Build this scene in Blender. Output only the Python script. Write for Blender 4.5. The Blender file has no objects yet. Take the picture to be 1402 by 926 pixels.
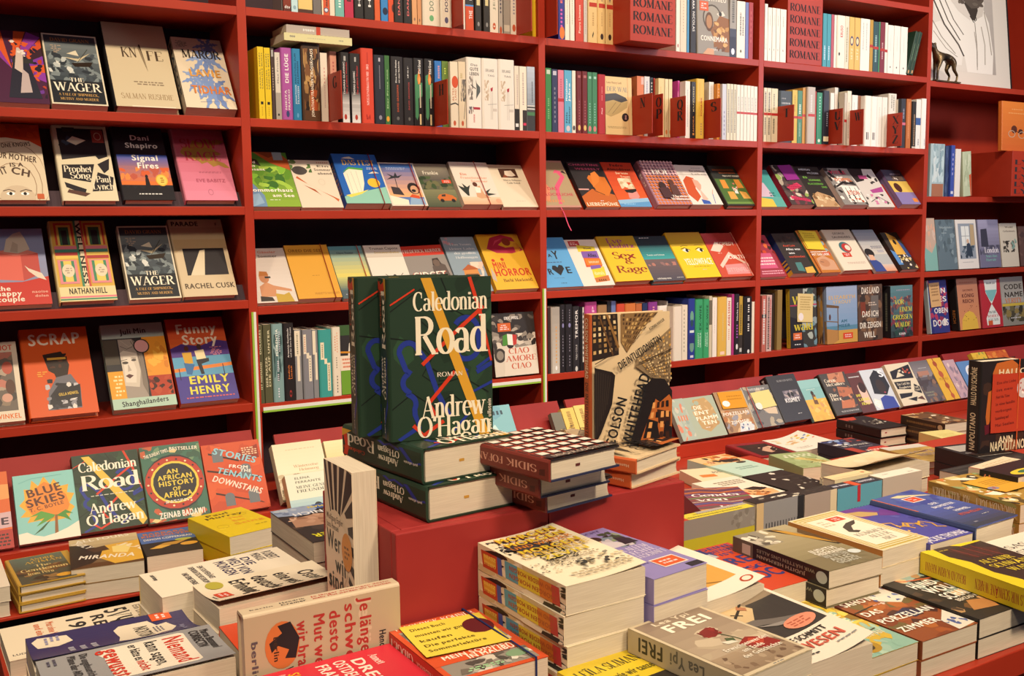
import bpy, math, random
from mathutils import Vector, Matrix
SC = bpy.context.scene
COL = SC.collection
Z0 = 1.5                                  # height of the middle shelf above the floor
# ---------------- camera (calibrated from the shelf grid of the photograph) ----------------
FPX, YAW, PITCH, ROLL = 1377.3, .5467, .1107, -.0121
CAM = Vector((-.854, -2.856, -.053 + Z0))
_c, _s = math.cos(YAW), math.sin(YAW)
FW = Vector((_s*math.cos(PITCH), _c*math.cos(PITCH), -math.sin(PITCH)))
_r = Vector((_c, -_s, 0)); _u = _r.cross(FW)
RT = _r*math.cos(ROLL) + _u*math.sin(ROLL)
UP = _u*math.cos(ROLL) - _r*math.sin(ROLL)
cd = bpy.data.cameras.new('camera'); cam = bpy.data.objects.new('camera', cd); COL.objects.link(cam)
cd.sensor_width = 36; cd.lens = FPX/1402*36; cd.clip_start = .05
cam.matrix_world = Matrix((( RT.x, UP.x, -FW.x, CAM.x), (RT.y, UP.y, -FW.y, CAM.y), (RT.z, UP.z, -FW.z, CAM.z), (0,0,0,1)))
SC.camera = cam
# ---------------- light ----------------
SC.view_settings.view_transform = 'Standard'; SC.view_settings.look = 'None'
SC.view_settings.gamma = 1; SC.view_settings.use_curve_mapping = False
SC.view_settings.exposure = 0.0
w = bpy.data.worlds.new('room_air'); SC.world = w; w.use_nodes = True
w.node_tree.nodes['Background'].inputs[0].default_value = (.80, .82, 1.0, 1)
w.node_tree.nodes['Background'].inputs[1].default_value = .12
def lamp(x, y, z, tx, ty, tz, power, size, col, spread=2.6):
    l = bpy.data.lights.new('ceiling_lamp', 'AREA'); l.shape = 'DISK'; l.size = size; l.energy = power; l.color = col; l.spread = spread
    o = bpy.data.objects.new('ceiling_lamp', l); COL.objects.link(o); o.location = (x, y, z)
    o.rotation_euler = (Vector((tx, ty, tz)) - Vector((x, y, z))).to_track_quat('-Z', 'Y').to_euler()
WARM = (1, .80, .56); NEUT = (1, .88, .72); COOL = (.86, .86, 1)
for lx in (-1.3, -.2, .9):
    lamp(lx, -1.55, 3.1, lx+.1, 0, 1.5, 16, .2, WARM)
for lx in (2.0, 3.1):
    lamp(lx, -1.55, 3.1, lx+.1, 0, 1.5, 16, .2, NEUT)
for lx in (-1.0, .3, 1.6):
    lamp(lx, -3.5, 2.9, lx+.25, -1.6, .85, 9.5, .45, WARM, 1.15)
lamp(4.2, -2.4, 2.4, 2.4, 0, 1.5, 10, .8, COOL, 1.6)
# ---------------- materials ----------------
def mat(name, base=None, rough=.5, spec=.4, attr=False, coat=0, metal=0):
    m = bpy.data.materials.new(name); m.use_nodes = True
    b = m.node_tree.nodes['Principled BSDF']; b.inputs['Roughness'].default_value = rough
    b.inputs['Specular IOR Level'].default_value = spec; b.inputs['Coat Weight'].default_value = coat; b.inputs['Metallic'].default_value = metal
    if attr:
        a = m.node_tree.nodes.new('ShaderNodeVertexColor'); a.layer_name = 'Col'
        m.node_tree.links.new(a.outputs['Color'], b.inputs['Base Color'])
    else: b.inputs['Base Color'].default_value = (*base, 1)
    return m, b
def noise_mix(m, b, c1, c2, scale, stretch=(1,1,1), bump=0, detail=3, coords='Object'):
    n = m.node_tree.nodes; L = m.node_tree.links
    tc = n.new('ShaderNodeTexCoord'); mp = n.new('ShaderNodeMapping'); mp.inputs['Scale'].default_value = stretch
    no = n.new('ShaderNodeTexNoise'); no.inputs['Scale'].default_value = scale; no.inputs['Detail'].default_value = detail
    r = n.new('ShaderNodeValToRGB'); r.color_ramp.elements[0].position = .35; r.color_ramp.elements[1].position = .7
    r.color_ramp.elements[0].color = (*c1, 1); r.color_ramp.elements[1].color = (*c2, 1)
    L.new(tc.outputs[coords], mp.inputs[0]); L.new(mp.outputs[0], no.inputs['Vector']); L.new(no.outputs[0], r.inputs[0]); L.new(r.outputs[0], b.inputs['Base Color'])
    if bump:
        bp = n.new('ShaderNodeBump'); bp.inputs['Strength'].default_value = bump; bp.inputs['Distance'].default_value = .001
        L.new(no.outputs[0], bp.inputs['Height']); L.new(bp.outputs[0], b.inputs['Normal'])
M_COV, _ = mat('printed_cover', rough=.42, spec=.35, attr=True)
M_MATTE, _ = mat('printed_matte', rough=.7, spec=.2, attr=True)
M_PAGE, b_ = mat('page_edges', (.72,.66,.55), .85, .1); noise_mix(M_PAGE, b_, (.57,.49,.38), (.66,.58,.46), 60, (.3,.3,14), .08, 2)
M_RED, b_ = mat('red_lacquer', (.4,.03,.02), .42, .3); noise_mix(M_RED, b_, (.36,.029,.012), (.42,.038,.015), 5, (1,1,1), .02)
M_WOODRED, b_ = mat('worn_red_board', (.4,.03,.02), .55, .2); noise_mix(M_WOODRED, b_, (.27,.022,.022), (.31,.028,.026), 9, (1,1,1), .03)
M_BACK, b_ = mat('shade_painted_board', (.05,.04,.05), .7, .15); noise_mix(M_BACK, b_, (.058,.040,.052), (.074,.048,.060), 8)  # red boards deep in the recesses, their shade painted into this dark colour
M_INK, _ = mat('dark_print', (.03,.025,.03), .7, .2)
M_WHITE, _ = mat('white_strip', (.75,.75,.74), .4, .4)
M_GREEN, _ = mat('green_strip', (.30,.52,.06), .4, .4)
M_BRONZE, b_ = mat('bronze', (.09,.06,.035), .38, .6, metal=.75); noise_mix(M_BRONZE, b_, (.03,.022,.016), (.22,.14,.06), 14)
M_FLOOR, b_ = mat('floor_boards', (.05,.04,.035), .5); noise_mix(M_FLOOR, b_, (.03,.024,.02), (.07,.052,.04), 4, (1,12,1), .05)
M_WALL, b_ = mat('wall_paint', (.6,.56,.5), .9, .1); noise_mix(M_WALL, b_, (.55,.51,.46), (.62,.58,.52), 20, (1,1,1), .05)
def hexc(h):
    if len(h) == 3: h = ''.join(c*2 for c in h)
    out = []
    for i in (0, 2, 4):
        v = int(h[i:i+2], 16)/255
        out.append(v/12.92 if v <= .04045 else ((v+.055)/1.055)**2.4)
    return tuple(out)
# ---------------- pixel -> place helpers ----------------
def ray(px, py): return FW + RT*((px-701)/FPX) - UP*((py-463)/FPX)
def at_z(px, py, z): d = ray(px, py); return CAM + d*((z+Z0-CAM.z)/d.z)
def at_y(px, py, y): d = ray(px, py); return CAM + d*((y-CAM.y)/d.y)
def solve_x(px, P, D):                    # t so that P+t*D is seen in column px
    a = 701-px; d = P-CAM
    return -(a*d.dot(FW)+FPX*d.dot(RT))/(a*D.dot(FW)+FPX*D.dot(RT))
def solve_y(py, P, D):
    b = 463-py; d = P-CAM
    return -(b*d.dot(FW)-FPX*d.dot(UP))/(b*D.dot(FW)-FPX*D.dot(UP))
# ---------------- mesh builder ----------------
class PM:
    def __init__(s): s.v=[]; s.f=[]; s.c=[]; s.m=[]
    def add(s, vs, fs, col, mi=0):
        o = len(s.v); s.v += [tuple(x) for x in vs]
        for f in fs: s.f.append([i+o for i in f]); s.c.append(col); s.m.append(mi)
    def box(s, x0,y0,z0,x1,y1,z1,col=(1,1,1),mi=0):
        s.add([(x0,y0,z0),(x1,y0,z0),(x1,y1,z0),(x0,y1,z0),(x0,y0,z1),(x1,y0,z1),(x1,y1,z1),(x0,y1,z1)],
              [(3,2,1,0),(4,5,6,7),(0,1,5,4),(1,2,6,5),(2,3,7,6),(3,0,4,7)], col, mi)
    def build(s, name, mats, parent=None, bevel=0):
        me = bpy.data.meshes.new(name); me.from_pydata(s.v, [], s.f)
        if not isinstance(mats, (list, tuple)): mats = [mats]
        for m in mats: me.materials.append(m)
        ca = me.color_attributes.new('Col', 'FLOAT_COLOR', 'CORNER')
        buf = []
        for f, c in zip(s.f, s.c): buf += [c[0], c[1], c[2], 1]*len(f)
        ca.data.foreach_set('color', buf)
        me.polygons.foreach_set('material_index', s.m)
        me.update()
        o = bpy.data.objects.new(name, me); COL.objects.link(o)
        if parent: o.parent = parent
        if bevel:
            b = o.modifiers.new('bevel', 'BEVEL'); b.width = bevel; b.segments = 2; b.limit_method = 'ANGLE'
        return o
def tag(o, label, cat, group=None, kind=None):
    if label: o['label'] = label
    if cat: o['category'] = cat
    if group: o['group'] = group
    if kind: o['kind'] = kind
    return o
def empty(name, M=None):
    o = bpy.data.objects.new(name, None); o.empty_display_size = .05; COL.objects.link(o)
    if M is not None: o.matrix_world = M
    return o
def frame(o, x, y, z): return Matrix(((x[0],y[0],z[0],o[0]),(x[1],y[1],z[1],o[1]),(x[2],y[2],z[2],o[2]),(0,0,0,1)))
# ---------------- lettering ----------------
_cu = bpy.data.curves.new('letters', 'FONT'); _cu.resolution_u = 3; _to = bpy.data.objects.new('letters', _cu); COL.objects.link(_to)
def _mesh(body):
    _cu.body = body; me = bpy.data.meshes.new_from_object(_to)
    vs = [(v.co.x, v.co.y) for v in me.vertices]; fs = [list(p.vertices) for p in me.polygons]
    bpy.data.meshes.remove(me); return vs, fs
_GC = {}
def sans(c):
    if c not in _GC:
        vs, fs = _mesh(c); cap = .73
        w2 = max(v[0] for v in _mesh(c+'I')[0]); w1 = max(v[0] for v in _mesh('I')[0])
        _GC[c] = ([(x/cap, y/cap) for x, y in vs], fs, (w2-w1)/cap)
        v0, f0, ad = _GC[c]; k = len(v0); V3 = []; F3 = []        # a bolder cut: the letter set five times, slightly shifted
        for n_, (d, e) in enumerate(((-.045, 0), (.045, 0), (0, .026), (0, -.026), (0, 0))): F3 += [[i+len(V3) for i in f] for f in f0]; V3 += [(x+d+.045, y+e, .12*n_) for x, y in v0]
        _GC[c] = (V3, F3, ad+.095)
    return _GC[c]
def arc(cx, cy, rx, ry, a0, a1, n=12): return [(cx+rx*math.cos(math.radians(a0+(a1-a0)*i/n)), cy+ry*math.sin(math.radians(a0+(a1-a0)*i/n))) for i in range(n+1)]
def V(x, y0=0, y1=1): return [(x, y0), (x, y1)]
o_ = lambda cx: arc(cx, .33, .23, .34, 0, 360, 20)
SG = {   # pen-drawn serif letters: width, thick strokes, thin strokes, serif feet (x, y)
'A': (.80,[[(.40,1),(.70,0)]],[[(.10,0),(.40,1)],[(.2,.34),(.6,.34)]],[(.1,0),(.7,0)]),
'B': (.70,[V(.16),arc(.34,.76,.24,.24,90,-90),arc(.36,.27,.28,.27,90,-90)],[[(.1,1),(.34,1)],[(.16,.53),(.36,.53)],[(.1,0),(.36,0)]],[]),
'C': (.74,[arc(.42,.5,.33,.5,50,310,20)],[[(.63,.68),(.63,.98)]],[]),
'D': (.80,[V(.16),arc(.34,.5,.36,.5,90,-90,16)],[[(.06,1),(.34,1)],[(.06,0),(.34,0)]],[]),
'E': (.68,[V(.16)],[[(.06,1),(.58,1),(.58,.8)],[(.16,.52),(.46,.52)],[(.06,0),(.6,0),(.6,.22)]],[]),
'F': (.62,[V(.16)],[[(.06,1),(.56,1),(.56,.8)],[(.16,.52),(.44,.52)]],[(.16,0)]),
'G': (.80,[arc(.42,.5,.34,.5,50,300,20),V(.66,.03,.42)],[[(.64,.68),(.64,.98)]],[(.66,.42)]),
'H': (.84,[V(.16),V(.68)],[[(.16,.5),(.68,.5)]],[(.16,0),(.16,1),(.68,0),(.68,1)]),
'I': (.36,[V(.18)],[],[(.18,0),(.18,1)]),
'J': (.46,[V(.28,.1,1),arc(.14,.1,.14,.16,0,-120)],[],[(.28,1)]),
'K': (.80,[V(.16),[(.34,.56),(.70,0)]],[[(.16,.36),(.64,1)]],[(.16,0),(.16,1),(.66,1),(.70,0)]),
'L': (.66,[V(.16)],[[(.06,0),(.58,0),(.58,.24)]],[(.16,1)]),
'M': (1.0,[[(.18,1),(.48,.05)],V(.82)],[V(.16),[(.48,.05),(.82,1)]],[(.16,0),(.82,0),(.14,1),(.84,1)]),
'N': (.84,[[(.16,1),(.68,0)]],[V(.16),V(.68)],[(.16,0),(.14,1),(.68,1)]),
'O': (.84,[arc(.42,.5,.34,.5,0,360,24)],[],[]),
'P': (.66,[V(.16),arc(.34,.73,.27,.27,90,-90)],[[(.06,1),(.34,1)],[(.16,.46),(.34,.46)]],[(.16,0)]),
'Q': (.84,[arc(.42,.5,.34,.5,0,360,24),[(.44,.1),(.74,-.18)]],[],[]),
'R': (.78,[V(.16),arc(.34,.76,.25,.24,90,-90),[(.36,.5),(.68,0)]],[[(.06,1),(.34,1)],[(.16,.52),(.36,.52)]],[(.16,0),(.70,0)]),
'S': (.62,[arc(.31,.75,.22,.25,40,220)+arc(.31,.26,.24,.26,80,-140)],[[(.5,.74),(.5,.96)],[(.1,.04),(.1,.28)]],[]),
'T': (.74,[V(.37)],[[(.06,.78),(.06,1),(.68,1),(.68,.78)]],[(.37,0)]),
'U': (.82,[V(.17,.3,1),arc(.42,.3,.25,.3,180,360)],[V(.67,.3,1)],[(.17,1),(.67,1)]),
'V': (.78,[[(.1,1),(.4,0)]],[[(.4,0),(.68,1)]],[(.1,1),(.68,1)]),
'W': (1.12,[[(.1,1),(.36,0)],[(.56,1),(.8,0)]],[[(.36,0),(.56,1)],[(.8,0),(1.02,1)]],[(.1,1),(.56,1),(1.02,1)]),
'X': (.78,[[(.1,1),(.68,0)]],[[(.1,0),(.66,1)]],[(.1,0),(.1,1),(.68,0),(.68,1)]),
'Y': (.76,[[(.08,1),(.38,.46)],V(.38,0,.46)],[[(.38,.46),(.66,1)]],[(.08,1),(.66,1),(.38,0)]),
'Z': (.70,[[(.6,1),(.1,0)]],[[(.1,.78),(.1,1),(.6,1)],[(.1,0),(.62,0),(.62,.22)]],[]),
'a': (.56,[arc(.25,.45,.17,.2,150,0)+[(.42,.06)],arc(.24,.18,.17,.18,60,330)],[[(.42,.04),(.54,.02)]],[]),
'b': (.60,[V(.14,0,1),arc(.32,.33,.21,.33,140,-140,16)],[],[(.12,1)]),
'c': (.52,[arc(.29,.33,.22,.33,50,310,16)],[],[]),
'd': (.62,[V(.46,0,1),arc(.28,.33,.21,.33,40,320,16)],[],[(.42,1),(.5,0)]),
'e': (.54,[arc(.28,.33,.22,.34,0,315,18)],[[(.08,.36),(.5,.36)]],[]),
'f': (.36,[V(.16,0,.8),arc(.32,.8,.16,.2,180,60)],[[(.04,.64),(.32,.64)]],[(.16,0)]),
'g': (.58,[arc(.26,.42,.19,.24,0,360,18),arc(.27,-.1,.24,.16,0,360,18)],[[(.18,.2),(.14,.1),(.3,.06)],[(.4,.58),(.54,.66)]],[]),
'h': (.62,[V(.14,0,1),arc(.31,.42,.16,.25,160,0)+[(.47,0)]],[],[(.14,0),(.12,1),(.47,0)]),
'i': (.30,[V(.15,0,.64),arc(.15,.86,.03,.04,0,360,8)],[],[(.15,0),(.11,.64)]),
'k': (.60,[V(.14,0,1),[(.24,.36),(.5,0)]],[[(.14,.26),(.46,.64)]],[(.14,0),(.12,1),(.5,0)]),
'l': (.30,[V(.15,0,1)],[],[(.15,0),(.12,1)]),
'm': (.92,[V(.14,0,.66),arc(.3,.42,.15,.24,160,0)+[(.45,0)],arc(.61,.42,.16,.24,160,0)+[(.77,0)]],[],[(.14,0),(.45,0),(.77,0)]),
'n': (.62,[V(.14,0,.66),arc(.31,.42,.16,.25,160,0)+[(.47,0)]],[],[(.14,0),(.1,.64),(.47,0)]),
'o': (.58,[o_(.29)],[],[]),
'p': (.62,[V(.14,-.28,.66),arc(.32,.33,.22,.33,140,-140,16)],[],[(.14,-.28)]),
'r': (.46,[V(.14,0,.66),arc(.34,.42,.2,.22,170,60)],[],[(.14,0),(.1,.64)]),
's': (.46,[arc(.23,.49,.15,.17,40,220)+arc(.23,.17,.16,.17,80,-140)],[],[]),
't': (.40,[V(.16,.12,.86),arc(.28,.12,.12,.12,180,300)],[[(.04,.64),(.34,.64)]],[]),
'u': (.62,[V(.14,.2,.64),arc(.3,.2,.16,.2,180,320),V(.47,0,.64)],[],[(.1,.64),(.44,.64),(.5,0)]),
'v': (.58,[[(.08,.64),(.3,0)]],[[(.3,0),(.5,.64)]],[(.08,.64),(.5,.64)]),
'w': (.84,[[(.08,.64),(.26,0)],[(.42,.64),(.6,0)]],[[(.26,0),(.42,.64)],[(.6,0),(.76,.64)]],[(.08,.64),(.42,.64),(.76,.64)]),
'y': (.58,[[(.08,.64),(.3,0)]],[[(.5,.64),(.3,0),(.2,-.22),(.1,-.24)]],[(.08,.64),(.5,.64)]),
"'": (.24,[[(.12,.76),(.14,1)]],[],[]), '&': (.8,[arc(.34,.76,.17,.22,-60,240),[(.22,.6),(.7,0)],arc(.32,.27,.24,.27,130,330)],[],[]),
}
_SC = {}
def serif(c, bold=.085):
    if (c, bold) in _SC: return _SC[(c, bold)]
    if c not in SG: return sans(c)
    w, thick, thin, feet = SG[c]; vs = []; fs = []
    def stroke(pts, wt):
        n = len(pts); base = len(vs)
        for i, (x, y) in enumerate(pts):
            a = pts[max(0, i-1)]; b = pts[min(n-1, i+1)]
            if pts[0] == pts[-1] and i in (0, n-1): a = pts[-2]; b = pts[1]
            dx, dy = b[0]-a[0], b[1]-a[1]; L = math.hypot(dx, dy) or 1; dx /= L; dy /= L
            h = .022+(wt-.022)*abs(dy)**1.4
            vs.append((x-dy*h, y+dx*h)); vs.append((x+dy*h, y-dx*h))
        for i in range(n-1): fs.append([base+2*i, base+2*i+1, base+2*i+3, base+2*i+2])
    zz = [0]
    def lay(pts, wt):
        k = len(vs); stroke(pts, wt); vs[k:] = [(x, y, zz[0]) for x, y in vs[k:]]; zz[0] += .09
    for s in thick: lay(s, bold)
    for s in thin: lay(s, .03)
    for x, y in feet: lay([(x-.05-bold*.75, y), (x+.05+bold*.75, y)], .03)
    _SC[(c, bold)] = (vs, fs, w); return _SC[(c, bold)]
def layout(text, font):
    out = []; x = 0
    for c in text:
        if c == ' ': x += .36; continue
        g = font(c); out.append((x, g)); x += g[2]
    return out, max(x, .01)
# ---------------- printed artwork: a small drawing language ----------------
EPS = 4e-5
def strips(pts, n):
    if n < 2: return [pts]
    out = []
    for k in range(n):
        lo, hi = 100*k/n, 100*(k+1)/n
        if k == 0: lo = -1e9
        if k == n-1: hi = 1e9
        P = pts
        for lim, sg in ((lo, 1), (hi, -1)):
            Q = []
            for i in range(len(P)):
                A, B = P[i], P[(i+1) % len(P)]; a, b = (A[0]-lim)*sg, (B[0]-lim)*sg
                if a >= 0: Q.append(A)
                if (a >= 0) != (b >= 0): t = a/(a-b); Q.append((A[0]+t*(B[0]-A[0]), A[1]+t*(B[1]-A[1])))
            P = Q
            if len(P) < 3: break
        if len(P) > 2: out.append(P)
    return out
def draw(pm, ops, surf, mi=0, layer=1, split=1):
    def poly(pts, col):
        for P in strips(pts, split): pm.add([surf(x, y, layer) for x, y in P], [list(range(len(P)))], col, mi)
    rnd = random.Random(hash(len(ops))*7+len(ops))
    for ln in ops.split('\n'):
        ln = ln.strip()
        if not ln: continue
        a = ln.split(); k = a[0]; layer += 1
        if k == 'r' or k == 'g':
            x0, y0, x1, y1 = map(float, a[1:5])
            n = 8 if k == 'g' else 1
            c0 = hexc(a[5]); c1 = hexc(a[6]) if k == 'g' else c0
            m = max(1, int(split*abs(x1-x0)/100+.5))
            for i in range(n):
                ya = y0+(y1-y0)*i/n; yb = y0+(y1-y0)*(i+1)/n; t = i/max(1, n-1)
                cc = tuple(c0[j]+(c1[j]-c0[j])*t for j in range(3))
                for q in range(m):
                    xa = x0+(x1-x0)*q/m; xb = x0+(x1-x0)*(q+1)/m
                    pm.add([surf(xa,ya,layer),surf(xb,ya,layer),surf(xb,yb,layer),surf(xa,yb,layer)], [(0,1,2,3)], cc, mi)
        elif k == 'p':
            q = list(map(float, a[2:])); pts = [(q[i], q[i+1]) for i in range(0, len(q)-1, 2)]
            poly(pts, hexc(a[1]))
        elif k == 'e' or k == 'o':
            cx, cy, rx, ry = map(float, a[1:5]); n = 20
            if k == 'e': poly([(cx+rx*math.cos(6.2832*i/n), cy+ry*math.sin(6.2832*i/n)) for i in range(n)], hexc(a[5]))
            else:
                wd = float(a[6]); vs = []
                for i in range(n):
                    ca, sa = math.cos(6.2832*i/n), math.sin(6.2832*i/n)
                    vs += [surf(cx+rx*ca, cy+ry*sa, layer), surf(cx+(rx-wd)*ca, cy+(ry-wd)*sa, layer)]
                pm.add(vs, [[2*i, 2*i+1, (2*i+3)%(2*n), (2*i+2)%(2*n)] for i in range(n)], hexc(a[5]), mi)
        elif k == 'l':
            wd = float(a[1]); q = list(map(float, a[3:])); pts = [(q[i], q[i+1]) for i in range(0, len(q)-1, 2)]; vs = []
            for i, (x, y) in enumerate(pts):
                A_ = pts[max(0,i-1)]; B_ = pts[min(len(pts)-1,i+1)]; dx, dy = B_[0]-A_[0], B_[1]-A_[1]; L = math.hypot(dx,dy) or 1
                vs += [surf(x-dy/L*wd/2, y+dx/L*wd/2, layer), surf(x+dy/L*wd/2, y-dx/L*wd/2, layer)]
            pm.add(vs, [[2*i,2*i+1,2*i+3,2*i+2] for i in range(len(pts)-1)], hexc(a[2]), mi)
        elif k in 'tT':                                       # text box: x0 baseline x1 height colour words
            x0, y0, x1, h = map(float, a[1:5]); col = hexc(a[5]); text = ' '.join(a[6:])
            out, wd = layout(text, serif if k == 'T' else sans)
            sx = (x1-x0)/wd
            for x, g in out: pm.add([surf(x0+(x+vx)*sx, y0+vy*h, layer+dz[0] if dz else layer) for vx, vy, *dz in g[0]], g[1], col, mi)
        elif k in 'vVwW':                                     # upright text along the spine: centre-u y0 y1 height colour words
            u, y0, y1, h = map(float, a[1:5]); col = hexc(a[5]); text = ' '.join(a[6:])
            out, wd = layout(text, serif if k in 'VW' else sans)
            sx = (y1-y0)/wd
            for x, g in out:
                if k in 'vV': pm.add([surf(u+h/2-vy*h, y0+(x+vx)*sx, layer+dz[0] if dz else layer) for vx, vy, *dz in g[0]], g[1], col, mi)
                else: pm.add([surf(u-h/2+vy*h, y1-(x+vx)*sx, layer+dz[0] if dz else layer) for vx, vy, *dz in g[0]], g[1], col, mi)
        elif k in 'qQ':                                       # slanted text: angle x y width height colour words
            an, x0, y0, wdt, h = map(float, a[1:6]); col = hexc(a[6]); text = ' '.join(a[7:]); ca, sa = math.cos(math.radians(an)), math.sin(math.radians(an))
            out, wd = layout(text, serif if k == 'Q' else sans); sx = wdt/wd
            for x, g in out: pm.add([surf(x0+(x+vx)*sx*ca-vy*h*sa, y0+(x+vx)*sx*sa+vy*h*ca, layer+dz[0] if dz else layer) for vx, vy, *dz in g[0]], g[1], col, mi)
        elif k == 'm':                                        # unreadable small print along the spine
            u, y0, y1, h = map(float, a[1:5]); col = hexc(a[5]); y = y0
            while y < y1:
                L = rnd.uniform(1.5, 5); L = min(L, y1-y)
                pm.add([surf(u-h/2,y,layer),surf(u+h/2,y,layer),surf(u+h/2,y+L*.8,layer),surf(u-h/2,y+L*.8,layer)], [(0,1,2,3)], col, mi); y += L+.8
        elif k == 'x':                                        # unreadable small print, level lines: x0 y0 x1 y1 nlines colour
            x0, y0, x1, y1 = map(float, a[1:5]); n = int(a[5]); col = hexc(a[6])
            for i in range(n):
                y = y1-(y1-y0)*(i+.5)/n; hh = (y1-y0)/n*.5; x = x0+rnd.uniform(0, 6)
                while x < x1-rnd.uniform(0, 10):
                    L = min(rnd.uniform(3, 9), x1-x)
                    pm.add([surf(x,y-hh/2,layer),surf(x+L*.85,y-hh/2,layer),surf(x+L*.85,y+hh/2,layer),surf(x,y+hh/2,layer)], [(0,1,2,3)], col, mi); x += L+1
        elif k == 'b':                                        # painterly blots: x0 y0 x1 y1 count size colours
            x0, y0, x1, y1 = map(float, a[1:5]); n = int(a[5]); sz = float(a[6]); cols = [hexc(c) for c in a[7:]]
            for i in range(n):
                cx = rnd.uniform(x0, x1); cy = rnd.uniform(y0, y1); q = rnd.randint(5, 8); an = rnd.uniform(0, 6.28); st = rnd.uniform(.4, 1)
                pts = []
                for j in range(q):
                    t = 6.2832*j/q; r = sz*rnd.uniform(.55, 1.1); px, py = r*math.cos(t), r*st*math.sin(t)
                    pts.append((min(x1, max(x0, cx+px*math.cos(an)-py*math.sin(an))), min(y1, max(y0, cy+px*math.sin(an)+py*math.cos(an)))))
                layer += .06
                poly(pts, rnd.choice(cols))
    return layer
def grid(q, nx, ny, fx, fy, cols, skip=.1, seed=1):
    """little windows laid out in a four-sided field q = (x0,y0, x1,y1, x2,y2, x3,y3), as drawing lines"""
    rnd = random.Random(seed); out = []
    P = lambda s, t: ((1-s)*(1-t)*q[0]+s*(1-t)*q[2]+s*t*q[4]+(1-s)*t*q[6], (1-s)*(1-t)*q[1]+s*(1-t)*q[3]+s*t*q[5]+(1-s)*t*q[7])
    for i in range(nx):
        for j in range(ny):
            if rnd.random() < skip: continue
            s0, s1, t0, t1 = (i+.5-fx/2)/nx, (i+.5+fx/2)/nx, (j+.5-fy/2)/ny, (j+.5+fy/2)/ny
            out.append('p '+rnd.choice(cols)+' '+' '.join('%.1f %.1f' % P(*c) for c in ((s0,t0),(s1,t0),(s1,t1),(s0,t1))))
    return '\n'.join(out)
def palm(cx, cy, R, n, cols, seed=1, a0=0, a1=360, droop=.25):
    """a palm crown of feathered leaves, as drawing lines"""
    rnd = random.Random(seed); out = []
    for k in range(n):
        an = math.radians(a0+(a1-a0)*(k+.5)/n+rnd.uniform(-8, 8)); L = R*rnd.uniform(.75, 1.1); col = rnd.choice(cols); up = []; lo = []
        for i in range(9):
            t = i/8; w_ = R*.16*math.sin(math.pi*min(1, t*.92+.08))*(1 if i % 2 else .45)
            x = cx+L*t*math.cos(an); y = cy+L*t*math.sin(an)*1.0-droop*L*t*t
            nx, ny = -math.sin(an), math.cos(an); up.append((x+nx*w_, y+ny*w_)); lo.append((x-nx*w_, y-ny*w_))
        out.append('p '+col+' '+' '.join('%.1f %.1f' % p for p in up+lo[::-1]))
    return '\n'.join(out)
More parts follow.
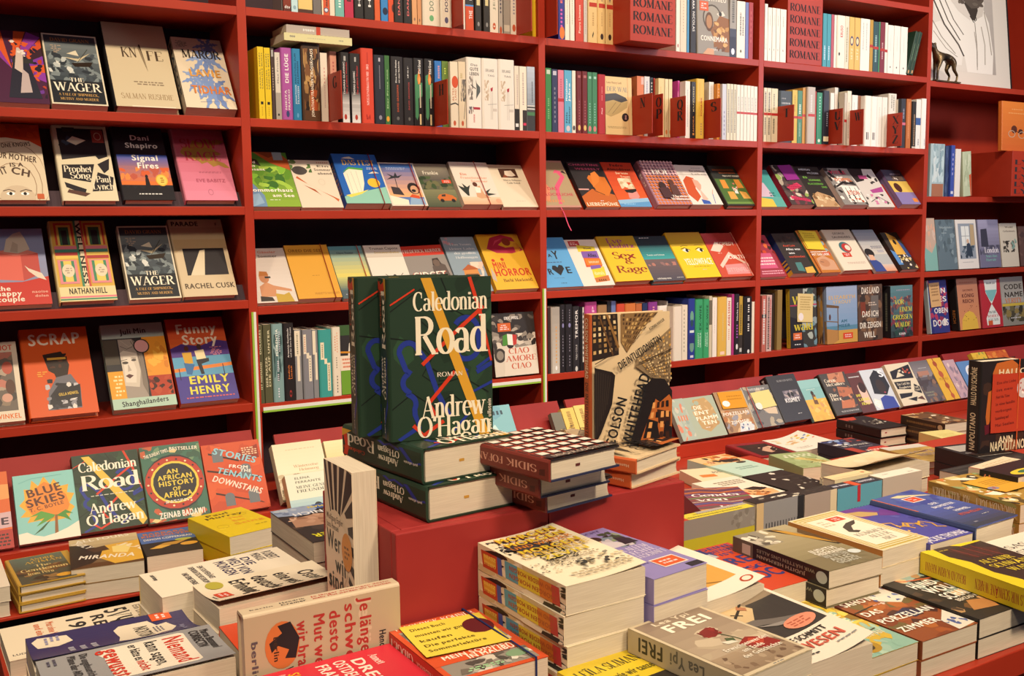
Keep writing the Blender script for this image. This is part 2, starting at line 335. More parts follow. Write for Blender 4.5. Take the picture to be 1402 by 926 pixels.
# ---------------- books ----------------
ALL = []
def book(name, label, W, H, T, M, bg='888', spine=None, back=None, front='', sp='', bk='', hard=False, curl=0, group=None, matte=False, paper=None, notes=(), band=None, ribbon=None, cat='book', inner=None):
    root = empty(name, M); tag(root, label, cat, group); ALL.append(root)
    pm = PM(); cb = hexc(bg); cs = hexc(spine or bg); ck = hexc(back or bg); cov = M_MATTE if matte else M_COV
    c = .0026 if hard else .0007
    bulge = min(.004, T*.14) if hard else 0.0
    lift = lambda u: curl*max(0, (u-25)/75)**2 if curl else 0
    pm.box(-.0 if hard else 0, 0, 0, W, H, c, ck)
    sp_n = 12 if curl else 1
    ci = hexc(inner) if inner else cb
    for i in range(sp_n):                                     # front board (bends up when curled)
        u0, u1 = 100*i/sp_n, 100*(i+1)/sp_n; x0, x1 = u0/100*W, u1/100*W; z0, z1 = T+lift(u0), T+lift(u1)
        vs = [(x0,0,z0),(x1,0,z1),(x1,H,z1),(x0,H,z0),(x0,0,z0-c),(x1,0,z1-c),(x1,H,z1-c),(x0,H,z0-c)]
        pm.add(vs, [(0,1,2,3),(0,4,5,1),(3,2,6,7)]+([(1,5,6,2)] if i == sp_n-1 else [])+([(0,3,7,4)] if i == 0 else []), cb)
        pm.add(vs, [(7,6,5,4)], ci if curl else cb)
    n = 6 if hard else 1                                      # spine shell
    bx = lambda t: -bulge*(1 if .12 <= t <= .88 else (min(t, 1-t)/.12)**.5) if hard else 0
    ts = [0, .03, .12, .88, .97, 1] if hard else [0, 1]
    for t0, t1 in zip(ts, ts[1:]):
        a = (bx(t0), t0*T); b = (bx(t1), t1*T)
        pm.add([(a[0],0,a[1]),(b[0],0,b[1]),(b[0],H,b[1]),(a[0],H,a[1]),(a[0]+c+bulge*.3,0,a[1]),(b[0]+c+bulge*.3,0,b[1]),(b[0]+c+bulge*.3,H,b[1]),(a[0]+c+bulge*.3,H,a[1])],
               [(0,1,2,3),(4,7,6,5),(0,4,5,1),(3,2,6,7)], cs)
    if front: draw(pm, front, lambda u, v, l: (min(100, max(0, u))/100*W, min(150, max(0, v))/150*H, T+lift(u)+EPS*l*(2.5 if curl else 1)), split=sp_n)
    if sp: draw(pm, sp, lambda u, v, l: (bx(.5)*(1 if 0 <= u <= 100 else 1)-EPS*l, min(150, max(0, v))/150*H, min(100, max(0, u))*(.8 if hard else 1)/100*T+(.1*T if hard else 0)))
    if bk: draw(pm, bk, lambda u, v, l: (min(100, max(0, u))/100*W, min(150, max(0, v))/150*H, -EPS*l))
    pm.build('cover', cov, root)
    e = .003 if hard else .0006                               # page block
    pg = PM(); x1 = W-(.004 if hard else .001); m = 6 if (hard and T > .02) else 1; dip = .12*T if m > 1 else 0
    z0, z1 = c, T-c; prof = [(x1-dip*(1-(2*i/m-1)**2), z0+(z1-z0)*i/m) for i in range(m+1)]; xs = c+(bulge*.3 if hard else 0)
    ring = [(xs, z1), (xs, z0)]+prof; k = len(ring)
    vs = [(x, e, z) for x, z in ring]+[(x, H-e, z) for x, z in ring]
    pg.add(vs, [list(range(k)), list(range(2*k-1, k-1, -1))]+[[i, i+k, (i+1)%k+k, (i+1)%k] for i in range(k)], (1,1,1))
    pg.build('page_block', paper or M_PAGE, root)
    for nt in notes:                                          # (name, label, x0, y0, x1, y1, colour, ops, tilt)
        q = PM(); nm, lb, nx0, ny0, nx1, ny1, ncol, nops, tl = nt
        ca, sa = math.cos(math.radians(tl)), math.sin(math.radians(tl)); mx, my = (nx0+nx1)/2, (ny0+ny1)/2
        def ns(u, v, l):
            X = (u-50)/100*(nx1-nx0); Y = (v-50)/100*(ny1-ny0)
            X, Y = X*ca-Y*sa, X*sa+Y*ca
            x = mx+X; return (x/100*W, (my+Y)/150*H, T+lift(x)+.0022+.0016*((50-v)/50)**2*(1 if v < 50 else 0)+EPS*l)
        for j in range(4):
            v0, v1 = 25*j, 25*j+25
            q.add([ns(0,v0,0),ns(100,v0,0),ns(100,v1,0),ns(0,v1,0)], [(0,1,2,3)], hexc(ncol))
            q.add([ns(0,v0,-6),ns(100,v0,-6),ns(100,v1,-6),ns(0,v1,-6)], [(3,2,1,0)], hexc(ncol))
        if nops: draw(q, nops, ns)
        o = q.build(nm, M_MATTE, root); o['label'] = lb
    if band:                                                  # (u, colour) elastic band around the book
        q = PM(); bu = band[0]/100*W; q.box(bu-.0012, -.0012, -.0014, bu+.0012, H+.0012, -.0004, hexc(band[1])); q.box(bu-.0012, -.0012, T+.0026+lift(band[0]), bu+.0012, H+.0012, T+.0036+lift(band[0]), hexc(band[1]))
        q.box(bu-.0012, -.0014, -.001, bu+.0012, -.0006, T+.003, hexc(band[1])); q.box(bu-.0012, H+.0006, -.001, bu+.0012, H+.0014, T+.003, hexc(band[1]))
        q.build('elastic_band', M_MATTE, root)['label'] = 'thin elastic band around the book'
    if ribbon:                                                # (u, colour, length) ribbon end below the tail
        q = PM(); ru = ribbon[0]/100*W; zt = T*.5; L = ribbon[2]
        if L < 0: q.box(ru-.004, -.0006+e, zt-.0018, ru+.004, e-.0001, zt+.0018, hexc(ribbon[1]))
        else:
            for j in range(5):
                y0, y1 = -L*j/5, -L*(j+1)/5; w0 = .002*math.sin(j*1.2); w1 = .002*math.sin(j*1.2+1.2)
                q.add([(ru-.002+w0,y0,T-.001),(ru+.002+w0,y0,T-.001),(ru+.002+w1,y1,T-.001),(ru-.002+w1,y1,T-.001),(ru-.002+w0,y0,T-.0016),(ru+.002+w0,y0,T-.0016),(ru+.002+w1,y1,T-.0016),(ru-.002+w1,y1,T-.0016)],
                      [(0,1,2,3),(7,6,5,4),(0,3,7,4),(1,5,6,2)], hexc(ribbon[1]))
        q.build('ribbon_bookmark', M_MATTE, root)
    return root
def leaning(label, xl, xr, yt, zs, y0, T, deg, name='paperback', rot=0, **kw):
    """face-out book: bottom edge from column xl to xr on a ledge (y0, zs), top edge on row yt, leaning back deg degrees"""
    t = math.radians(deg); yd = Vector((0, math.sin(t), math.cos(t))); zd = Vector((0, -math.cos(t), math.sin(t))); xd = Vector((1,0,0))
    P = Vector((0, y0, zs+Z0+T*math.sin(t)+.0005)); X0 = solve_x(xl, P, xd); X1 = solve_x(xr, P, xd)
    B = P+xd*X0; H = solve_y(yt, B, yd); W = X1-X0
    if rot:
        r = math.radians(rot); xd, yd = xd*math.cos(r)+yd*math.sin(r), yd*math.cos(r)-xd*math.sin(r)
        if rot > 0: pass
        else: B = B+Vector((0,0,1))*(-math.sin(r)*W*math.cos(t))
    return book(name, label, W, H, T, frame(B-zd*T, xd, yd, zd), **kw)
def flat(label, z, c1, p1, c2, p2, W, H, T, name='paperback', **kw):
    """book lying face up with its top cover at height z; c1 is a corner seen at pixel p1, the edge towards corner c2 gives its direction"""
    cn = {'TL': (0,1), 'TR': (1,1), 'BR': (1,0), 'BL': (0,0)}
    A = at_z(*p1, z); B = at_z(*p2, z); d = (B-A); d.z = 0; d.normalize()
    a, b = cn[c1], cn[c2]; lx, ly = (b[0]-a[0])*W, (b[1]-a[1])*H; an = math.atan2(d.y, d.x)-math.atan2(ly, lx)
    return flat_at(label, A, a, an, W, H, T, name, **kw)
def flat_at(label, A, a, an, W, H, T, name='paperback', lower=0, lower_label=None, lower_bg=None, **kw):
    xd = Vector((math.cos(an), math.sin(an), 0)); yd = Vector((-math.sin(an), math.cos(an), 0))
    O = A-xd*(a[0]*W)-yd*(a[1]*H); zd = Vector((0,0,1))
    rt = book(name, label, W, H, T, frame(O-zd*T, xd, yd, zd), **kw)
    rnd = random.Random(int(abs(A.x)*1e4)); k2 = dict(kw); k2.pop('notes', None); k2.pop('band', None); k2.pop('front', None); k2['curl'] = 0
    if lower_bg: k2['bg'] = lower_bg; k2.pop('spine', None); k2.pop('back', None); k2.pop('sp', None)
    ordn = ['second', 'third', 'fourth', 'fifth', 'sixth', 'seventh']
    for i in range(lower):
        an2 = an+math.radians(rnd.uniform(-1.2, 1.2)); O2 = O+xd*rnd.uniform(-.004, .001)+yd*rnd.uniform(-.002, .002)-zd*(T+.0004)*(i+1)
        x2 = Vector((math.cos(an2), math.sin(an2), 0)); y2 = Vector((-math.sin(an2), math.cos(an2), 0))
        book(name, f'{lower_label or label}, {ordn[i]} from the top', W, H, T, frame(O2-zd*T, x2, y2, zd), **k2)
    return rt
# ---------------- the room ----------------
pm = PM(); pm.box(-4, -6, -.05, 7, .36, 0); fl = pm.build('floor', M_FLOOR); fl['kind'] = 'structure'
pm = PM(); pm.box(-4, .36, -.05, 7, .46, 3.4); wb = pm.build('wall_back', M_WALL); wb['kind'] = 'structure'
pm = PM(); pm.box(6.9, -6, -.05, 7, .36, 3.4); o = pm.build('wall_right', M_WALL); o['kind'] = 'structure'
pm = PM(); pm.box(-4, -6, -.05, -3.9, .36, 3.4); o = pm.build('wall_left', M_WALL); o['kind'] = 'structure'
# ---------------- wall bookcase ----------------
ROW = {'A': [.86,.565,.26,.012,-.255,-.555], 'B': [.86,.566,.26,0,-.275,-.56], 'C': [.86,.566,.26,0,-.275,-.56], 'D': [.86,.566,.26,0,-.275,-.56], 'E': [1.3,.553,.055,-.277,-.562], 'F': [1.3,.553,.055,-.277,-.562]}
BX = {'A': (-1.0, 0), 'B': (.026, 1.0), 'C': (1.026, 2.0), 'D': (2.026, 3.0), 'E': (3.026, 4.0), 'F': (4.026, 5.0)}
TH = .024
bc = empty('wall_bookcase', Matrix.Translation((2, 0, 0)))
tag(bc, 'tall red lacquered wall bookcase of several bays filled with books', 'bookcase')
def bpart(pm, name, m=M_RED, bev=.0012):
    o = pm.build(name, m, bc, bev); o.matrix_parent_inverse = bc.matrix_world.inverted(); return o
for x in (-1.026, 0, 1, 2, 3, 4, 5):
    pm = PM(); pm.box(x, 0, .66, x+.026, .30, 3.0); bpart(pm, 'upright')
for k, (x0, x1) in BX.items():
    for z in ROW[k]:
        pm = PM(); pm.box(x0, 0.0, z+Z0-TH, x1, .298, z+Z0); bpart(pm, 'shelf')
    pm = PM(); pm.box(x0, .285, .66, x1, .30, 3.0); bpart(pm, 'back_panel', M_BACK if k in 'ABCD' else M_RED, 0)  # left four bays: recess shade painted into the back, right bays stay red
    for z in ROW[k][3:5] if k in 'ABCD' else []:              # sloping rest behind the face-out books
        pm = PM(); t = math.radians(38 if k != 'A' else 35); H = .15 if k != 'A' else .06
        p0 = Vector((0, .012, z+Z0)); d = Vector((0, math.sin(t), math.cos(t))); n_ = Vector((0, math.cos(t), -math.sin(t)))*.004
        q = [p0+n_*3, p0+d*H+n_*3, p0+d*H+n_*4.5, p0+n_*4.5]
        pm.add([(x0, a.y, a.z) for a in q]+[(x1, a.y, a.z) for a in q], [(0,1,2,3),(7,6,5,4),(0,4,5,1),(1,5,6,2),(2,6,7,3),(3,7,4,0)], (1,1,1))
        bpart(pm, 'sloping_rest', M_BACK if k == 'A' else M_RED, 0)  # left-bay rests darkened with the same painted shade
for x, z0, z1 in ((0, .66, 1.21), (1, .66, 1.235)):         # price rails on two uprights and on one shelf
    pm = PM(); pm.box(x+.012, -.004, z0, x+.019, 0, z1); bpart(pm, 'white_rail', M_WHITE, 0)
    pm = PM(); pm.box(x+.006, -.004, z0, x+.012, 0, z1); bpart(pm, 'green_rail', M_GREEN, 0)
zz = -.56+Z0-.010
pm = PM(); pm.box(.03, -.004, zz-.010, .996, 0, zz-.0005); bpart(pm, 'white_rail', M_WHITE, 0)
pm = PM(); pm.box(.03, -.004, zz-.016, .996, 0, zz-.010); bpart(pm, 'green_rail', M_GREEN, 0)
# ---------------- low counter under the bookcase ----------------
ct = empty('base_counter', Matrix.Translation((2, -.3, 0))); tag(ct, 'low red counter running along the foot of the bookcase', 'counter')
def cpart(pm, name, m=M_RED, bev=.001):
    o = pm.build(name, m, ct, bev); o.matrix_parent_inverse = ct.matrix_world.inverted(); return o
pm = PM(); pm.box(-1.6, -.613, .653, 5.02, .30, .6595); cpart(pm, 'counter_top')
pm = PM(); pm.box(-1.58, -.34, .02, 5.0, -.32, .648); cpart(pm, 'front_panel', M_INK)
pm = PM(); pm.box(-1.58, -.31, 0, 5.0, .28, .08); cpart(pm, 'plinth', M_INK)
lg = empty('display_ledge', Matrix.Translation((2, -.15, .66))); tag(lg, 'long red ledge with sloping rests along the foot of the bookcase', 'ledge')
def lpart(pm, name, m=M_WOODRED, bev=.001):
    o = pm.build(name, m, lg, bev); o.matrix_parent_inverse = lg.matrix_world.inverted(); return o
pm = PM(); pm.box(-1.0, -.285, .66, 5.0, -.035, .69); lpart(pm, 'base_board')
pm = PM(); pm.box(-1.0, -.300, .66, 5.0, -.2855, .702); lpart(pm, 'front_lip', M_RED)
for k, (x0, x1) in BX.items():
    t = math.radians(31); H = .228 if k == 'A' else .205; x1 -= .035 if k == 'A' else .004; pm = PM(); p0 = Vector((0, -.205, .69)); d = Vector((0, math.sin(t), math.cos(t))); n_ = Vector((0, math.cos(t), -math.sin(t)))
    q = [p0, p0+d*H, p0+d*H+n_*.010, p0+n_*.010]
    pm.add([(x0, a.y, a.z) for a in q]+[(x1, a.y, a.z) for a in q], [(0,1,2,3),(7,6,5,4),(0,4,5,1),(1,5,6,2),(2,6,7,3),(3,7,4,0)], (1,1,1))
    lpart(pm, 'sloping_panel', bev=0)
# ---------------- display tables and the red box ----------------
def table(x0, x1, y0, y1, label, h=.83):
    t = empty('display_table', Matrix.Translation(((x0+x1)/2, (y0+y1)/2, 0))); tag(t, label, 'table')
    def tp(nm, *b, bev=.0015):
        pm = PM(); pm.box(*b); o = pm.build(nm, M_RED, t, bev); o.matrix_parent_inverse = t.matrix_world.inverted()
    tp('tabletop', x0, y0, h-.04, x1, y1, h)
    for yy in (y0+.06, y1-.08): tp('side_rail', x0+.06, yy, .60, x1-.06, yy+.02, h-.04)
    for xx in (x0+.04, x1-.10):
        for yy in (y0+.04, y1-.10): tp('leg', xx, yy, 0, xx+.06, yy+.06, h-.04)
table(-.765, .150, -2.13, -1.20, 'red display table at the left carrying paperback stacks and the red box')
table(.154, 1.06, -2.044, -.93, 'red display table in the middle covered with rows of paperbacks')
table(1.064, 2.3, -2.044, -1.08, 'red display table at the right carrying the black novel with the red note')
table(1.064, 2.6, -1.07, -.63, 'narrow low red table between the long table and the counter', .72)
bxr = empty('display_box', Matrix.Translation((-.09, -1.58, .83))); tag(bxr, 'large red wooden box on the table carrying the hardcover stacks', 'box')
def xp(nm, m, *b):
    pm = PM(); pm.box(*b); o = pm.build(nm, m, bxr, .002); o.matrix_parent_inverse = bxr.matrix_world.inverted()
xp('front_board', M_WOODRED, -.334, -1.710, .83, -.1005, -1.695, 1.0575)
xp('front_board', M_WOODRED, -.0995, -1.710, .83, .149, -1.695, 1.0575)
xp('side_board', M_WOODRED, -.334, -1.695, .83, -.319, -1.45, 1.0575)
xp('side_board', M_WOODRED, .134, -1.695, .83, .149, -1.45, 1.0575)
xp('back_board', M_WOODRED, -.319, -1.465, .83, .134, -1.45, 1.0575)
xp('top_board', M_WOODRED, -.319, -1.695, 1.043, .134, -1.465, 1.0575)
# ---------------- letter dividers and signs on the shelves ----------------
def divider(letters, xl, xr, yt, zs, label, group='red letter dividers', front=0.004):
    zb = zs+Z0+.0005; P = Vector((0, front, zb)); X = solve_x(xl, P, Vector((1,0,0)))
    # front edge: slide along -Y at that X until it is seen in column xr
    Q = Vector((X, 0, zb)); yf = solve_x(xr, Q, Vector((0,1,0))); yf = max(-.14, min(-.03, yf))
    H = solve_y(yt, Vector((X, yf, zb)), Vector((0,0,1)))
    r = empty('letter_divider', Matrix.Translation((X, yf, zb))); tag(r, label, 'divider', group)
    pm = PM(); pm.box(0, 0, 0, .003, .18-yf-.06, H); pm.box(0, .02, 0, .05, .16, .0015) if False else None
    pm.build('plate', M_RED, r, .0006)
    n = len(letters); D = front-yf
    for i, ch in enumerate(letters):
        pm = PM()
        out, wd = layout(ch, lambda c: serif(c, .12)); h = .032; wv = min(.030, D*.5); y1 = H-.012-h-i*(h+.008)
        for x, g in out: pm.add([(-.0004-.00004*sum(dz), D*.62-(vx/wd)*wv+.0*D, y1+vy*h) for vx, vy, *dz in g[0]], g[1], hexc('1a1518'))
        pm.build('letter', M_INK, r)
def sign(words, n, xl, xr, zs, yf, H, label, depth=.16, first=.0, x0=None, side=None, nm='genre_sign', st=.0445):
    zb = zs+Z0+.0005; P = Vector((0, yf, zb)); X0 = solve_x(xl, P, Vector((1,0,0))) if x0 is None else x0; X1 = solve_x(xr, P, Vector((1,0,0)))
    r = empty(nm, Matrix.Translation((X0, yf, zb))); tag(r, label, 'sign')
    pm = PM(); W = X1-X0; pm.box(0, 0, 0, W, depth-yf, H); pm.build('block', M_RED, r, .0015)
    pm = PM()
    for i in range(n):
        y = first+i*st
        if y+.03 > H: break
        out, wd = layout(words, lambda c: serif(c, .10)); sx = W*.88/wd
        for x, g in out: pm.add([(W*.06+(x+vx)*sx, -.0004-.00004*sum(dz), y+vy*min(.031, st*.62)) for vx, vy, *dz in g[0]], g[1], hexc('1a1a2a'))
    pm.build('lettering', M_INK, r)
    if side:
        pm = PM(); out, wd = layout(side, lambda c: serif(c, .12))
        for x, g in out: pm.add([(-.0004-.00004*sum(dz), .042-(x+vx)/wd*.026, .152+vy*.034) for vx, vy, *dz in g[0]], g[1], hexc('1a1518'))
        pm.build('letter', M_INK, r)
z1, z0_ = .26, .566
divider('G', 451, 468, 96, z1, 'red divider lettered G on the second row of the second bay')
divider('H', 595.6, 613, 108, z1, 'red divider lettered H beside the tall white volumes')
for L_, a, b_, t in (('N',866.5,892.6,127),('OP',892.9,907,128),('QR',920.5,938,131),('S',965,986,134)):
    divider(L_, a, b_, t, z1, f'red divider lettered {" ".join(L_)} on the second row of the third bay')
for L_, a, b_, t in (('T',1064,1086,143),('UV',1135.5,1152.6,148),('W',1162.5,1181,149),('XYZ',1213.5,1233.8,154)):
    divider(L_, a, b_, t, z1, f'red divider lettered {" ".join(L_)} on the second row of the fourth bay')
divider('', 619, 633.5, -40, z0_, 'blank red divider after the cream pair on the top row')
divider('', 709.5, 727.6, -40, z0_, 'blank red divider before the yellow spine at the end of the top row')
divider('', 746.5, 762.8, -30, z0_, 'blank red divider at the left end of the third bay top row')
Xm = solve_x(839.7, Vector((0, .004, z0_+Z0)), Vector((1,0,0))); Ym = solve_x(862.7, Vector((Xm, 0, z0_+Z0)), Vector((0,1,0)))
sign('ROMANE', 6, 862.7, 924.5, z0_, Ym, .27, 'red sign block printed with dark ROMANE lines beside the grey face-out novel', x0=Xm, first=.026, side='M')
sign('ROMANE', 6, 1077.5, 1125, z0_, .003, .27, 'red sign block printed with dark ROMANE lines between white spines and teal pair', first=.022)
Xl = solve_x(1331, Vector((0, .10, .055+Z0)), Vector((1,0,0))); Yl = solve_x(1384, Vector((Xl, 0, .055+Z0)), Vector((0,1,0)))
sign('LYRIK', 6, 1384, 1436, .055, Yl, .205, 'big red sign block printed with dark LYRIK lines in the right bay', x0=Xl, first=.012, depth=.12, st=.033)
LYX, LYY = Xl, Yl
# ---------------- framed portrait and bronze dog ----------------
ze = .553+Z0
yp = .10; tl = math.radians(6)
pX0 = solve_x(1258, Vector((0, yp, ze)), Vector((1,0,0))); pX0 = max(pX0, 3.034); pX1 = solve_x(1384, Vector((0, yp, ze)), Vector((1,0,0)))
W = pX1-pX0; H = .62
fr = empty('framed_portrait', frame((pX0, yp, ze+.0005), (1,0,0), (0, math.sin(tl), math.cos(tl)), (0, -math.cos(tl), math.sin(tl))))
tag(fr, 'framed black and white portrait of a person in a white shirt', 'picture')
pm = PM(); pm.box(0, 0, -.012, W, H, 0, hexc('d8d0c4')); pm.build('mat_board', M_MATTE, fr)
for nm_, b4 in (('frame_bar', (-.006, 0, -.016, 0, H, .004)), ('frame_bar', (W, 0, -.016, W+.006, H, .004)), ('frame_bar', (-.006, H, -.016, W+.006, H+.008, .004))):
    pm = PM(); pm.box(*b4, hexc('1c1a1c')); pm.build(nm_, M_MATTE, fr)
pm = PM()
draw(pm, '''g 9 22 84 150 a8a098 b8b0a8
p 6a625a 9 150 9 100 16 70 22 100 30 130 34 150
p 4a423c 9 150 9 112 14 96 20 124 28 150
p e6e0d6 18 150 16 120 22 92 36 58 46 40 50 22 80 22 82 50 79 90 72 112 66 124 40 128 30 150
p d6cfc4 16 118 22 96 44 60 50 40 52 22 9 22 9 100
p e2dcd2 9 74 26 84 40 60 48 44 46 30 9 30
l 1.6 4a423c 20 110 30 80 44 56 49 42
l 1.2 5a524a 24 118 34 86 46 62
l 1 6a625a 28 124 40 88 50 70
l .9 8a8278 14 92 26 64 40 44
l .8 9a9288 18 70 30 50 42 40
l 1 a39b90 74 104 78 76 80 48
l .9 a39b90 70 84 73 60 72 34
l .9 b0a89e 62 76 64 50 63 26
p d4ccc2 38 146 36 116 46 100 58 90 62 110 66 130
p cbc3b8 66 130 64 108 62 90 72 98 75 114 72 128
p 3f3731 52 112 60 92 63 90 67 104 67 118
l .9 26201e 58 96 62 88 65 92 64 98
l .7 8a8278 63 88 64 60 63 30
p 5a5048 44 150 46 130 52 114 60 106 68 108 74 118 77 134 78 150
p 82766a 52 150 54 134 62 122 70 126 73 138 74 150
p 6a5e54 56 130 62 124 69 126 70 134 62 136
l 1.6 3a302a 55 134 62 131 70 133
p b8aca0 58 140 62 137 68 139 66 143
l 1 352c28 54 144 58 147 66 146
b 46 110 76 126 12 4 4e453e 5a5048 6a6056''', lambda u, v, l: (u/100*W, v/150*H*.86, .0002+EPS*l))
pm.build('photograph', M_MATTE, fr)
dg = empty('dog_figurine', Matrix.Translation((3.135, .02, ze))); tag(dg, 'small bronze greyhound figurine standing before the framed portrait', 'figurine')
pm = PM(); pm.box(-.075, -.025, 0, .095, .025, .006, hexc('151313')); pm.build('base', M_BRONZE, dg, .001)
me = bpy.data.meshes.new('dog')
J = [(.055,0,.107),(.01,0,.112),(-.035,0,.108),(-.058,0,.128),(-.07,0,.150),(-.082,0,.153),(-.108,0,.146),(.078,0,.095),(.086,0,.055),(.092,0,.036),(.102,0,.040),
     (-.036,.013,.09),(-.040,.014,.05),(-.040,.014,.008),(-.050,.014,.0075),(-.036,-.013,.09),(-.056,-.014,.05),(-.058,-.014,.008),(-.068,-.014,.0075),
     (.056,.014,.085),(.042,.015,.058),(.066,.015,.034),(.058,.015,.008),(.048,.015,.0075),(.056,-.014,.085),(.054,-.015,.058),(.080,-.015,.034),(.074,-.015,.008),(.064,-.015,.0075),
     (-.070,.010,.166),(-.070,-.010,.166)]
Ed = [(0,1),(1,2),(2,3),(3,4),(4,5),(5,6),(0,7),(7,8),(8,9),(9,10),(2,11),(11,12),(12,13),(13,14),(2,15),(15,16),(16,17),(17,18),(0,19),(19,20),(20,21),(21,22),(22,23),(0,24),(24,25),(25,26),(26,27),(27,28),(4,29),(4,30)]
RD = [.019,.017,.024,.013,.011,.012,.006,.006,.004,.003,.003,.012,.006,.0045,.005,.012,.006,.0045,.005,.014,.008,.005,.0045,.005,.014,.008,.005,.0045,.005,.004,.004]
me.from_pydata(J, Ed, []); do = bpy.data.objects.new('body', me); COL.objects.link(do); do.parent = dg; me.materials.append(M_BRONZE)
md = do.modifiers.new('skin', 'SKIN')
for i, r in enumerate(RD): me.skin_vertices[0].data[i].radius = (r, r)
me.skin_vertices[0].data[0].use_root = True
s_ = do.modifiers.new('sub', 'SUBSURF'); s_.levels = 2; s_.render_levels = 2
# ---------------- books standing spine out ----------------
# xl xr ytop background | colour words | extra words | depth offset | artwork
def srow(zs, rowname, group, y0, txt, H0=None, depth=.13):
    ent = []
    for ln in txt.strip().split('\n'):
        p = ln.split('|'); n = p[0].split(); ent.append((float(n[0]), float(n[1]), float(n[2]), n[3], p[1].strip(), p[2].strip(), float(p[3]) if p[3].strip() else 0, p[4].strip().replace(';', '\n') if len(p) > 4 else '', n[4] if len(n) > 4 else 'p'))
    full = [(e[4]+' '+'X '+e[5]).strip() for e in ent]; N = len(ent); W_ = ['first','second','third','fourth','fifth','sixth','seventh','eighth']; CN = ['','','two','three','four','five','six','seven','eight']
    XS = []
    for e in ent:
        P = Vector((0, y0+e[6], zs+Z0+.0005)); xd = Vector((1,0,0)); XS.append([solve_x(e[0], P, xd), solve_x(e[1], P, xd)-.0004])
    for k in range(N-1):                                      # neighbours touch, never overlap
        if XS[k][1] > XS[k+1][0]-.0003:
            if ent[k][6] > ent[k+1][6]: XS[k][1] = XS[k+1][0]-.0004
            else: XS[k+1][0] = XS[k][1]+.0004
    i = 0
    while i < N:
        j = i
        while j+1 < N and full[j+1] == full[i]: j += 1
        L = ent[i-1][4] if i else 'end'; R = ent[j+1][4] if j+1 < N else 'end'
        nb = (f'between {L} and {R}' if i and j+1 < N else (f'right end beside {L}' if i else f'left end beside {R}'))
        for k in range(i, j+1):
            xl, xr, yt, bg, cw, ex, dy, ops, ty = ent[k]
            if j > i: lab = f'{W_[k-i]} of {CN[j-i+1]} {cw} spines, {nb}, {rowname}'
            else: lab = f'{cw} spine{" "+ex if ex else ""}, {nb}, {rowname}'
            if len(lab.split()) > 16: lab = f'{cw} spine, {nb}, {rowname}'
            if len(lab.split()) > 16: lab = f'{cw} spine, {nb}'
            X0, X1 = XS[k]; P = Vector((0, y0+dy, zs+Z0+.0005)); xd = Vector((1,0,0))
            H = solve_y(yt, P+xd*X0, Vector((0,0,1))); D = min(depth, H*.66)
            M = frame(P+xd*X0, (0,1,0), (0,0,1), (1,0,0))
            book('hardcover' if ty == 'h' else 'paperback', lab, D, H, max(.003, X1-X0), M, bg=bg, sp=ops, hard=ty == 'h', group=group)
        i = j+1
srow(.566, 'top row', 'spine-out books on the top row of the second bay', .004, '''
385.5 387.8 -42 777 | thin grey | | .004 |
388 398.7 -34 5a2018 | dark brown | | | r 0 20 100 70 7a2a18;t 15 12 90 14 ddd dtv
399 408.4 -36 b9dbe4 | pale blue | | | e 50 18 22 8 8ab
408.6 428.4 -30 dcc27a | broad sand yellow | | | r 0 0 100 16 4a2a20
429 440.6 -38 6d6a6a | grey | with white top | | r 0 75 100 150 d8d2c8;r 20 100 70 110 334
441 451.8 -38 c9532f | red and cream | | | r 0 0 18 150 e8d8b8;v 60 30 90 30 222 mmm;e 55 18 30 9 357;e 55 18 20 6 dde
451.9 459 -34 ddd3c2 | cream | | |
459.4 471.7 -36 6fb0aa | teal | with white lettering | | v 50 30 120 26 dee lllllllll
472 484.6 -40 b5254a | crimson | with dark lettering | | v 50 50 140 46 311 DE AN
485 498.3 -42 222022 h | black | with white capitals | | v 50 34 140 34 ddd HERV
498.6 512.8 -42 222022 h | black | with white capitals | | v 50 34 140 34 ddd HERV
513.4 521 -34 cf5a2c | orange | | | r 30 70 75 86 ecc
521.8 531.8 -36 2f7fc4 | sky blue | | | e 60 32 36 12 124
532 539.5 -34 cc4a26 | vermilion | | | e 100 45 36 14 422
539.6 552.2 -38 242022 h | black | with red lettering | | v 50 20 120 30 c66 DANIELA
552.4 564 -38 242022 h | black | with red lettering | | v 50 20 120 30 c66 DANIELA
564.4 571.6 -32 d19b6d | peach | | | e 50 16 16 5 865
571.8 577.6 -32 c98f62 | tan | | | e 50 14 16 5 865
578.5 602.2 -36 dcd3c3 h | broad cream | with green lettering | | v 50 42 150 32 787 DOSTOJEW;e 50 22 16 9 6a7
602.8 618.8 -36 dcd3c3 h | cream | with violet lettering | | v 50 42 150 34 446 DOSTOJEW;e 50 20 20 9 557
634.6 637.4 -34 e3dccf | thin white | | .012 |
637.6 649 -40 c54a22 | black and orange | | .012 | r 0 62 100 66 48c;r 0 66 100 150 262426;v 62 30 52 40 ddd THE;v 62 76 120 30 ddd EMA
650 659.4 -34 2a2624 h | black | with cream label | .012 | r 20 70 80 140 cbbf8e;e 50 20 20 6 888
662 670.6 -34 2a2624 h | black | with cream label | .012 | r 20 70 80 140 cbbf8e;e 50 20 20 6 888
671 682.8 -36 d8cfc0 | cream | with an oval mark | .012 | v 50 60 140 26 998 JENNY;o 50 18 18 9 b53 7
682.9 688.9 -36 b6b0a8 | grey | with an oval mark | .012 | v 50 50 140 30 556 lllllllll;o 50 10 26 9 b53 9
689.6 699 -36 9e978e | grey brown | | .012 | r 10 8 90 24 c9c0b0
699.1 708.8 -36 d5ccbe | cream | with red oval | .012 | v 50 50 130 24 889 llllllllll;o 50 18 24 9 b53 9
728.8 736 -30 e2c022 | yellow | | .012 | r 70 46 100 58 222
''')
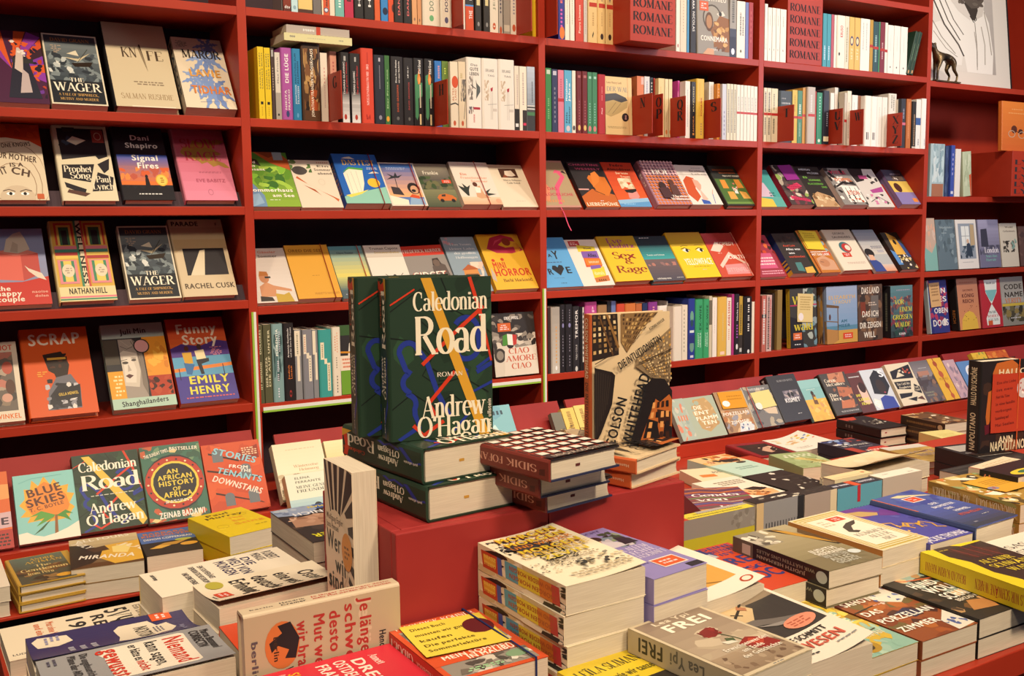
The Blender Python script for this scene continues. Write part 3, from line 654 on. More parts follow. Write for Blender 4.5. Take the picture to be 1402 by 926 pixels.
srow(.566, 'top row', 'spine-out books on the top row of the third bay', .004, '''
764.5 773.2 -28 2a2a86 | indigo | with orange print | .004 | e 60 18 40 16 e0762a;v 50 30 80 30 c5a lllll;v 50 90 140 34 d66 BLE
773.7 780 -30 e6ded0 | white | | .004 | m 50 40 120 14 998
780.5 786.9 -30 e6ded0 | white | | .004 | m 50 40 120 14 998
788 799.2 -28 bf3d28 | red | with cream script | .004 | v 50 20 90 26 ecb Pietro Linmann
799.4 804.2 -28 ccc4ba | pale grey | | .004 | m 50 20 100 20 99a
804.8 817.8 -30 e0c48c h | sand | with red band | .004 | r 0 84 100 94 b8382a;m 50 100 140 30 766;m 50 40 72 20 b96;l 8 222 40 14 55 24
818 828.6 -30 dcbd80 h | sand | with red band | .004 | r 0 82 100 92 b8382a;m 50 98 140 30 766;m 50 40 72 20 b96;e 50 16 24 7 322
829 839.2 -30 dcbd80 h | sand | with red band | .004 | r 0 80 100 90 b8382a;m 50 96 140 30 766;m 50 40 72 20 b96;e 50 16 24 7 322
925.5 931 -30 eee6da | white | | | e 50 12 14 4 a55
931.1 940 -28 d8cbb6 | cream | | | v 50 40 140 10 a98 llllllllllllllll
940.5 943.5 -28 4a94c4 | thin sky blue | | |
943.7 952.6 -28 26242a h | black | with white capitals | | w 50 90 150 40 ddd CONNEMARA;w 55 44 86 44 ccc NICOLAS
998.8 1007.8 -6 98948f | grey | with fading navy foot | | r 0 0 100 70 3c4254;r 0 0 100 50 272c40;m 50 85 140 34 555;e 50 14 26 8 dde
1008.4 1019.8 1 eae3d8 | white | with small dark print | | m 45 60 120 18 555;m 75 60 110 16 666;e 50 18 10 4 553
1020 1024.5 3 6c78b0 | periwinkle | | |
1024.7 1030.6 3 a02c34 | dark red | | | v 50 40 130 20 b55 llllll
''')
srow(.566, 'top row', 'spine-out books on the top row of the fourth bay', .004, '''
1046.4 1050.6 5 ece6dc | white | with dotted print | | m 50 30 60 16 888
1050.8 1056.4 10 e9e3d8 | white | with small print | | m 50 30 36 14 555;m 50 100 130 12 999
1056.6 1061.8 10.6 e9e3d8 | white | with small print | | m 50 30 36 14 555;m 50 100 130 12 999
1062 1067.4 11.4 e9e3d8 | white | with small print | | m 50 30 36 14 555;m 50 100 130 12 999
1067.6 1075.8 12.4 e9e3d8 | white | with small print | | m 50 30 36 14 555;m 50 100 130 12 999
1125.8 1131.4 18 3f94a4 | teal blue | | | m 50 20 60 26 cde
1131.6 1137 19 3f94a4 | teal blue | | | m 50 20 60 26 cde
1137.2 1141 19.6 b05060 | thin rose | | |
1141.2 1144.4 20.4 e6ded2 | thin white | | |
1144.6 1155.8 20.8 e9dfd0 h | cream | with red word | | v 50 88 122 40 b33 KRUSO;e 20 40 12 5 222
1156 1161.6 22 dcd2bc | ivory | | | m 50 20 120 26 775
1161.9 1169 23 dcb260 | golden | with a blue oval | | e 50 82 34 14 446;e 50 82 22 9 e8d0a0;v 50 28 62 34 e8d8b0 SETZ
1169.3 1176.8 24 dcb260 | golden | with a blue oval | | e 50 82 34 14 446;e 50 82 22 9 e8d0a0;v 50 28 62 34 e8d8b0 SETZ
1177.2 1189.8 25 ece6da | white | with faint print | | m 30 60 140 10 aaa;m 65 60 140 10 aaa
1190 1194.4 27 b78c34 | ochre | with red band | | r 0 70 100 78 b02a24
1194.6 1202 29.4 2c4c50 | petrol | with white script | | m 50 30 110 30 9bb;r 0 68 100 76 b02a24
1202.2 1204 30 4a8c62 | thin green | | |
1204.2 1210.4 30 7c2434 | wine red | | | m 50 40 90 24 caa;r 0 64 100 72 b02a24
1210.6 1214.2 31 e6e0d4 | narrow white | | | r 0 62 100 70 b02a24
1214.4 1222.6 34 ebe5da | plain white | | | m 50 70 120 6 bbb;e 50 20 8 3 555
1222.8 1231.4 35 ebe5da | plain white | | | m 50 70 120 6 bbb;e 50 20 8 3 555
1231.6 1241.2 36.4 ebe5da | plain white | | | m 50 70 120 6 bbb;e 50 20 8 3 555
''')
for i, dx in enumerate((0, .022)):                            # two green volumes leaning on the upright
    a = math.radians(17.5); zb = .566+Z0+.0008; P = Vector((0, .004, zb)); X0 = solve_x(1239.6, P, Vector((1,0,0)))+dx*1.06
    book('paperback', ['dark green spine leaning right, next to the white spines, top row', 'dark green spine leaning on the upright, last on the top row'][i], .12, .19, .021, frame(P+Vector((X0, 0, 0))+Vector((0,0,0)), (0,1,0), (math.sin(a),0,math.cos(a)), (math.cos(a),0,-math.sin(a)))@Matrix.Translation((0,.021*math.sin(a),0)), bg='243c2c', sp='e 50 10 26 6 c96\nm 50 50 110 16 89a078', hard=True, group='leaning dark green volumes')
srow(.26, 'second row', 'spine-out books on the second row of the second bay', .004, '''
355.4 364.3 63.6 e2c426 | yellow | with black lettering | | v 33 62 138 18 664 SAMUEL FINZI;v 68 62 138 18 664 SAMUELS BUCH;r 30 30 70 36 222;v 50 6 26 14 b92 lllll
364.5 373.3 65 e2c426 | yellow | with black lettering | | v 33 62 138 18 664 SAMUEL FINZI;v 68 62 138 18 664 SAMUELS BUCH;r 30 30 70 36 222;v 50 6 26 14 b92 lllll
373.6 378.3 65.5 4a3a38 | dark brown | | | v 50 60 110 30 a98 lllllllll;r 20 132 80 146 aaa
378.8 386.4 71.4 d6d0c6 | white and grey | | | r 0 0 100 60 a8a29a;v 50 80 140 26 777 Max Frisch;r 30 8 60 13 222
386.5 401.8 65 a955a4 h | violet | with white lettering | | v 50 76 138 40 eee DIE LÜGE;v 32 20 62 22 ddd NIKITA;v 68 20 64 22 ddd FRANKO;e 50 12 18 7 347
402 413.8 66.4 2f82b4 h | blue | with dark lettering | | v 30 76 140 22 135 ANLEITUNG ZUM;v 66 76 124 22 135 ALLEINSEIN;v 30 34 74 22 cde JONATHAN;v 66 34 72 22 cde FRANZEN;e 50 10 14 5 6ad
414.6 440.4 58.6 4a3020 h | broad brown photographic | | | g 0 0 100 150 5a3a24 3a2a20;b 0 20 100 140 60 16 7a5030 a07848 b89058 4a2a18 2a1a14 8a5a30;b 40 20 90 60 14 18 b05024 a04a20;v 54 8 82 18 e8e0d0 JONATHAN FRANZEN;v 54 84 140 18 e8e0d0 CROSSROADS
440.8 450.6 72 dfd4c4 | cream | with thin red lettering | | v 55 30 80 14 b99 llllllllllllll;v 55 82 120 12 c88 lllll
454 463.4 70 d79a86 | salmon | | .02 | v 50 80 130 22 b66 lllllll
468.2 480 71.4 262427 h | black and white | with red lettering | .003 | g 0 0 100 64 e2e2e2 8a8a8a;g 0 40 100 70 c8c8c8 262427;e 40 12 20 6 b0382a;v 30 60 130 22 ddd THOMAS GLAVINIC;v 66 62 130 20 b33 Das größere Wunder;r 30 132 60 142 aaa
480.6 495.3 72.8 262427 h | black and white | with red lettering | .003 | g 0 0 100 64 e2e2e2 8a8a8a;g 0 40 100 70 c8c8c8 262427;e 50 12 16 6 b0382a;v 32 60 112 22 ddd THOMAS GLAVINIC;v 68 62 124 20 b33 Das größere Wunder;r 40 132 60 142 aaa
495.6 512.8 65.7 cf4632 h | bright red | with cream lettering | | W 50 36 118 22 ecc DIE BRAUTPRINZESSIN;v 52 120 142 10 922 lllllll;b 30 8 70 18 8 6 922
513.4 528 75 262a38 h | navy | with pale lettering | | v 50 76 128 10 99a llllllllllllllll;r 40 136 60 144 bbc;e 50 14 18 5 889
528.3 535.2 75.7 3c6c3c | green | with yellow script | | v 50 34 120 26 ac9 Der Prinz von;e 50 12 30 6 d93
536.4 553.2 77 29262a h | black | with orange name | | v 50 28 88 18 b53 DAVID GROSSMAN;v 36 92 142 14 ddd Eine Frau flieht;v 66 92 140 14 ddd vor einer Nachricht;e 50 14 14 4 666
553.5 566.9 79 29262a h | dark grey | with red name | | v 50 34 96 18 a44 DAVID GROSSMAN;v 40 104 132 14 ddd der;v 70 104 132 14 ddd;e 50 14 14 4 666
567.3 581 79.6 242226 h | black | with a burning match | | p 4a8a64 0 18 30 18 30 60 90 66 90 96 40 96 40 116 0 112;p 4a8a64 0 20 20 12 40 22 40 60 0 70;r 52 2 72 26 dcc79a;r 56 40 72 92 c8bfae;p e08030 40 92 30 104 50 128 58 116 72 106 66 94;p f0b070 48 94 46 104 56 112 62 98;v 56 116 146 34 ddd Kind Grand
581.8 595.2 80.4 242226 h | black | with a burning match | | p 4a8a64 0 18 30 18 30 60 90 66 90 96 40 96 40 116 0 112;p 4a8a64 0 20 20 12 40 22 40 60 0 70;r 52 2 72 26 dcc79a;r 56 40 72 92 c8bfae;p e08030 40 92 30 104 50 128 58 116 72 106 66 94;p f0b070 48 94 46 104 56 112 62 98;v 56 116 146 34 ddd Kind Grand
596.4 606 83 3474c0 | cobalt blue | | .012 | v 60 110 140 26 d99 lllllll
606.3 617 83.5 66823c | moss green | | .012 | v 50 120 136 22 cd6 lil
617.5 628.4 84 ddd2bc | ivory | with orange balloon | | e 60 104 40 14 c8502e;v 35 60 90 22 b75 ALTES;v 66 62 88 22 b75 LAND;l 3 333 0 52 60 56 100 52;o 50 10 16 6 b53 6
628.8 638.8 84 d8c8ac | beige | with dark tree drawing | | b 30 60 100 110 30 10 6a6460 4a4442 8a827a;l 6 444 70 20 90 60 70 80;v 40 112 124 30 ba7 lllll;o 50 10 16 6 b53 6
639.2 659.8 78 e4ded6 h | broad white | with ink dancer drawing | | v 30 98 130 2 888 l;t 20 132 80 5 777 Das;t 14 122 86 7 555 GUTE;t 10 112 90 7 555 LEBEN;b 0 60 40 110 30 7 6a6460 8a827c b0a8a0;p 555c5c 62 104 70 96 98 88 98 78 72 66 64 62 68 84;l 2 444 20 92 62 84;r 40 40 96 45 a83444;b 0 30 40 46 14 6 5a5a66 8a7a70;v 45 12 30 12 c66 lllllll
660.2 682.2 79.6 e2dcd4 h | broad white | with faint candle drawing | | b 4 60 40 104 26 7 c9b8a4 d8ccbc b8a48e;t 14 122 80 6 888 DER LANGE;t 30 112 84 4 888 TAG;l 1.6 777 54 20 54 88 66 88 66 20;p a83444 50 86 56 80 68 82 70 90;r 64 38 100 44 c8c0b8;l 1 999 30 52 100 54
682.6 704.6 81 e2dcd4 h | broad white | with faint candle drawing | | b 4 60 40 104 26 7 c9b8a4 d8ccbc b8a48e;t 14 122 80 6 888 DER LANGE;t 30 112 84 4 888 TAG;l 1.6 777 54 20 54 88 66 88 66 20;p a83444 50 86 56 80 68 82 70 90;r 64 38 100 44 c8c0b8;l 1 999 30 52 100 54
705 711.6 90 dcd2c2 | cream and black | | | r 0 0 100 50 2a2624;r 20 8 80 16 ddd;m 60 60 130 22 a99
711.9 721.8 90.6 e4dccc | ivory and black | | | r 40 0 100 48 332c2a;r 50 12 90 18 c35;m 50 60 136 18 a99
722.2 732.8 91 a9b4c4 | pale blue striped | | | g 0 50 100 150 8a94a0 b4c0d2;r 0 0 100 36 3a3a3c;r 0 36 100 44 4a7a54;r 0 44 100 60 4a4a4c;r 0 50 100 53 ccc;r 0 57 100 60 ccc;v 66 66 116 16 445 lllllllllllll
''')
Zs = .26+Z0                                                  # two books lying on top of that row
def lying_on_row(xl, xr, yt, yb, y0, label, bg, ops, zb):
    P = Vector((0, y0, zb)); X0 = solve_x(xl, P, Vector((1,0,0))); X1 = solve_x(xr, P, Vector((1,0,0)))
    H = X1-X0; T = solve_y(yt, P+Vector((X0,0,0)), Vector((0,0,1)))
    book('paperback', label, .125, H, T, frame(P+Vector((X0,0,0)), (0,1,0), (-1,0,0), (0,0,1))@Matrix.Translation((0,-H,0)), bg=bg, sp=ops, group='books lying across the spine-out row')
    return zb+T
PZ = solve_y(58.6, Vector((solve_x(414.6, Vector((0,.004,Zs)), Vector((1,0,0))), .004, Zs)), Vector((0,0,1)))+Zs+.001
zt = lying_on_row(389, 482, 43.8, 52, -.012, 'pale yellow paperback lying flat across the spines, under a grey one', 'd6d2a2', 'm 50 20 30 20 998\nm 50 60 100 10 bbb8a0\nv 50 126 138 34 667 ooo', PZ)
lying_on_row(392, 478.5, 33, 42, -.004, 'grey paperback with red tab lying on the pale yellow one', 'b0a59e', 'r 0 70 100 80 b8402c\nv 50 84 112 28 eee lilllil', zt+.0005)
srow(.26, 'second row', 'spine-out books on the second row of the third bay', .004, '''
747.4 755.5 92.8 3c8048 | green | | | v 50 30 80 22 8b8 lllll llll;r 20 136 80 146 bcb
756 764 94.6 333a5c | navy | | | v 50 20 110 20 889 llllllll;r 20 136 80 146 bbc
764.3 772.6 95.6 d07a92 | pink | with red band | | r 0 74 100 82 b5303a;v 50 84 130 20 a56 llllllll
772.9 783.2 96 5aa6cc | sky blue | with dark lettering | | v 30 76 130 22 e8f0f0 Mittelmeer;v 66 76 120 22 e8f0f0 Jahre;v 30 22 50 22 245 Nils;v 66 22 64 22 245 Minkmar;e 50 10 26 7 c8c0c8
783.5 788.6 96.6 e4ddd0 | thin white | | | e 50 12 34 6 444
789 796.2 97.3 6a2026 h | maroon | with a gold dot | | v 50 24 80 18 a66 llllllll;e 50 13 30 7 d8b868;r 20 134 80 140 a66
796.6 804.2 97.6 6a2026 h | maroon | with a gold dot | | v 50 24 80 18 a66 llllllll;e 50 13 30 7 d8b868;r 20 134 80 140 a66
804.6 811 98.6 3e7e5a | green | with a pink dot | | v 50 24 76 22 8ba llllllll;e 50 12 30 7 c87a7a;r 30 134 80 140 9cb
811.2 817.9 99 3e7e5a | green | with a pink dot | | v 50 24 76 22 8ba llllllll;e 50 12 30 7 c87a7a;r 30 134 80 140 9cb
818.2 828.6 101.7 a8242c h | bright red | with small white print | | v 50 50 66 20 ecc Pfeil;v 50 84 120 16 d88 llll lllll
''')
srow(.26, 'second row', 'books behind the letter dividers of the third bay', .03, '''
872 881.5 104 d0784c | orange | behind the divider | | r 60 130 100 148 d8b0a8
882 889.5 104.5 d3d3d6 | pale grey | behind the divider | | m 50 100 140 20 88a
''')
srow(.26, 'second row', 'spine-out books on the second row of the third bay', .004, '''
890 894.2 106 2a3038 | thin charcoal | | .03 | v 50 100 140 36 ccc lllll
894.6 901 107 b03a34 | brick red | | .03 |
901.2 909.6 107 e0c690 | cream yellow | | .012 | m 40 30 130 12 ca6
909.9 915 108 e2d0a4 | buttery | with a tiny orange dot | .012 | e 50 14 26 6 d84;m 50 40 130 12 cb8
915.2 920.2 108.4 e2d0a4 | buttery | with a tiny orange dot | .012 | e 50 14 26 6 d84;m 50 40 130 12 cb8
927.5 937 110.5 c2459a | magenta | | .03 | e 20 112 30 12 d8b
937.8 944.6 111 e6dfd6 | white | | | m 50 30 130 12 99a
945 951.8 112 262328 h | black | with golden lettering | | v 50 16 60 30 c84 AMOKA;v 50 70 138 26 cb8 KUZUSHI;r 30 8 70 14 c84
952.2 963.4 107.7 d8b24a h | golden yellow | with red lettering | | v 62 56 104 24 a4302a MOHAWK;v 34 56 140 22 d0a038 RICHARD RUSSO;v 60 8 40 22 a86 lllll
970 981 112 ddd8d0 | white | behind the divider | .03 | m 40 70 140 16 bbb
981.3 987.7 114.5 d98c30 | amber | | .012 | v 50 96 140 24 ecb lllll
988.4 994.2 114.8 c4c8d4 | bluish white | | | v 50 10 80 22 88a llllll
994.6 999.2 114.6 d8d2ba | linen | with dark print | | m 50 20 136 34 666
999.4 1003.6 115 d8d2ba | linen | with dark print | | m 50 20 136 34 666
1003.8 1008 115.4 d8d2ba | linen | with dark print | | m 50 20 136 34 666
1008.3 1013 116 e6e0d4 | white | with a red band | | r 0 72 100 78 b8302e;m 50 82 120 24 999
1013.2 1017.6 116.4 e6e0d4 | white | with a red band | | r 0 72 100 78 b8302e;m 50 82 120 24 999
1017.8 1022.2 116.8 e6e0d4 | white | with a red band | | r 0 72 100 78 b8302e;m 50 82 120 24 999
1022.4 1026.8 117.2 e6e0d4 | white | with a red band | | r 0 72 100 78 b8302e;m 50 82 120 24 999
1027 1031.4 117.8 e6e0d4 | white | with a red band | | r 0 72 100 78 b8302e;m 50 82 120 24 999
1031.6 1036.4 118.4 e6e0d4 | white | with a red band | | r 0 72 100 78 b8302e;m 50 82 120 24 999
''')
srow(.26, 'second row', 'spine-out books on the second row of the fourth bay', .004, '''
1045.2 1049.6 120 e0d6bc | cream | with dark print and red band | | r 0 74 100 81 b8302e;m 50 84 140 40 444;m 50 20 68 36 555
1049.8 1055.2 120.4 e0d6bc | cream | with dark print and red band | | r 0 74 100 81 b8302e;m 50 84 140 40 444;m 50 20 68 36 555
1055.5 1064.2 121 dccfae | beige | with red band | | r 0 74 100 81 b8302e;m 40 24 66 26 665;m 40 90 136 22 887
1064.8 1083.6 124 3c4448 h | broad charcoal | | .006 | t 10 112 90 5 bbb lllllllll;t 10 126 50 4 999 llll
1084 1091 123 d0b24c | mustard | with red band | .006 | r 0 70 100 77 b8302e;m 50 90 136 20 a83
1091.3 1097.6 124 4a8266 | green | with red band | .006 | r 0 70 100 77 b8302e;m 50 84 112 40 cdc;m 50 20 60 24 9ba
1097.8 1103.5 120 c08c3c | ochre | with red band | .006 | r 0 72 100 79 b8302e
1103.7 1114.8 119 b9aea4 h | warm grey | with red band | | r 0 72 100 79 b8302e;v 45 84 130 26 ddd lllllllllll
1115 1116.7 125 b83a34 | thin red | | |
1117.4 1124.8 126.5 2e8462 | emerald | | | v 55 70 140 20 9cb llllllll;e 50 10 22 5 cdc
1125 1133.8 124 202430 h | navy | with cream foot | | r 0 8 100 22 d8c8a4;v 66 50 90 20 99a lllllll
1135.6 1141 127 e6e0d6 | white | behind the divider | .03 |
1141.2 1146 119.7 dfd4c8 | cream | behind the divider | .03 |
1146.5 1154.4 121 2e3e48 h | petrol | with yellow spot | .03 | e 60 128 34 14 d8c060;e 40 122 26 10 e8e0c0
1155 1158.6 127 c8beae | sand | | | r 0 66 100 74 b8302e
1158.8 1164.4 124.4 e4dac6 | cream | | | m 40 20 120 20 a98
1165 1173 130 e9e4da | white | | .02 | m 40 40 130 12 bbb
1173.2 1177.2 131 9a6a54 | brown | | .02 |
1177.4 1182 131 4a5a9a | denim blue | | .02 |
1182.2 1190.8 131 ece7de h | white | with black marks | | r 20 20 40 42 444;r 52 20 66 42 555
1191 1199 132 ece7de h | white | with black marks | | r 20 20 40 42 444;r 52 20 66 42 555
1199.3 1206.4 132.5 e8e2d6 | pale cream | | | m 50 8 120 10 bba
1206.6 1213.6 133 e8e2d6 | pale cream | | | m 50 8 120 10 bba
1214.4 1227.8 128 e2dacd h | broad cream | with dark upper print | .03 | m 30 110 146 16 776;m 62 104 146 16 776
1228 1231 136 e6dfd2 | narrow white | | .02 |
1232.4 1239.6 135 34343c | charcoal | with pink band | .004 | r 0 70 100 78 c86a80;m 55 90 120 26 99a
1239.8 1246.2 135.4 b86a34 | rust orange | | | m 50 30 140 18 d96
1246.6 1252.6 139 26221f h | black | with golden print | | m 50 10 110 30 a86;r 0 0 100 6 cba
1252.8 1259.4 136 e6e2da | white | with blue block | | r 0 72 100 94 3a5a94;m 60 10 30 20 667
1259.6 1268.6 135 ebe7e0 h | white | | | m 50 10 30 14 99a
''')
srow(-.56, 'fifth row', 'spine-out books on the fifth row of the second bay', .004, '''
355.4 363.4 446 54553e | olive | | | v 50 94 142 30 c9c5a4 DOLORES;v 50 26 80 30 c9c5a4 IST NIEMAND
363.7 374.6 445 565740 | olive | with pale lettering | | v 66 94 140 24 d4d0b0 UNTER;v 30 30 88 24 d4d0b0 DER PIAZZA;v 66 30 90 24 c9c5a4 DIE AUF
375 390 444 7fa0a4 h | grey teal | with white lettering | | b 0 30 100 130 30 18 4a6a6c 3a5254 9ab4b6 5a7c80;v 40 88 140 26 e4ece8 FLORENTIA;v 70 96 136 12 ccd llllllllll;v 46 40 80 18 ccd llll llllll;v 46 8 28 14 dde llll
390.5 404.8 443 252225 h | black | with orange lettering | | v 40 84 140 18 ddd Artemisia Gentileschi;v 70 84 142 18 ccc und der Zorn der Frauen;v 40 42 70 18 d47a3a Judith;v 70 42 68 18 d47a3a Lindell;o 55 14 14 7 933 4
406 415.4 452 84868c | grey and cream | | | r 0 94 80 148 e4dcc8;r 30 40 70 96 e4dcc8;m 40 98 142 20 887
415.9 430 452 80828c h | grey | with stepped cream labels | | r 0 98 34 140 e4dcc8;v 17 102 136 10 c65 lllllll;r 34 88 66 100 e4dcc8;r 58 38 92 94 e4dcc8;v 75 44 90 10 777 llllllll
430.4 437.6 452 84868c | steel grey | with cream label | | r 0 96 60 148 e4dcc8;r 40 40 80 100 e4dcc8
438 455.8 452 3e9c9a h | turquoise | with stepped cream labels | | r 4 84 38 122 e8e0c4;v 21 88 118 12 776 lllllll;r 38 74 64 86 e8e0c4;r 64 14 94 76 e8e0c4;v 79 16 72 14 665 ELSA MORANTE
456.4 468 448.6 e0d8c8 h | cream | with orange lettering | | v 30 98 132 14 c86 llllll;v 60 94 140 12 d97 llllllll;v 46 60 86 12 665 lllll;v 50 6 46 12 333 llllll
''')
srow(-.56, 'fifth row', 'spine-out books on the fifth row of the third bay', .004, '''
750.4 754.2 421.5 3a2c2c | dark brown | | |
754.6 766.7 421 b8b4ae h | silver grey | with orange print | | g 0 0 100 150 c4c0b8 a29e98;v 55 22 108 18 d0a060 lllllllllll;e 55 12 14 5 eee
767 773.4 417.5 24242a h | black | with blue dot | | v 55 12 84 18 889 llll llllll;e 60 104 24 5 88b;v 55 112 140 18 889 lllll
773.7 783.4 417.2 24242a h | black | with blue dot | | v 60 12 84 14 889 llll llllll;e 60 104 20 5 88b;v 60 112 140 14 889 lllll
783.8 793.4 420 2c2c32 h | black | with white capitals | | v 50 76 142 44 ddd TREMOR;v 50 26 62 26 bbb TEJU COLE;e 50 6 22 6 ccc
793.8 800 421 1e1e22 h | black | with white column | | r 60 20 94 150 d8d4cc;v 77 30 140 22 222 lllllllll
800.4 817 414 b84a94 h | magenta | | .03 | v 70 110 140 24 ebd EP
818 830.8 418 9c7a56 h | tan | | .03 | 
831.4 836.6 413 2a2a30 | black | | .03 |
836.8 843.2 412.6 6478b0 | slate blue | | .03 |
843.8 855 416.5 c64a34 h | red | | .03 |
855.4 870 416 c8743c h | pumpkin | | .03 |
870.4 878.8 416 b4683c | copper | | .03 |
879.2 886.4 415 243460 | navy | | .03 |
886.8 899.4 414 82388c h | purple | | .03 | v 55 110 140 26 d9a lllll
900 912.6 419 e8e2da h | white | with a thin red line | .03 | r 0 128 60 131 c65
913 920 412.4 d8d4cc | striped white | | .03 | r 60 90 100 140 333
920.8 933 420 ddd4c6 h | cream white | | | 
933.4 941 418 ddd3c2 | cream | | | v 40 20 140 16 998 lllllllllll
941.5 950.6 409.4 2a3a90 h | blue and teal | patterned | | e 50 106 34 14 6aa08c;e 50 90 26 9 2a4a5a;r 10 66 90 72 cdd;e 50 32 40 14 6a9488;r 0 40 100 60 2a3478;r 20 4 80 10 ccd
951 961.6 410.4 3a9c6a h | bright green | with EX-WIFE lettering | | v 64 72 136 36 1c4c34 EX-WIFE;v 34 30 66 22 bdc PARROTT;v 66 28 66 22 bdc URSULA
961.9 970 410 3a9c6a h | bright green | with EX-WIFE lettering | | v 64 72 136 36 1c4c34 EX-WIFE;v 34 30 66 22 bdc PARROTT;v 66 28 66 22 bdc URSULA
970.3 974.6 405.8 c8bda4 | sand | with dark top | | r 0 80 100 140 6a6456
974.9 981.2 408 e8e0d8 | white | | | m 50 60 130 10 bbb
981.6 994 407 d8ae50 h | mustard yellow | | | m 55 40 110 14 cb8;r 20 4 80 12 ecb
994.3 1000.8 408 e6dcce | cream | with red lettering | | v 50 76 142 44 b53a34 ADELSSEIN;v 50 40 70 20 c87a6a llllll
1001 1004.6 403 a83478 | magenta | | |
1004.8 1011 403 28242c h | black | with violet lettering | | v 50 84 130 40 ccc Nicht ich;v 50 40 76 40 95a lllll;e 50 20 28 7 ddd
1011.3 1016.2 406 b8963c | black and yellow | | | r 0 0 100 50 3a3432;m 50 56 130 40 443;r 20 6 80 16 bbb
1016.5 1028 406.6 222024 h | black | with white lettering | | v 60 58 130 24 ddd llll lll llll;e 64 6 16 5 ddd;r 40 136 76 146 ccc
1028.6 1036 413.4 e4dccb | ivory | | | 
''')
srow(-.56, 'fifth row', 'spine-out books on the fifth row of the fourth bay', .004, '''
1042.4 1048.4 405 b8665c | striped red | | | r 0 90 100 100 333;m 50 20 140 40 ddd
1048.7 1056 404.4 c8a8a4 | striped pink and black | | | m 40 6 146 30 333;m 74 10 140 20 b44
1056.4 1063 402 3a2e26 | dark brown | | .02 |
1063.2 1070 397.4 8c7444 | bronze brown | | .008 |
''')
srow(.055, 'right bay', 'spine-out books beside the LYRIK sign', .004, '''
1272 1291.6 196.6 9db3b8 h | pale blue marbled | | | b 0 40 100 150 30 22 b8ccd0 8aa4ac c8d4d4;r 0 0 100 36 a06a50;m 66 60 140 8 789
1292.4 1300 200 39486c | slate blue | | .01 | b 0 10 100 140 14 20 2c3858 4a5a80
1300.3 1305.6 199 3a4fa0 | royal blue | | | v 50 60 130 26 99c lllll;r 20 8 80 16 ccd
1305.9 1313.4 204 e0dad4 h | white | | |
''')
a = math.radians(-5); P = Vector((0, .004, .055+Z0+.0008)); X0 = solve_x(1318.5, P, Vector((1,0,0)))
book('hardcover', 'pale green volume with orange corner leaning left, right bay', .12, .2, .062, frame(P+Vector((X0,0,0)), (0,1,0), (math.sin(a),0,math.cos(a)), (math.cos(a),0,-math.sin(a))), bg='b4bfa0', sp='b 0 30 100 140 16 22 a4b090 c4ccb0\np c4502c 70 70 100 74 100 0 88 0\nm 40 84 120 8 786', hard=True)
# ---------------- books shown face out ----------------
def face(zs, y0, deg, group, txt, kw=None):
    for blk in txt.strip().split('\n@'):
        lines = blk.strip().lstrip('@').split('\n'); p = lines[0].split('|'); n = p[0].split()
        k = dict(group=group); k.update(eval('dict('+p[2]+')') if len(p) > 2 else {})
        T = float(n[3]); hard = n[4][0] == 'h'
        leaning(p[1].strip(), float(n[0]), float(n[1]), float(n[2]), zs, y0, T, k.pop('deg', deg), 'hardcover' if hard else 'paperback', bg=n[5], hard=hard, front='\n'.join(lines[1:]), **k)
WAGER = '''r 0 0 100 150 d8cfb8
r 3 3 97 147 3a4048
g 3 50 97 130 3c464e 6a7478
b 3 50 97 112 46 10 56626a 2e363e 7a868a 454f58
b 3 66 50 100 12 8 b8c0c0 8a9698 d0d4d0
p d8d0b8 40 108 62 104 58 116
p c8bc9c 34 100 60 98 84 112 60 92
p 2a2018 46 88 86 92 80 82 52 80
l 1 332 58 90 80 120
r 3 3 97 50 22262c
T 14 134 86 7 b07a4a DAVID GRANN
x 12 108 34 126 5 a98
T 38 48 64 8 ece4d0 THE
T 8 28 92 17 ece4d0 WAGER
T 14 18 86 5 c49a5a A TALE OF SHIPWRECK,
T 16 9 84 5 c49a5a MUTINY AND MURDER'''
A_ = 'books face out in the left bay'
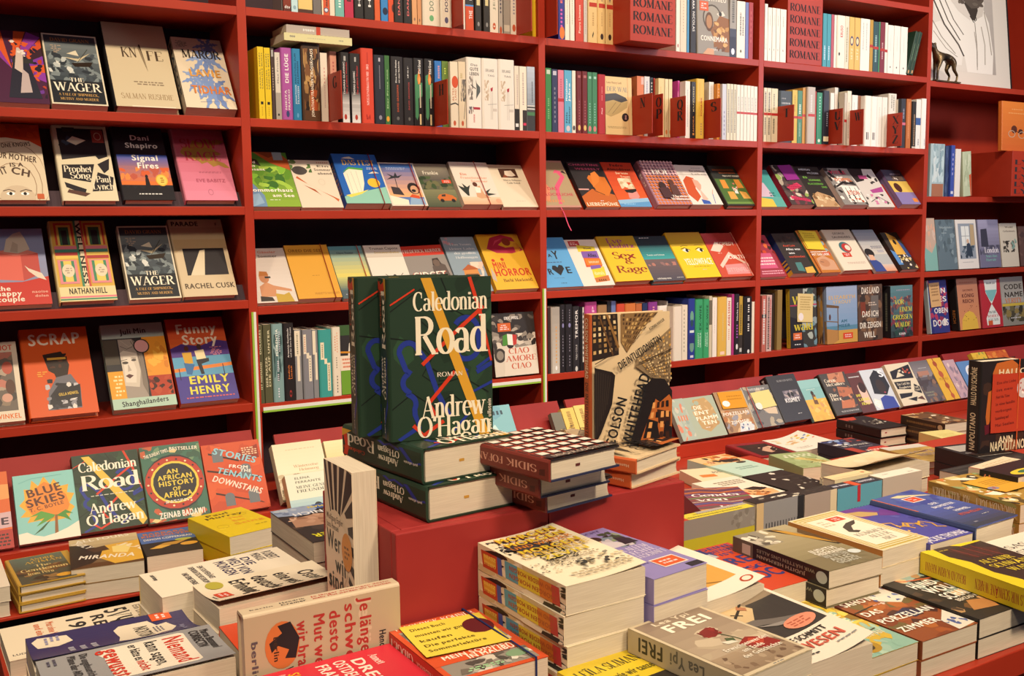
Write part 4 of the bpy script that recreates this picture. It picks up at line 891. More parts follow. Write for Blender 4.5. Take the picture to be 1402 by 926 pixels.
face(.260, .012, 35, A_, f'''
@-24 69 38 .022 p 3a2430|purple and orange book with radiating stripes, half cut off, left bay top|
r 0 0 100 150 4a2440
p d0582c 50 70 20 150 40 150
p 8a3a9a 50 70 0 140 20 150
p d0582c 50 70 60 150 78 150
p 8a3a9a 50 70 80 150 100 140
p c8502c 50 70 100 138 100 118
p 3a2430 50 70 100 118 100 100
p 7a3aa0 50 70 100 100 100 82
p d0582c 50 70 100 82 100 64
p 8a3aa0 50 70 100 64 100 44
b 50 10 98 130 34 6 d0582c 6a3a90 2a2030 b0402c
p 2a2a38 40 10 54 90 74 100 90 10
r 52 82 84 92 333
p c8b8b0 54 70 62 120 70 104 66 60
p b8a8a8 58 20 66 70 74 60 76 22
b 50 96 80 130 14 4 e0d8d0 d0582c
@71.6 148.7 44.7 .026 p d8cfb8|black book with a storm-tossed ship, left bay top row|
{WAGER}
@160 248 29 .03 h cbbd9f|tall cream book cut by a dark vertical slit, left bay top row|spine="1c1c22"
T 23 88 48 17 4a3c30 KN
T 62 84 90 17 4a3c30 FE
p 2a1e18 53 112 55 112 61 62 58 84
p 8a7a62 51 104 53 112 58 84 60 62 55 84
x 34 38 82 46 2 8a7a66
T 10 14 92 9 a08a6c SALMAN RUSHDIE
r 24 0 92 2 e0d6c0
@255.5 325 50 .04 p dcd0ba|pale book with blue palm leaves and orange lettering, left bay top row|spine="d8ccb4", sp="w 50 30 146 46 345 MAROR"
{palm(60, 108, 40, 9, ['7d97cc','8ea6d4','6f88bf'], 3)}
{palm(34, 60, 34, 9, ['7d97cc','8ea6d4'], 5)}
{palm(62, 40, 44, 10, ['7d97cc','6f88bf'], 7)}
{palm(70, 134, 30, 7, ['6f88bf'], 9)}
T 14 106 92 17 332e2a MAROR
t 20 66 84 16 d59a4a LAVIE
t 18 30 96 17 cf7a3a TIDHAR
x 6 128 30 142 6 887
l .5 6a7ab0 30 12 84 16
''')
face(.012, .012, 35, A_, '''
@-14 68 168 .028 h d8cab0|cream book with concentric lettered arches and two eyes, second row left bay|
p c0401e 0 118 0 150 100 150 100 104 80 116 40 122
b 10 124 98 148 12 8 b03a1c d0501e
o 46 34 60 80 8a6a50 1
o 46 30 46 64 8a6a50 1
o 46 28 36 44 8a6a50 1
q 6 20 100 62 9 54433a RYONE KNOWS
q -8 22 82 66 12 54433a UR MOTHER
q 2 40 64 24 8 54433a IS A
q 18 12 44 26 14 54433a WIT
q -14 40 52 34 14 54433a CH
e 48 4 30 24 cbb9a0
e 36 12 7 3 fff
e 60 12 7 3 fff
e 36 12 3 3 222
e 60 12 3 3 222
l 1.4 4a3830 24 17 34 20 44 16
l 1.4 4a3830 52 16 62 20 72 17
r 80 2 92 12 c0603a
@88 163 171 .026 h d9cfb2|black book with cream jagged shapes and small square stamp, second row left bay|
p 26242a 6 144 94 144 94 92 8 80
b 6 108 60 134 10 8 3a4658 26242a
p 3a3230 16 146 40 146 38 138 18 136
p e4dcc4 22 118 34 128 58 120 38 110
r 70 116 92 142 a0443a
o 81 129 7 8 d8b8a0 1.5
p 26242a 6 70 66 72 54 36 4 44
p 26242a 72 72 96 84 92 62 82 54
p 26242a 54 18 70 56 98 46 92 20
p 26242a 6 36 44 22 40 12 8 26
p 5a3c34 8 16 40 8 50 14 12 22
p 26242a 70 90 92 104 94 88 76 82
T 8 56 60 12 e4dcc4 Prophet
T 18 43 56 12 e4dcc4 Song
T 64 36 92 12 e4dcc4 Paul
T 56 22 96 12 e4dcc4 Lynch
@171 241 173 .03 h 23222a|dark book with sunset sky and people behind a fence, second row left bay|
g 0 30 100 92 d8743a 5a6a9a
g 0 70 100 92 8a6a8a 3a5ab0
b 0 40 100 66 14 10 d0603a e08a4a b85a4a
p 1c1a20 0 0 0 26 6 30 10 24 18 30 24 22 32 28 40 22 50 30 56 24 66 30 72 22 82 30 90 24 100 28 100 0
p 1c1a20 46 26 48 44 54 44 56 26
e 51 47 3 4 1c1a20
t 32 122 72 11 e8e4dc Dani
t 20 106 86 11 e8e4dc Shapiro
t 28 80 82 12 ece8e0 Signal
t 36 64 80 12 ece8e0 Fires
e 80 40 12 12 e0b040
e 80 40 10 10 e8c860
x 74 34 86 46 3 9a6a20
x 26 10 76 14 1 ddd
@256 326 173 .03 h cf7a90|pink book with gilded palm frond, second row left bay|
g 0 0 100 150 d8849e b8506a
'''+palm(8, 96, 92, 3, ['a8803c','b8944c'], 4, -6, 30, .12)+'\n'+palm(14, 92, 84, 3, ['8a6a34','a07a3a'], 6, -16, 16, .2)+'''
T 10 106 84 18 b0384c SLOW
T 14 80 86 18 a8384c RAGE
x 30 54 80 58 2 a85a72
t 26 36 84 7 a8506a EVE BABITZ
o 50 16 5 6 b06a80 1
''')
face(-.255, .012, 35, A_, f'''
@-16 72 314 .026 p c23a30|red and blue book with a pink tissue box, third row left bay|
g 0 44 100 150 8b8fae 8a98c0
p bf3a32 0 0 0 50 40 40 100 54 100 0
p d4685c 18 50 18 104 60 112 60 46
p b8504a 60 46 60 112 88 100 88 58
p e0877a 18 104 60 112 88 100 50 96
p cfc4b4 34 104 40 128 52 140 64 144 70 130 76 108 56 100
p b8ac9c 44 104 50 124 58 118 56 102
p dcd0c0 70 70 90 60 96 46 82 52 70 64 64 76
t 16 28 38 9 e8dfd0 the
t 14 18 54 10 e8dfd0 happy
t 14 7 58 10 e8dfd0 couple
t 70 22 96 5 e0a898 naoise
t 74 14 96 5 e0a898 dolan
@84 161 303 .03 h d8c48c|book with striped archways in pink, green and yellow, third row left bay|
r 0 0 100 150 cfa84c
r 6 104 40 146 c4483a
r 10 104 36 142 e0c060
r 14 104 32 138 3a6a4a
r 18 104 28 132 2a2a30
r 60 104 96 146 c4483a
r 64 104 92 142 e0c060
r 68 104 88 138 3a6a4a
r 72 104 84 132 2a2a30
r 2 96 42 102 d87a8a
r 2 90 42 96 4a8a7a
r 2 84 42 90 a84040
r 2 78 42 84 e0c060
r 58 96 98 102 d87a8a
r 58 90 98 96 4a8a7a
r 58 84 98 90 e0c060
r 58 78 98 84 a84040
r 4 32 38 76 d88a90
r 9 36 33 74 4a8a6a
r 14 36 28 74 e0c868
r 60 32 96 76 d88a90
r 65 36 91 74 4a8a6a
r 70 36 86 74 e0c868
e 21 56 11 12 e0d2b8
e 80 56 11 12 e0d2b8
x 14 50 28 62 3 a98
x 73 50 87 62 3 a98
r 42 0 58 150 c8b890
r 42 0 46 150 4a8a6a
r 54 0 58 150 c4584a
r 46 28 54 150 dccfae
w 50 30 146 9 2a2a2a WELLNESS
r 0 0 100 26 e0d0a0
r 0 2 100 5 4a8a6a
r 0 6 100 9 d87a8a
t 16 13 84 11 2c2a2a NATHAN HILL
@178 249 310 .026 p d8cfb8|copy of the storm-ship book, on the third row of the left bay|
{WAGER}
@253 326 301 .028 h cbb99a|cream book with a black panel and white wedge, third row left bay|
t 2 137 54 9 2c2824 PARADE
r 14 40 92 92 2a272c
p d8cbb0 20 40 46 40 56 90 46 88
p c2a880 0 84 0 120 100 134 100 90 92 92 14 92
t 4 15 98 10 54463a RACHEL CUSK
g 0 110 100 134 c6b290 c0ac8c
t 2 137 54 9 2c2824 PARADE
t 86 137 90 6 2c2824 F
''')
face(-.555, .012, 35, A_, '''
@-40 35 472 .024 p d8cdba|cream book with collage of faces and orange letters, cut off at the left edge|
t 62 134 92 10 c8482c HOT
r 50 20 90 130 6a625c
b 50 20 90 130 16 12 8a7a6a 4a4646 a89a8a b8786a
e 78 100 10 12 b0584a
e 80 64 9 14 5a4038
e 72 44 10 8 c89a8a
r 44 4 96 18 d8cdba
t 46 6 94 9 cf6a2c WINKEL
@43 136 452 .03 h cf5620|orange book with profile of a hooded head in black and white, left bay|
t 9 121 88 20 e6dccc SCRAP
p 2a1e1a 28 104 34 76 42 70 44 62 60 60 66 84 62 98 56 108
b 32 80 64 104 10 6 4a2a1e 2a1a18 6a3a22
r 34 94 62 98 d0a040
p 6a6a74 44 64 66 68 78 44 76 10 26 10 30 40
p 2a2a32 28 12 76 12 76 50 48 54 32 34
b 26 10 76 62 30 6 8a8a94 3a3a44 b8b8c0 26262e d8d4d0
p 26242a 36 38 78 50 76 28 40 24
q 4 44 32 30 5 d8b850 GILLA HENKEL
x 12 66 34 76 3 e0a040
@156 243 446 .028 p 9fb2a6|collage book with half a woman face and pale blue ends, left bay|
r 0 124 100 150 9aa6a4
q 2 30 131 42 10 2a2a30 Juli Min
r 0 18 100 124 2a2a30
r 0 18 24 66 d89a2c
x 6 22 22 60 6 e8d8a0
r 0 78 22 122 4a443c
p 9a9088 24 18 58 18 60 70 56 112 46 122 24 122
p c8beb0 24 40 46 36 52 64 50 96 30 102 24 98
p d8cfc2 26 46 42 44 46 66 42 90 28 92
e 30 80 5 2.4 4a4440
e 44 84 4 2 4a4440
l 1 4a423c 24 84 34 86
l 1 4a423c 40 88 48 87
p b0a498 34 78 38 66 32 64
p 5a3c3a 27 57 33 60 40 57 33 52
l 1 5a524a 48 112 56 84 58 46
l 1 5a524a 44 118 52 96 54 60
l 1 b0a498 52 108 58 74 60 40
l 1 b0a498 28 120 40 108 46 112
l 1 5a524a 26 110 36 104 46 108
p 7a7068 46 122 58 110 62 60 58 20 52 40 54 90
r 60 18 100 124 d8902c
b 60 60 98 120 18 9 c87a26 e0a840 d08a2c
r 62 18 100 54 a83a22
b 62 20 98 52 12 8 6a2018 3a1814 b0482a
r 60 18 62 124 2a2a30
e 60 108 13 13 222
e 60 108 11 11 cf9a9a
r 0 0 100 18 a8c4b4
q 3 14 4 74 9 2a2a30 Shanghailanders
@248 328 438 .028 p c83c28|bright book with two cartoon figures at a bar at sunset, left bay|
g 0 76 100 150 e0702c b83028
p 4a3080 0 96 20 104 50 98 80 108 100 104 100 76 0 76
r 0 46 100 80 5a9ac0
p d8803a 0 60 100 66 100 60 0 54
r 0 0 100 46 43388c
p e8d8b0 40 90 42 70 58 72 56 92
e 49 97 4 5 4a3028
p c89a30 18 88 20 68 34 68 34 88
e 27 95 4 5 5a3020
p 2a2a34 40 74 44 48 50 48 48 66 62 70 62 76
p 3a6aa0 18 70 20 50 28 48 36 66
l 1.4 2a2a40 8 60 8 40
l 1.4 2a2a40 84 64 84 40
t 14 122 86 18 e8dccc Funny
t 22 102 84 18 e8dccc Story
t 20 32 90 14 d8d04a EMILY
t 18 14 88 14 d8d04a HENRY
x 8 6 94 10 1 c85a5a
x 66 80 88 96 6 c87a8a
''')
# upper two display rows of the second and third bays
B_ = 'books leaning face out in the second bay'
face(0, .008, 38, B_, '''
@346.5 413 207.5 .018 p 6f9a3a|green book with reclining figure in grass, first on the sloping row of the second bay|
g 0 0 100 150 86a83c 4a7a2c
b 10 40 100 110 30 14 7ab03a 5a8a2c 9ac04a 3a6a2c
p a85028 30 150 60 120 100 100 100 130 84 150
p 7a3820 36 150 60 134 80 144 74 150
p 6a8ab0 0 0 0 70 14 60 30 30 30 0
p 8aa8c4 0 30 20 36 26 10 0 0
p 2a2824 0 124 40 110 34 128 0 140
r 70 128 90 150 8a98a0
t -2 118 30 7 e8e4d8 David
t -2 108 28 7 e8e4d8 James
t -2 98 46 7 e8e4d8 Poissant
t 0 40 92 10 ece8dc Sommerhaus
t 46 26 92 9 ece8dc am See
x 36 16 62 20 1 cdb
@414 470.8 218.8 .014 p d9cdbb|cream book with a diving pair of legs, sloping row of the second bay|
b 0 110 50 150 10 12 5a7a44 4a6a3c 7a8a5a
e 20 116 18 14 4a4644
p c0643a 6 92 40 66 84 30 92 18 96 26 60 50 30 74 10 98
p a85028 20 70 50 44 56 36 44 56
t 64 128 96 7 6a625c Ein
t 56 116 98 8 6a625c Sommer
t 62 104 98 8 6a625c abend
t 66 140 96 5 c8947a llllll
o 66 80 8 10 c8bcaa 1
@475 536 210.4 .034 p 2456a8|bright blue book with white waterfall and yellow sun, sloping row of the second bay|spine="2c5cae", sp="W 50 30 130 40 d8a03a DAS FEST", band=(84,'8a2018')
r 0 0 100 150 2460b4
p e8e0cc 16 26 14 90 30 106 60 104 54 60 40 20
l 1 b8b8ac 22 90 22 30
l 1 b8b8ac 32 96 34 30
l 1 b8b8ac 44 98 42 36
p 4a9a4a 12 92 30 110 62 106 60 100 30 104
e 76 62 14 14 e0b83c
p 8ac0b0 0 0 0 20 40 34 100 50 100 0
p e0d060 4 24 40 34 60 42 40 28 14 18
p dcd8cc 20 136 50 134 40 142 28 140
p dcd8cc 70 90 96 92 84 98
T 18 116 92 15 e0b84a DAS FEST
x 66 102 96 110 2 c8d0e0
@537.5 586.8 222.4 .022 p d4cdc2|beach book with palm and woman under blue sky, sloping row of the second bay|band=(88,'8a2018')
r 4 4 96 146 5a78b0
g 4 30 96 146 e0a878 3a62a4
p 8aa8c8 50 4 60 30 96 24 96 4
p e8dcc8 4 4 4 36 50 20 48 4
l 2 2a2a34 30 40 34 96
p 2a3038 34 96 10 90 24 100 14 112 32 102 40 116 42 102 58 108 44 96
p 3a3438 14 40 14 66 36 62 44 36
e 76 60 17 20 2a2424
e 77 56 11 14 c89878
e 74 52 6 5 222
p c8502c 56 30 66 40 84 34 84 24
x 16 124 76 134 2 99a8c8
@587.5 632.6 224 .016 p 5e5e4c|dark landscape book with an old orange car, sloping row of the second bay|
g 0 90 100 150 5a5650 8a8272
b 0 60 100 106 24 13 3c5034 4a5a3c 6a6a4a 2e3e2c
g 0 0 100 60 4a5240 7a7a5a
p c06a34 36 32 44 42 64 46 84 40 94 30 90 22 40 22
p 3a3430 52 42 64 44 62 36 50 36
e 48 22 6 6 222
e 82 22 6 6 222
t 18 112 66 13 cfc8b8 Frankie
r 68 82 96 94 cf4a2c
x 72 84 92 92 2 ecc
@636 689 221.5 .03 p dacfc2|cream book with seated woman in white before dark palms, sloping row of the second bay|spine="d4c8b8", band=(66,'a03828')
g 0 0 100 26 d8a888 dcc0a4
p 2e3430 8 50 2 66 16 58 14 74 24 60 34 68 26 50 22 30 18 30
p 2e3430 66 44 84 56 72 40 94 36 70 30
p c89a78 40 26 44 60 58 66 62 36 76 24 50 20
e 47 70 6 8 5a3428
p e8e0d4 42 40 44 62 58 58 54 40
t 18 102 36 9 d08a70 Ein
t 16 90 86 8 d8a088 Französischer
t 40 78 84 8 d8a088 Sommer
x 18 140 90 144 1 caa
e 92 12 7 8 d8a084
@690 737.5 225.4 .016 p d9ccb6|plain cream book with small photograph of a hat, sloping row, second bay|
r 28 104 78 136 4a2c22
p d8c8b8 40 110 44 128 64 130 72 112 60 108
p 8a4a34 32 104 40 116 50 106
T 30 92 82 6 6a6058 Marco Balzano
T 38 82 76 6 6a6058 Café Royal
x 40 20 70 22 1 a98
''')
face(-.275, .008, 38, B_, '''
@352.5 408.5 340.8 .014 p cfc6bf|pale book with sunbathing figure in sunglasses, lower sloping row of the second bay|
g 0 30 100 120 d2cac4 c4bab2
t 2 136 78 7 c87a60 Bille Gänsler
t 0 124 78 7 5a504a Ewig Sommer
p c08a66 14 16 16 44 34 56 50 46 92 34 92 28 54 34 50 16
e 32 68 12 15 b8805c
p a86a34 20 72 24 86 42 84 44 74
r 34 66 48 71 333
p b89a40 50 0 50 24 70 20 84 26 92 0
p 3a3430 10 4 12 18 40 14 44 4
@409.4 469 336.3 .024 p d09a38|plain ochre book with thin red band, lower sloping row of the second bay|band=(84,'8a3018')
t 6 130 84 8 8a5a20 ÜRED DIE SEE
x 42 62 66 64 1 8a5a20
t 40 10 96 6 b07a30 MARIETTE NAVARRO
g 0 120 100 128 c08c34 c89434
t 6 130 84 8 8a5a20 ÜRED DIE SEE
@470.8 517 337.8 .014 p 6a98a4|book with soft blue and yellow seascape, lower sloping row of the second bay|band=(86,'a04028')
g 0 60 100 150 d0c46a 5a94a4
g 0 20 100 60 46606a b8b874
r 0 0 100 22 4a5a62
t 20 128 70 5 334 Claire Thomas
t 40 42 84 12 d8d4c8 SAL
x 10 10 40 14 1 aab
@518.7 569.7 336.3 .026 p d8d2c8|white book with small raised-arms figure, lower sloping row of the second bay|
t 14 136 92 8 6a625a Truman Capote
t 24 124 92 7 c8b070 Sommerdiebe
g 0 112 100 122 c0b8ac c8c0b4
l 1.6 444 36 60 50 48 60 46 70 48 84 62
e 60 52 5 7 444
@571 629.6 338 .02 p 8a8480|red and grey book with laughing figure and white title, second bay|rot=2
r 0 118 100 150 c03a2c
T 4 128 96 10 e0d8cc FREDERICK KOHNER
r 4 4 96 116 8a8480
b 4 4 96 60 18 12 6a6460 9a948e 787470
p 5a504c 56 20 60 80 74 96 92 84 96 30 80 10
p 3a3230 62 84 66 106 80 108 84 88
e 73 92 8 11 6a5a52
t 6 44 88 22 c8482c GIDGET
t 8 46 86 20 e8e0d4 GIDGET
@631 676 325 .016 p 8496a4|grey blue book with little house and blossom tree, lower sloping row of the second bay|
b 60 20 100 80 20 12 d8b8a8 e0c8b8 caa898
p c8884a 30 30 34 60 76 62 80 28
p a85a34 28 58 54 74 82 60
r 36 30 74 48 6a4a34
b 2 128 34 148 8 6 b88a90 c8a0a4
T 20 126 86 6 c8ccd0 Frau Yeoms
T 14 114 92 6 c8ccd0 kleiner Laden
T 24 102 90 6 c8ccd0 der großen
T 24 90 92 6 c8ccd0 Hoffnungen
r 10 0 90 22 8aa0a4
@680.5 738 321.3 .02 p d8aa32|yellow book with crimson swirl and big red title, second bay|
p a82848 14 110 30 140 60 148 84 140 88 128 60 132 44 120 60 112 92 116 100 104 70 96 34 98
p c84868 30 116 40 132 60 138 40 126
e 66 128 10 11 8a3a28
b 80 90 100 150 8 10 c8882c d09a34
t 12 56 44 18 c03a24 MINI
t 10 36 96 20 c03a24 HORROR
e 18 78 4 4 c03a24
e 40 80 4 4 c03a24
T 24 20 94 8 7a4a20 Barbi Marković
p b8a89c 0 30 6 60 10 40 8 20
''')
C_ = 'books leaning face out in the third bay'
face(0, .008, 38, C_, '''
@747.5 796.7 219 .014 p b8867a|pink book with a flamingo, first on the sloping row of the third bay|ribbon=(42,'c84a6a',.10)
r 0 6 100 144 a89272
p d85a7a 40 10 50 10 60 60 90 96 84 116 70 120 62 108 72 110 78 98 50 66
p d88a6a 0 20 20 20 34 60 20 100 6 96 20 84 22 60 0 40
p 3a2a30 84 112 100 106 92 118
t 26 54 54 10 c04858 DAS
t 4 36 92 9 b84454 GLÜCKLICHE
t 10 16 60 8 c8885a lllllll
@803.5 850 221.8 .016 p 2c2a2c|dark book with orange embracing bodies and pink author lines, sloping row of the third bay|
p b8602c 0 0 0 34 40 60 100 40 100 0
p c8702c 40 96 48 106 94 100 98 60 80 36 54 44
p d07a34 46 66 56 112 72 120 78 104 70 84
l 2 222 40 80 46 54 70 40
r 0 56 30 60 d8a09a
t 2 138 92 7 c05a78 CHRISTINE
t 16 124 92 7 c05a78 WESSELY
t 4 4 96 11 e0d4bc LIEBESMÜHE
x 44 18 60 22 1 ddd
@850.5 893 222 .016 p c8482a|red orange book with ice-cream scoop wearing sunglasses, sloping row of the third bay|
g 0 20 100 150 d05a2c b83a24
t 26 136 70 9 3a1a18 Pedro
t 12 122 90 9 3a1a18 Almodóvar
t 34 110 74 7 e0c8a8 Der letzte
t 44 98 76 7 e0c8a8 Traum
b 30 60 74 96 26 10 d8c0a0 e4d4b8 c0a480
p d08a84 40 30 46 56 74 60 76 34 60 20
p 222 36 56 76 60 74 52 58 46 40 48
r 0 0 100 18 5a92c4
p 8ab4d4 0 10 0 22 100 30 100 18
x 14 8 50 11 1 adf
@902.8 948.7 220.6 .03 h b08a9c|chequered pink and orange hardback with two dark figures, sloping row of the third bay|spine="a87a8c", sp="W 50 60 130 40 d8c8c0 HOF"
'''+'\n'.join(f'p {"d8b0b0" if j>9 else "c8703c"} {x} {y+5} {x+5} {y+10} {x+10} {y+5} {x+5} {y}' for j in range(15) for i in range(10) for x, y in [(i*10, j*10)])+'''
T 22 102 74 18 e4dcd4 HOF
e 34 62 10 13 3a2a2c
p 4a3034 22 20 20 54 48 56 52 18
e 64 74 8 10 5a3a34
p 5a3c38 52 30 56 66 76 64 76 28
T 46 22 96 7 e8e0d4 Thomas
T 40 12 98 8 e8e0d4 Willmann
@949 990.6 225.8 .03 p dcd4ca|white book with red-haired woman in profile, sloping row of the third bay|spine="d8d0c6"
p c0522e 2 40 8 90 26 108 46 100 44 80 36 60 40 30 20 10
p d8a08c 40 98 56 90 60 74 54 60 44 50 38 70
p e0b0a0 48 60 60 20 40 12
p 3a5aa8 36 20 60 14 62 2 36 2
l 2 3a5aa8 76 4 84 46
l 2 d8a08c 82 40 90 56
t 44 124 96 8 6a605a Ein schönes
t 46 112 96 7 8a8078 Leben
x 50 136 90 142 1 aaa
g 0 112 100 116 c4bcb2 c8c0b6
t 46 112 96 7 8a8078 Leben
@998 1036.7 226.7 .024 h 2c2f2c|green book with four orange armchairs and a vase, third bay|
r 0 6 100 100 4a6a34
r 0 6 100 14 6a8a44
p d08a3a 14 64 16 96 34 96 34 64
p d08a3a 64 66 66 98 84 98 88 66
p d09a4a 20 24 22 52 44 52 46 24
p d09a4a 66 26 64 54 86 50 92 26
p d8d4cc 46 46 50 62 60 60 58 44
b 40 56 66 90 14 5 c87a6a d8d0c0 4a7a3a
t 8 130 84 7 a85a34 EIN EHRENWERTES
t 26 120 84 6 a85a34 BEGRÄBNIS
t 34 108 96 6 c8c0b0 MARGARET KENNEDY
''')
face(-.275, .008, 38, C_, '''
@747.5 799.4 326 .018 p 5a9ed4|light blue book with torn black letters and a heart, third bay|
g 0 110 100 150 4a8ec8 4a8ec8
t 4 86 34 22 26262c M
t 40 90 50 10 26262c A
t 52 84 68 26 26262c Y
t 6 40 22 22 26262c T
t 22 38 36 18 26262c R
p 26262c 52 34 36 54 40 64 48 64 52 58 58 66 66 64 68 54
t 70 40 86 20 26262c E
x 20 72 70 76 1 457
x 40 10 60 13 1 345
x 30 26 70 28 1 568
@799.5 842.5 328.8 .016 p ddd4ca|white book with tower of coloured lettered blocks, third bay|
r 10 128 44 146 b83a3a
x 14 132 40 142 2 ecc
p d8c43a 30 110 32 132 88 126 86 108
p c8502c 34 60 40 112 90 110 86 60
p 7a5aa8 36 90 38 110 90 112 88 88
p d87a2c 38 66 40 88 90 86 88 64
p d8c43a 44 24 48 56 90 60 84 24
p c0703a 44 10 44 24 92 32 90 14
p 7a5aa8 46 52 48 64 80 66 80 56
t 54 92 82 12 2a2030 Alles
t 48 72 82 10 f0c8a0 immer
t 50 34 82 12 e8e0a8 damals
t 50 118 76 6 5a3a4a Woody
t 54 14 80 6 5a3020 llll
@844.8 895 324 .034 h d8b72a|yellow hardback with violet author name and brown title, third bay|spine="d0a82a", sp="W 50 30 80 40 8a3a24 Sex & Rage"
g 0 110 100 150 b8982a b09028
T 20 126 62 17 8a3a70 Eve
T 22 110 92 14 8a3a70 Babitz
T 20 74 82 22 8a2e20 Sex
T 46 56 70 18 8a2e20 &
T 14 28 96 22 8a2e20 Rage
x 60 100 86 103 1 a88
@896.5 939.6 324 .024 h 3f6a74|teal and plum book with misty horizon, third bay|
g 0 70 100 124 3a9a9c 2a4a54
g 0 120 100 150 2a3a44 24323c
g 0 0 100 72 4a4652 6a5a5c
b 0 50 100 62 10 8 a8746a 8a6a6a
x 12 142 50 146 1 ddd
t 14 84 70 5 c8d4d4 Tomás und Schnee
t 12 6 56 6 d8d4cc suhrkamp nova
x 74 8 96 11 1 ccc
@941.4 988 318.8 .034 h e0c022|bright yellow book with a pair of drawn eyes, third bay|spine="d8b028", sp="m 50 30 120 20 a80"
g 0 104 100 150 b89a2c b08a34
p e8e0d0 24 90 34 96 46 90 36 82
p e8e0d0 66 90 76 96 88 88 76 82
e 38 89 4 5.5 222
e 80 89 4 5.5 222
l 2 222 22 94 34 98 48 90
l 2 222 64 92 76 98 88 92
l 1.6 7a6a20 24 102 34 106 46 104
l 1.6 7a6a20 66 106 78 108 90 104
t 16 42 96 22 ecd86a YELLOWFACE
t 16 42 95 21 e8e4c8 YELLOWFACE
x 32 34 84 38 1 a98a20
x 52 24 68 27 1 ccc
@990 1034 319.7 .03 h c04a34|red and pink book with folded paper shapes and white title, third bay|spine="a84434", sp="m 50 30 130 24 d8a090", band=(92,'d8a090')
g 0 110 100 150 a83c44 b04a4c
p e0c8b8 4 90 30 120 50 104 30 84
p e0c0b0 10 40 56 84 100 40 100 30 56 70 14 30
p d88a8a 20 8 24 40 92 44 96 8
t 12 128 70 13 b84848 ROMANTIC
t 32 106 86 13 e8d8cc COMEDY
t 46 60 98 13 f0e4dc CURTIS
t 24 16 96 14 e0a8a8 SITTENFELD
x 20 78 40 82 1 e8c0b0
''')
D_ = 'books leaning face out in the fourth bay'
face(0, .008, 38, D_, '''
@1042.7 1077.8 232 .016 p 4a9a94|teal, lilac and yellow book half behind the upright, sloping row of the fourth bay|
p c8b0c0 0 40 0 110 60 96 70 40
p d8b84a 0 0 0 40 60 30 70 0
r 60 0 100 40 5aa098
x 56 40 80 60 2 2a5a58
@1084.4 1116.2 226 .03 p 4a3c3c|dark floral book under a magenta sticky note, sloping row of the fourth bay|spine="8a2a40", notes=[('sticky_note','magenta sticky note stuck on the cover',34,92,92,150,'8a2a80','',4)]
b 0 0 100 150 40 14 a89a88 5a4a48 c8bca8 7a3a44 2c2628 8aa054
p c83a5c 20 66 76 84 90 70 34 52
x 26 58 84 78 3 8a1a3a
p c83a5c 16 34 90 20 92 10 14 22
x 20 14 88 28 2 8a1a3a
@1117.5 1151.2 228 .016 p 2e2a28|black book with green title over a sleeping face, sloping row of the fourth bay|
t 16 136 64 7 ddd ANDREAS
t 44 122 90 7 ddd PFLÜGER
t 16 106 34 7 7ab84a ES
t 34 96 82 7 7ab84a SCHWARZ
t 22 82 84 7 6aa844 FLACKERND
t 70 70 92 7 6aa844 SIND
p b8926a 4 0 10 40 40 56 84 40 100 0
b 10 0 94 50 20 9 a07a50 c8a880 7a5a3a d8c098
@1156.8 1190 230 .03 p 8a847e|black and white comic book with orange lettering, sloping row of the fourth bay|spine="b8b0a8"
b 0 0 100 150 30 12 2a2626 d8d0c4 3a3634 e8e0d4
t 14 126 84 14 c8445a VIELE
t 20 96 90 14 d87a4a DOPPEL
p e8e0d4 30 10 30 80 94 76 96 10
l 2 222 40 10 44 70
l 2 222 60 10 62 74
l 2 222 80 10 82 70
t 40 40 90 18 b8502c ATION
b 36 10 92 40 10 6 b8502c 2a2626
p 2a2626 10 76 50 96 96 86 96 80 50 88 12 70
@1190.5 1225.8 231 .014 p cfc6bc|pink, black and white drawn book, sloping row of the fourth bay|
p 2c2828 0 150 60 150 44 104 10 96
r 30 110 70 124 b04a7a
p a84a88 42 66 96 80 92 60 46 54
b 10 10 90 50 16 8 2c2828 e0d8d0 c87a9a 4a4644
l 2 222 20 20 60 40 90 14
b 60 90 96 150 8 10 d8d0c8 3a3636
@1235.6 1263.5 232.4 .034 p 4a4656|lavender book with yellow band and small pictures, fourth bay|spine="8a78a8", sp="m 50 30 130 20 667"
r 0 0 100 52 8478a8
r 0 52 100 100 d8b85a
e 30 72 16 20 4a2a24
r 30 104 84 124 6a5a50
b 30 104 84 124 8 6 d8ccc0 3a2e2a
r 66 10 88 26 d8843a
x 30 128 84 134 1 cbb
''')
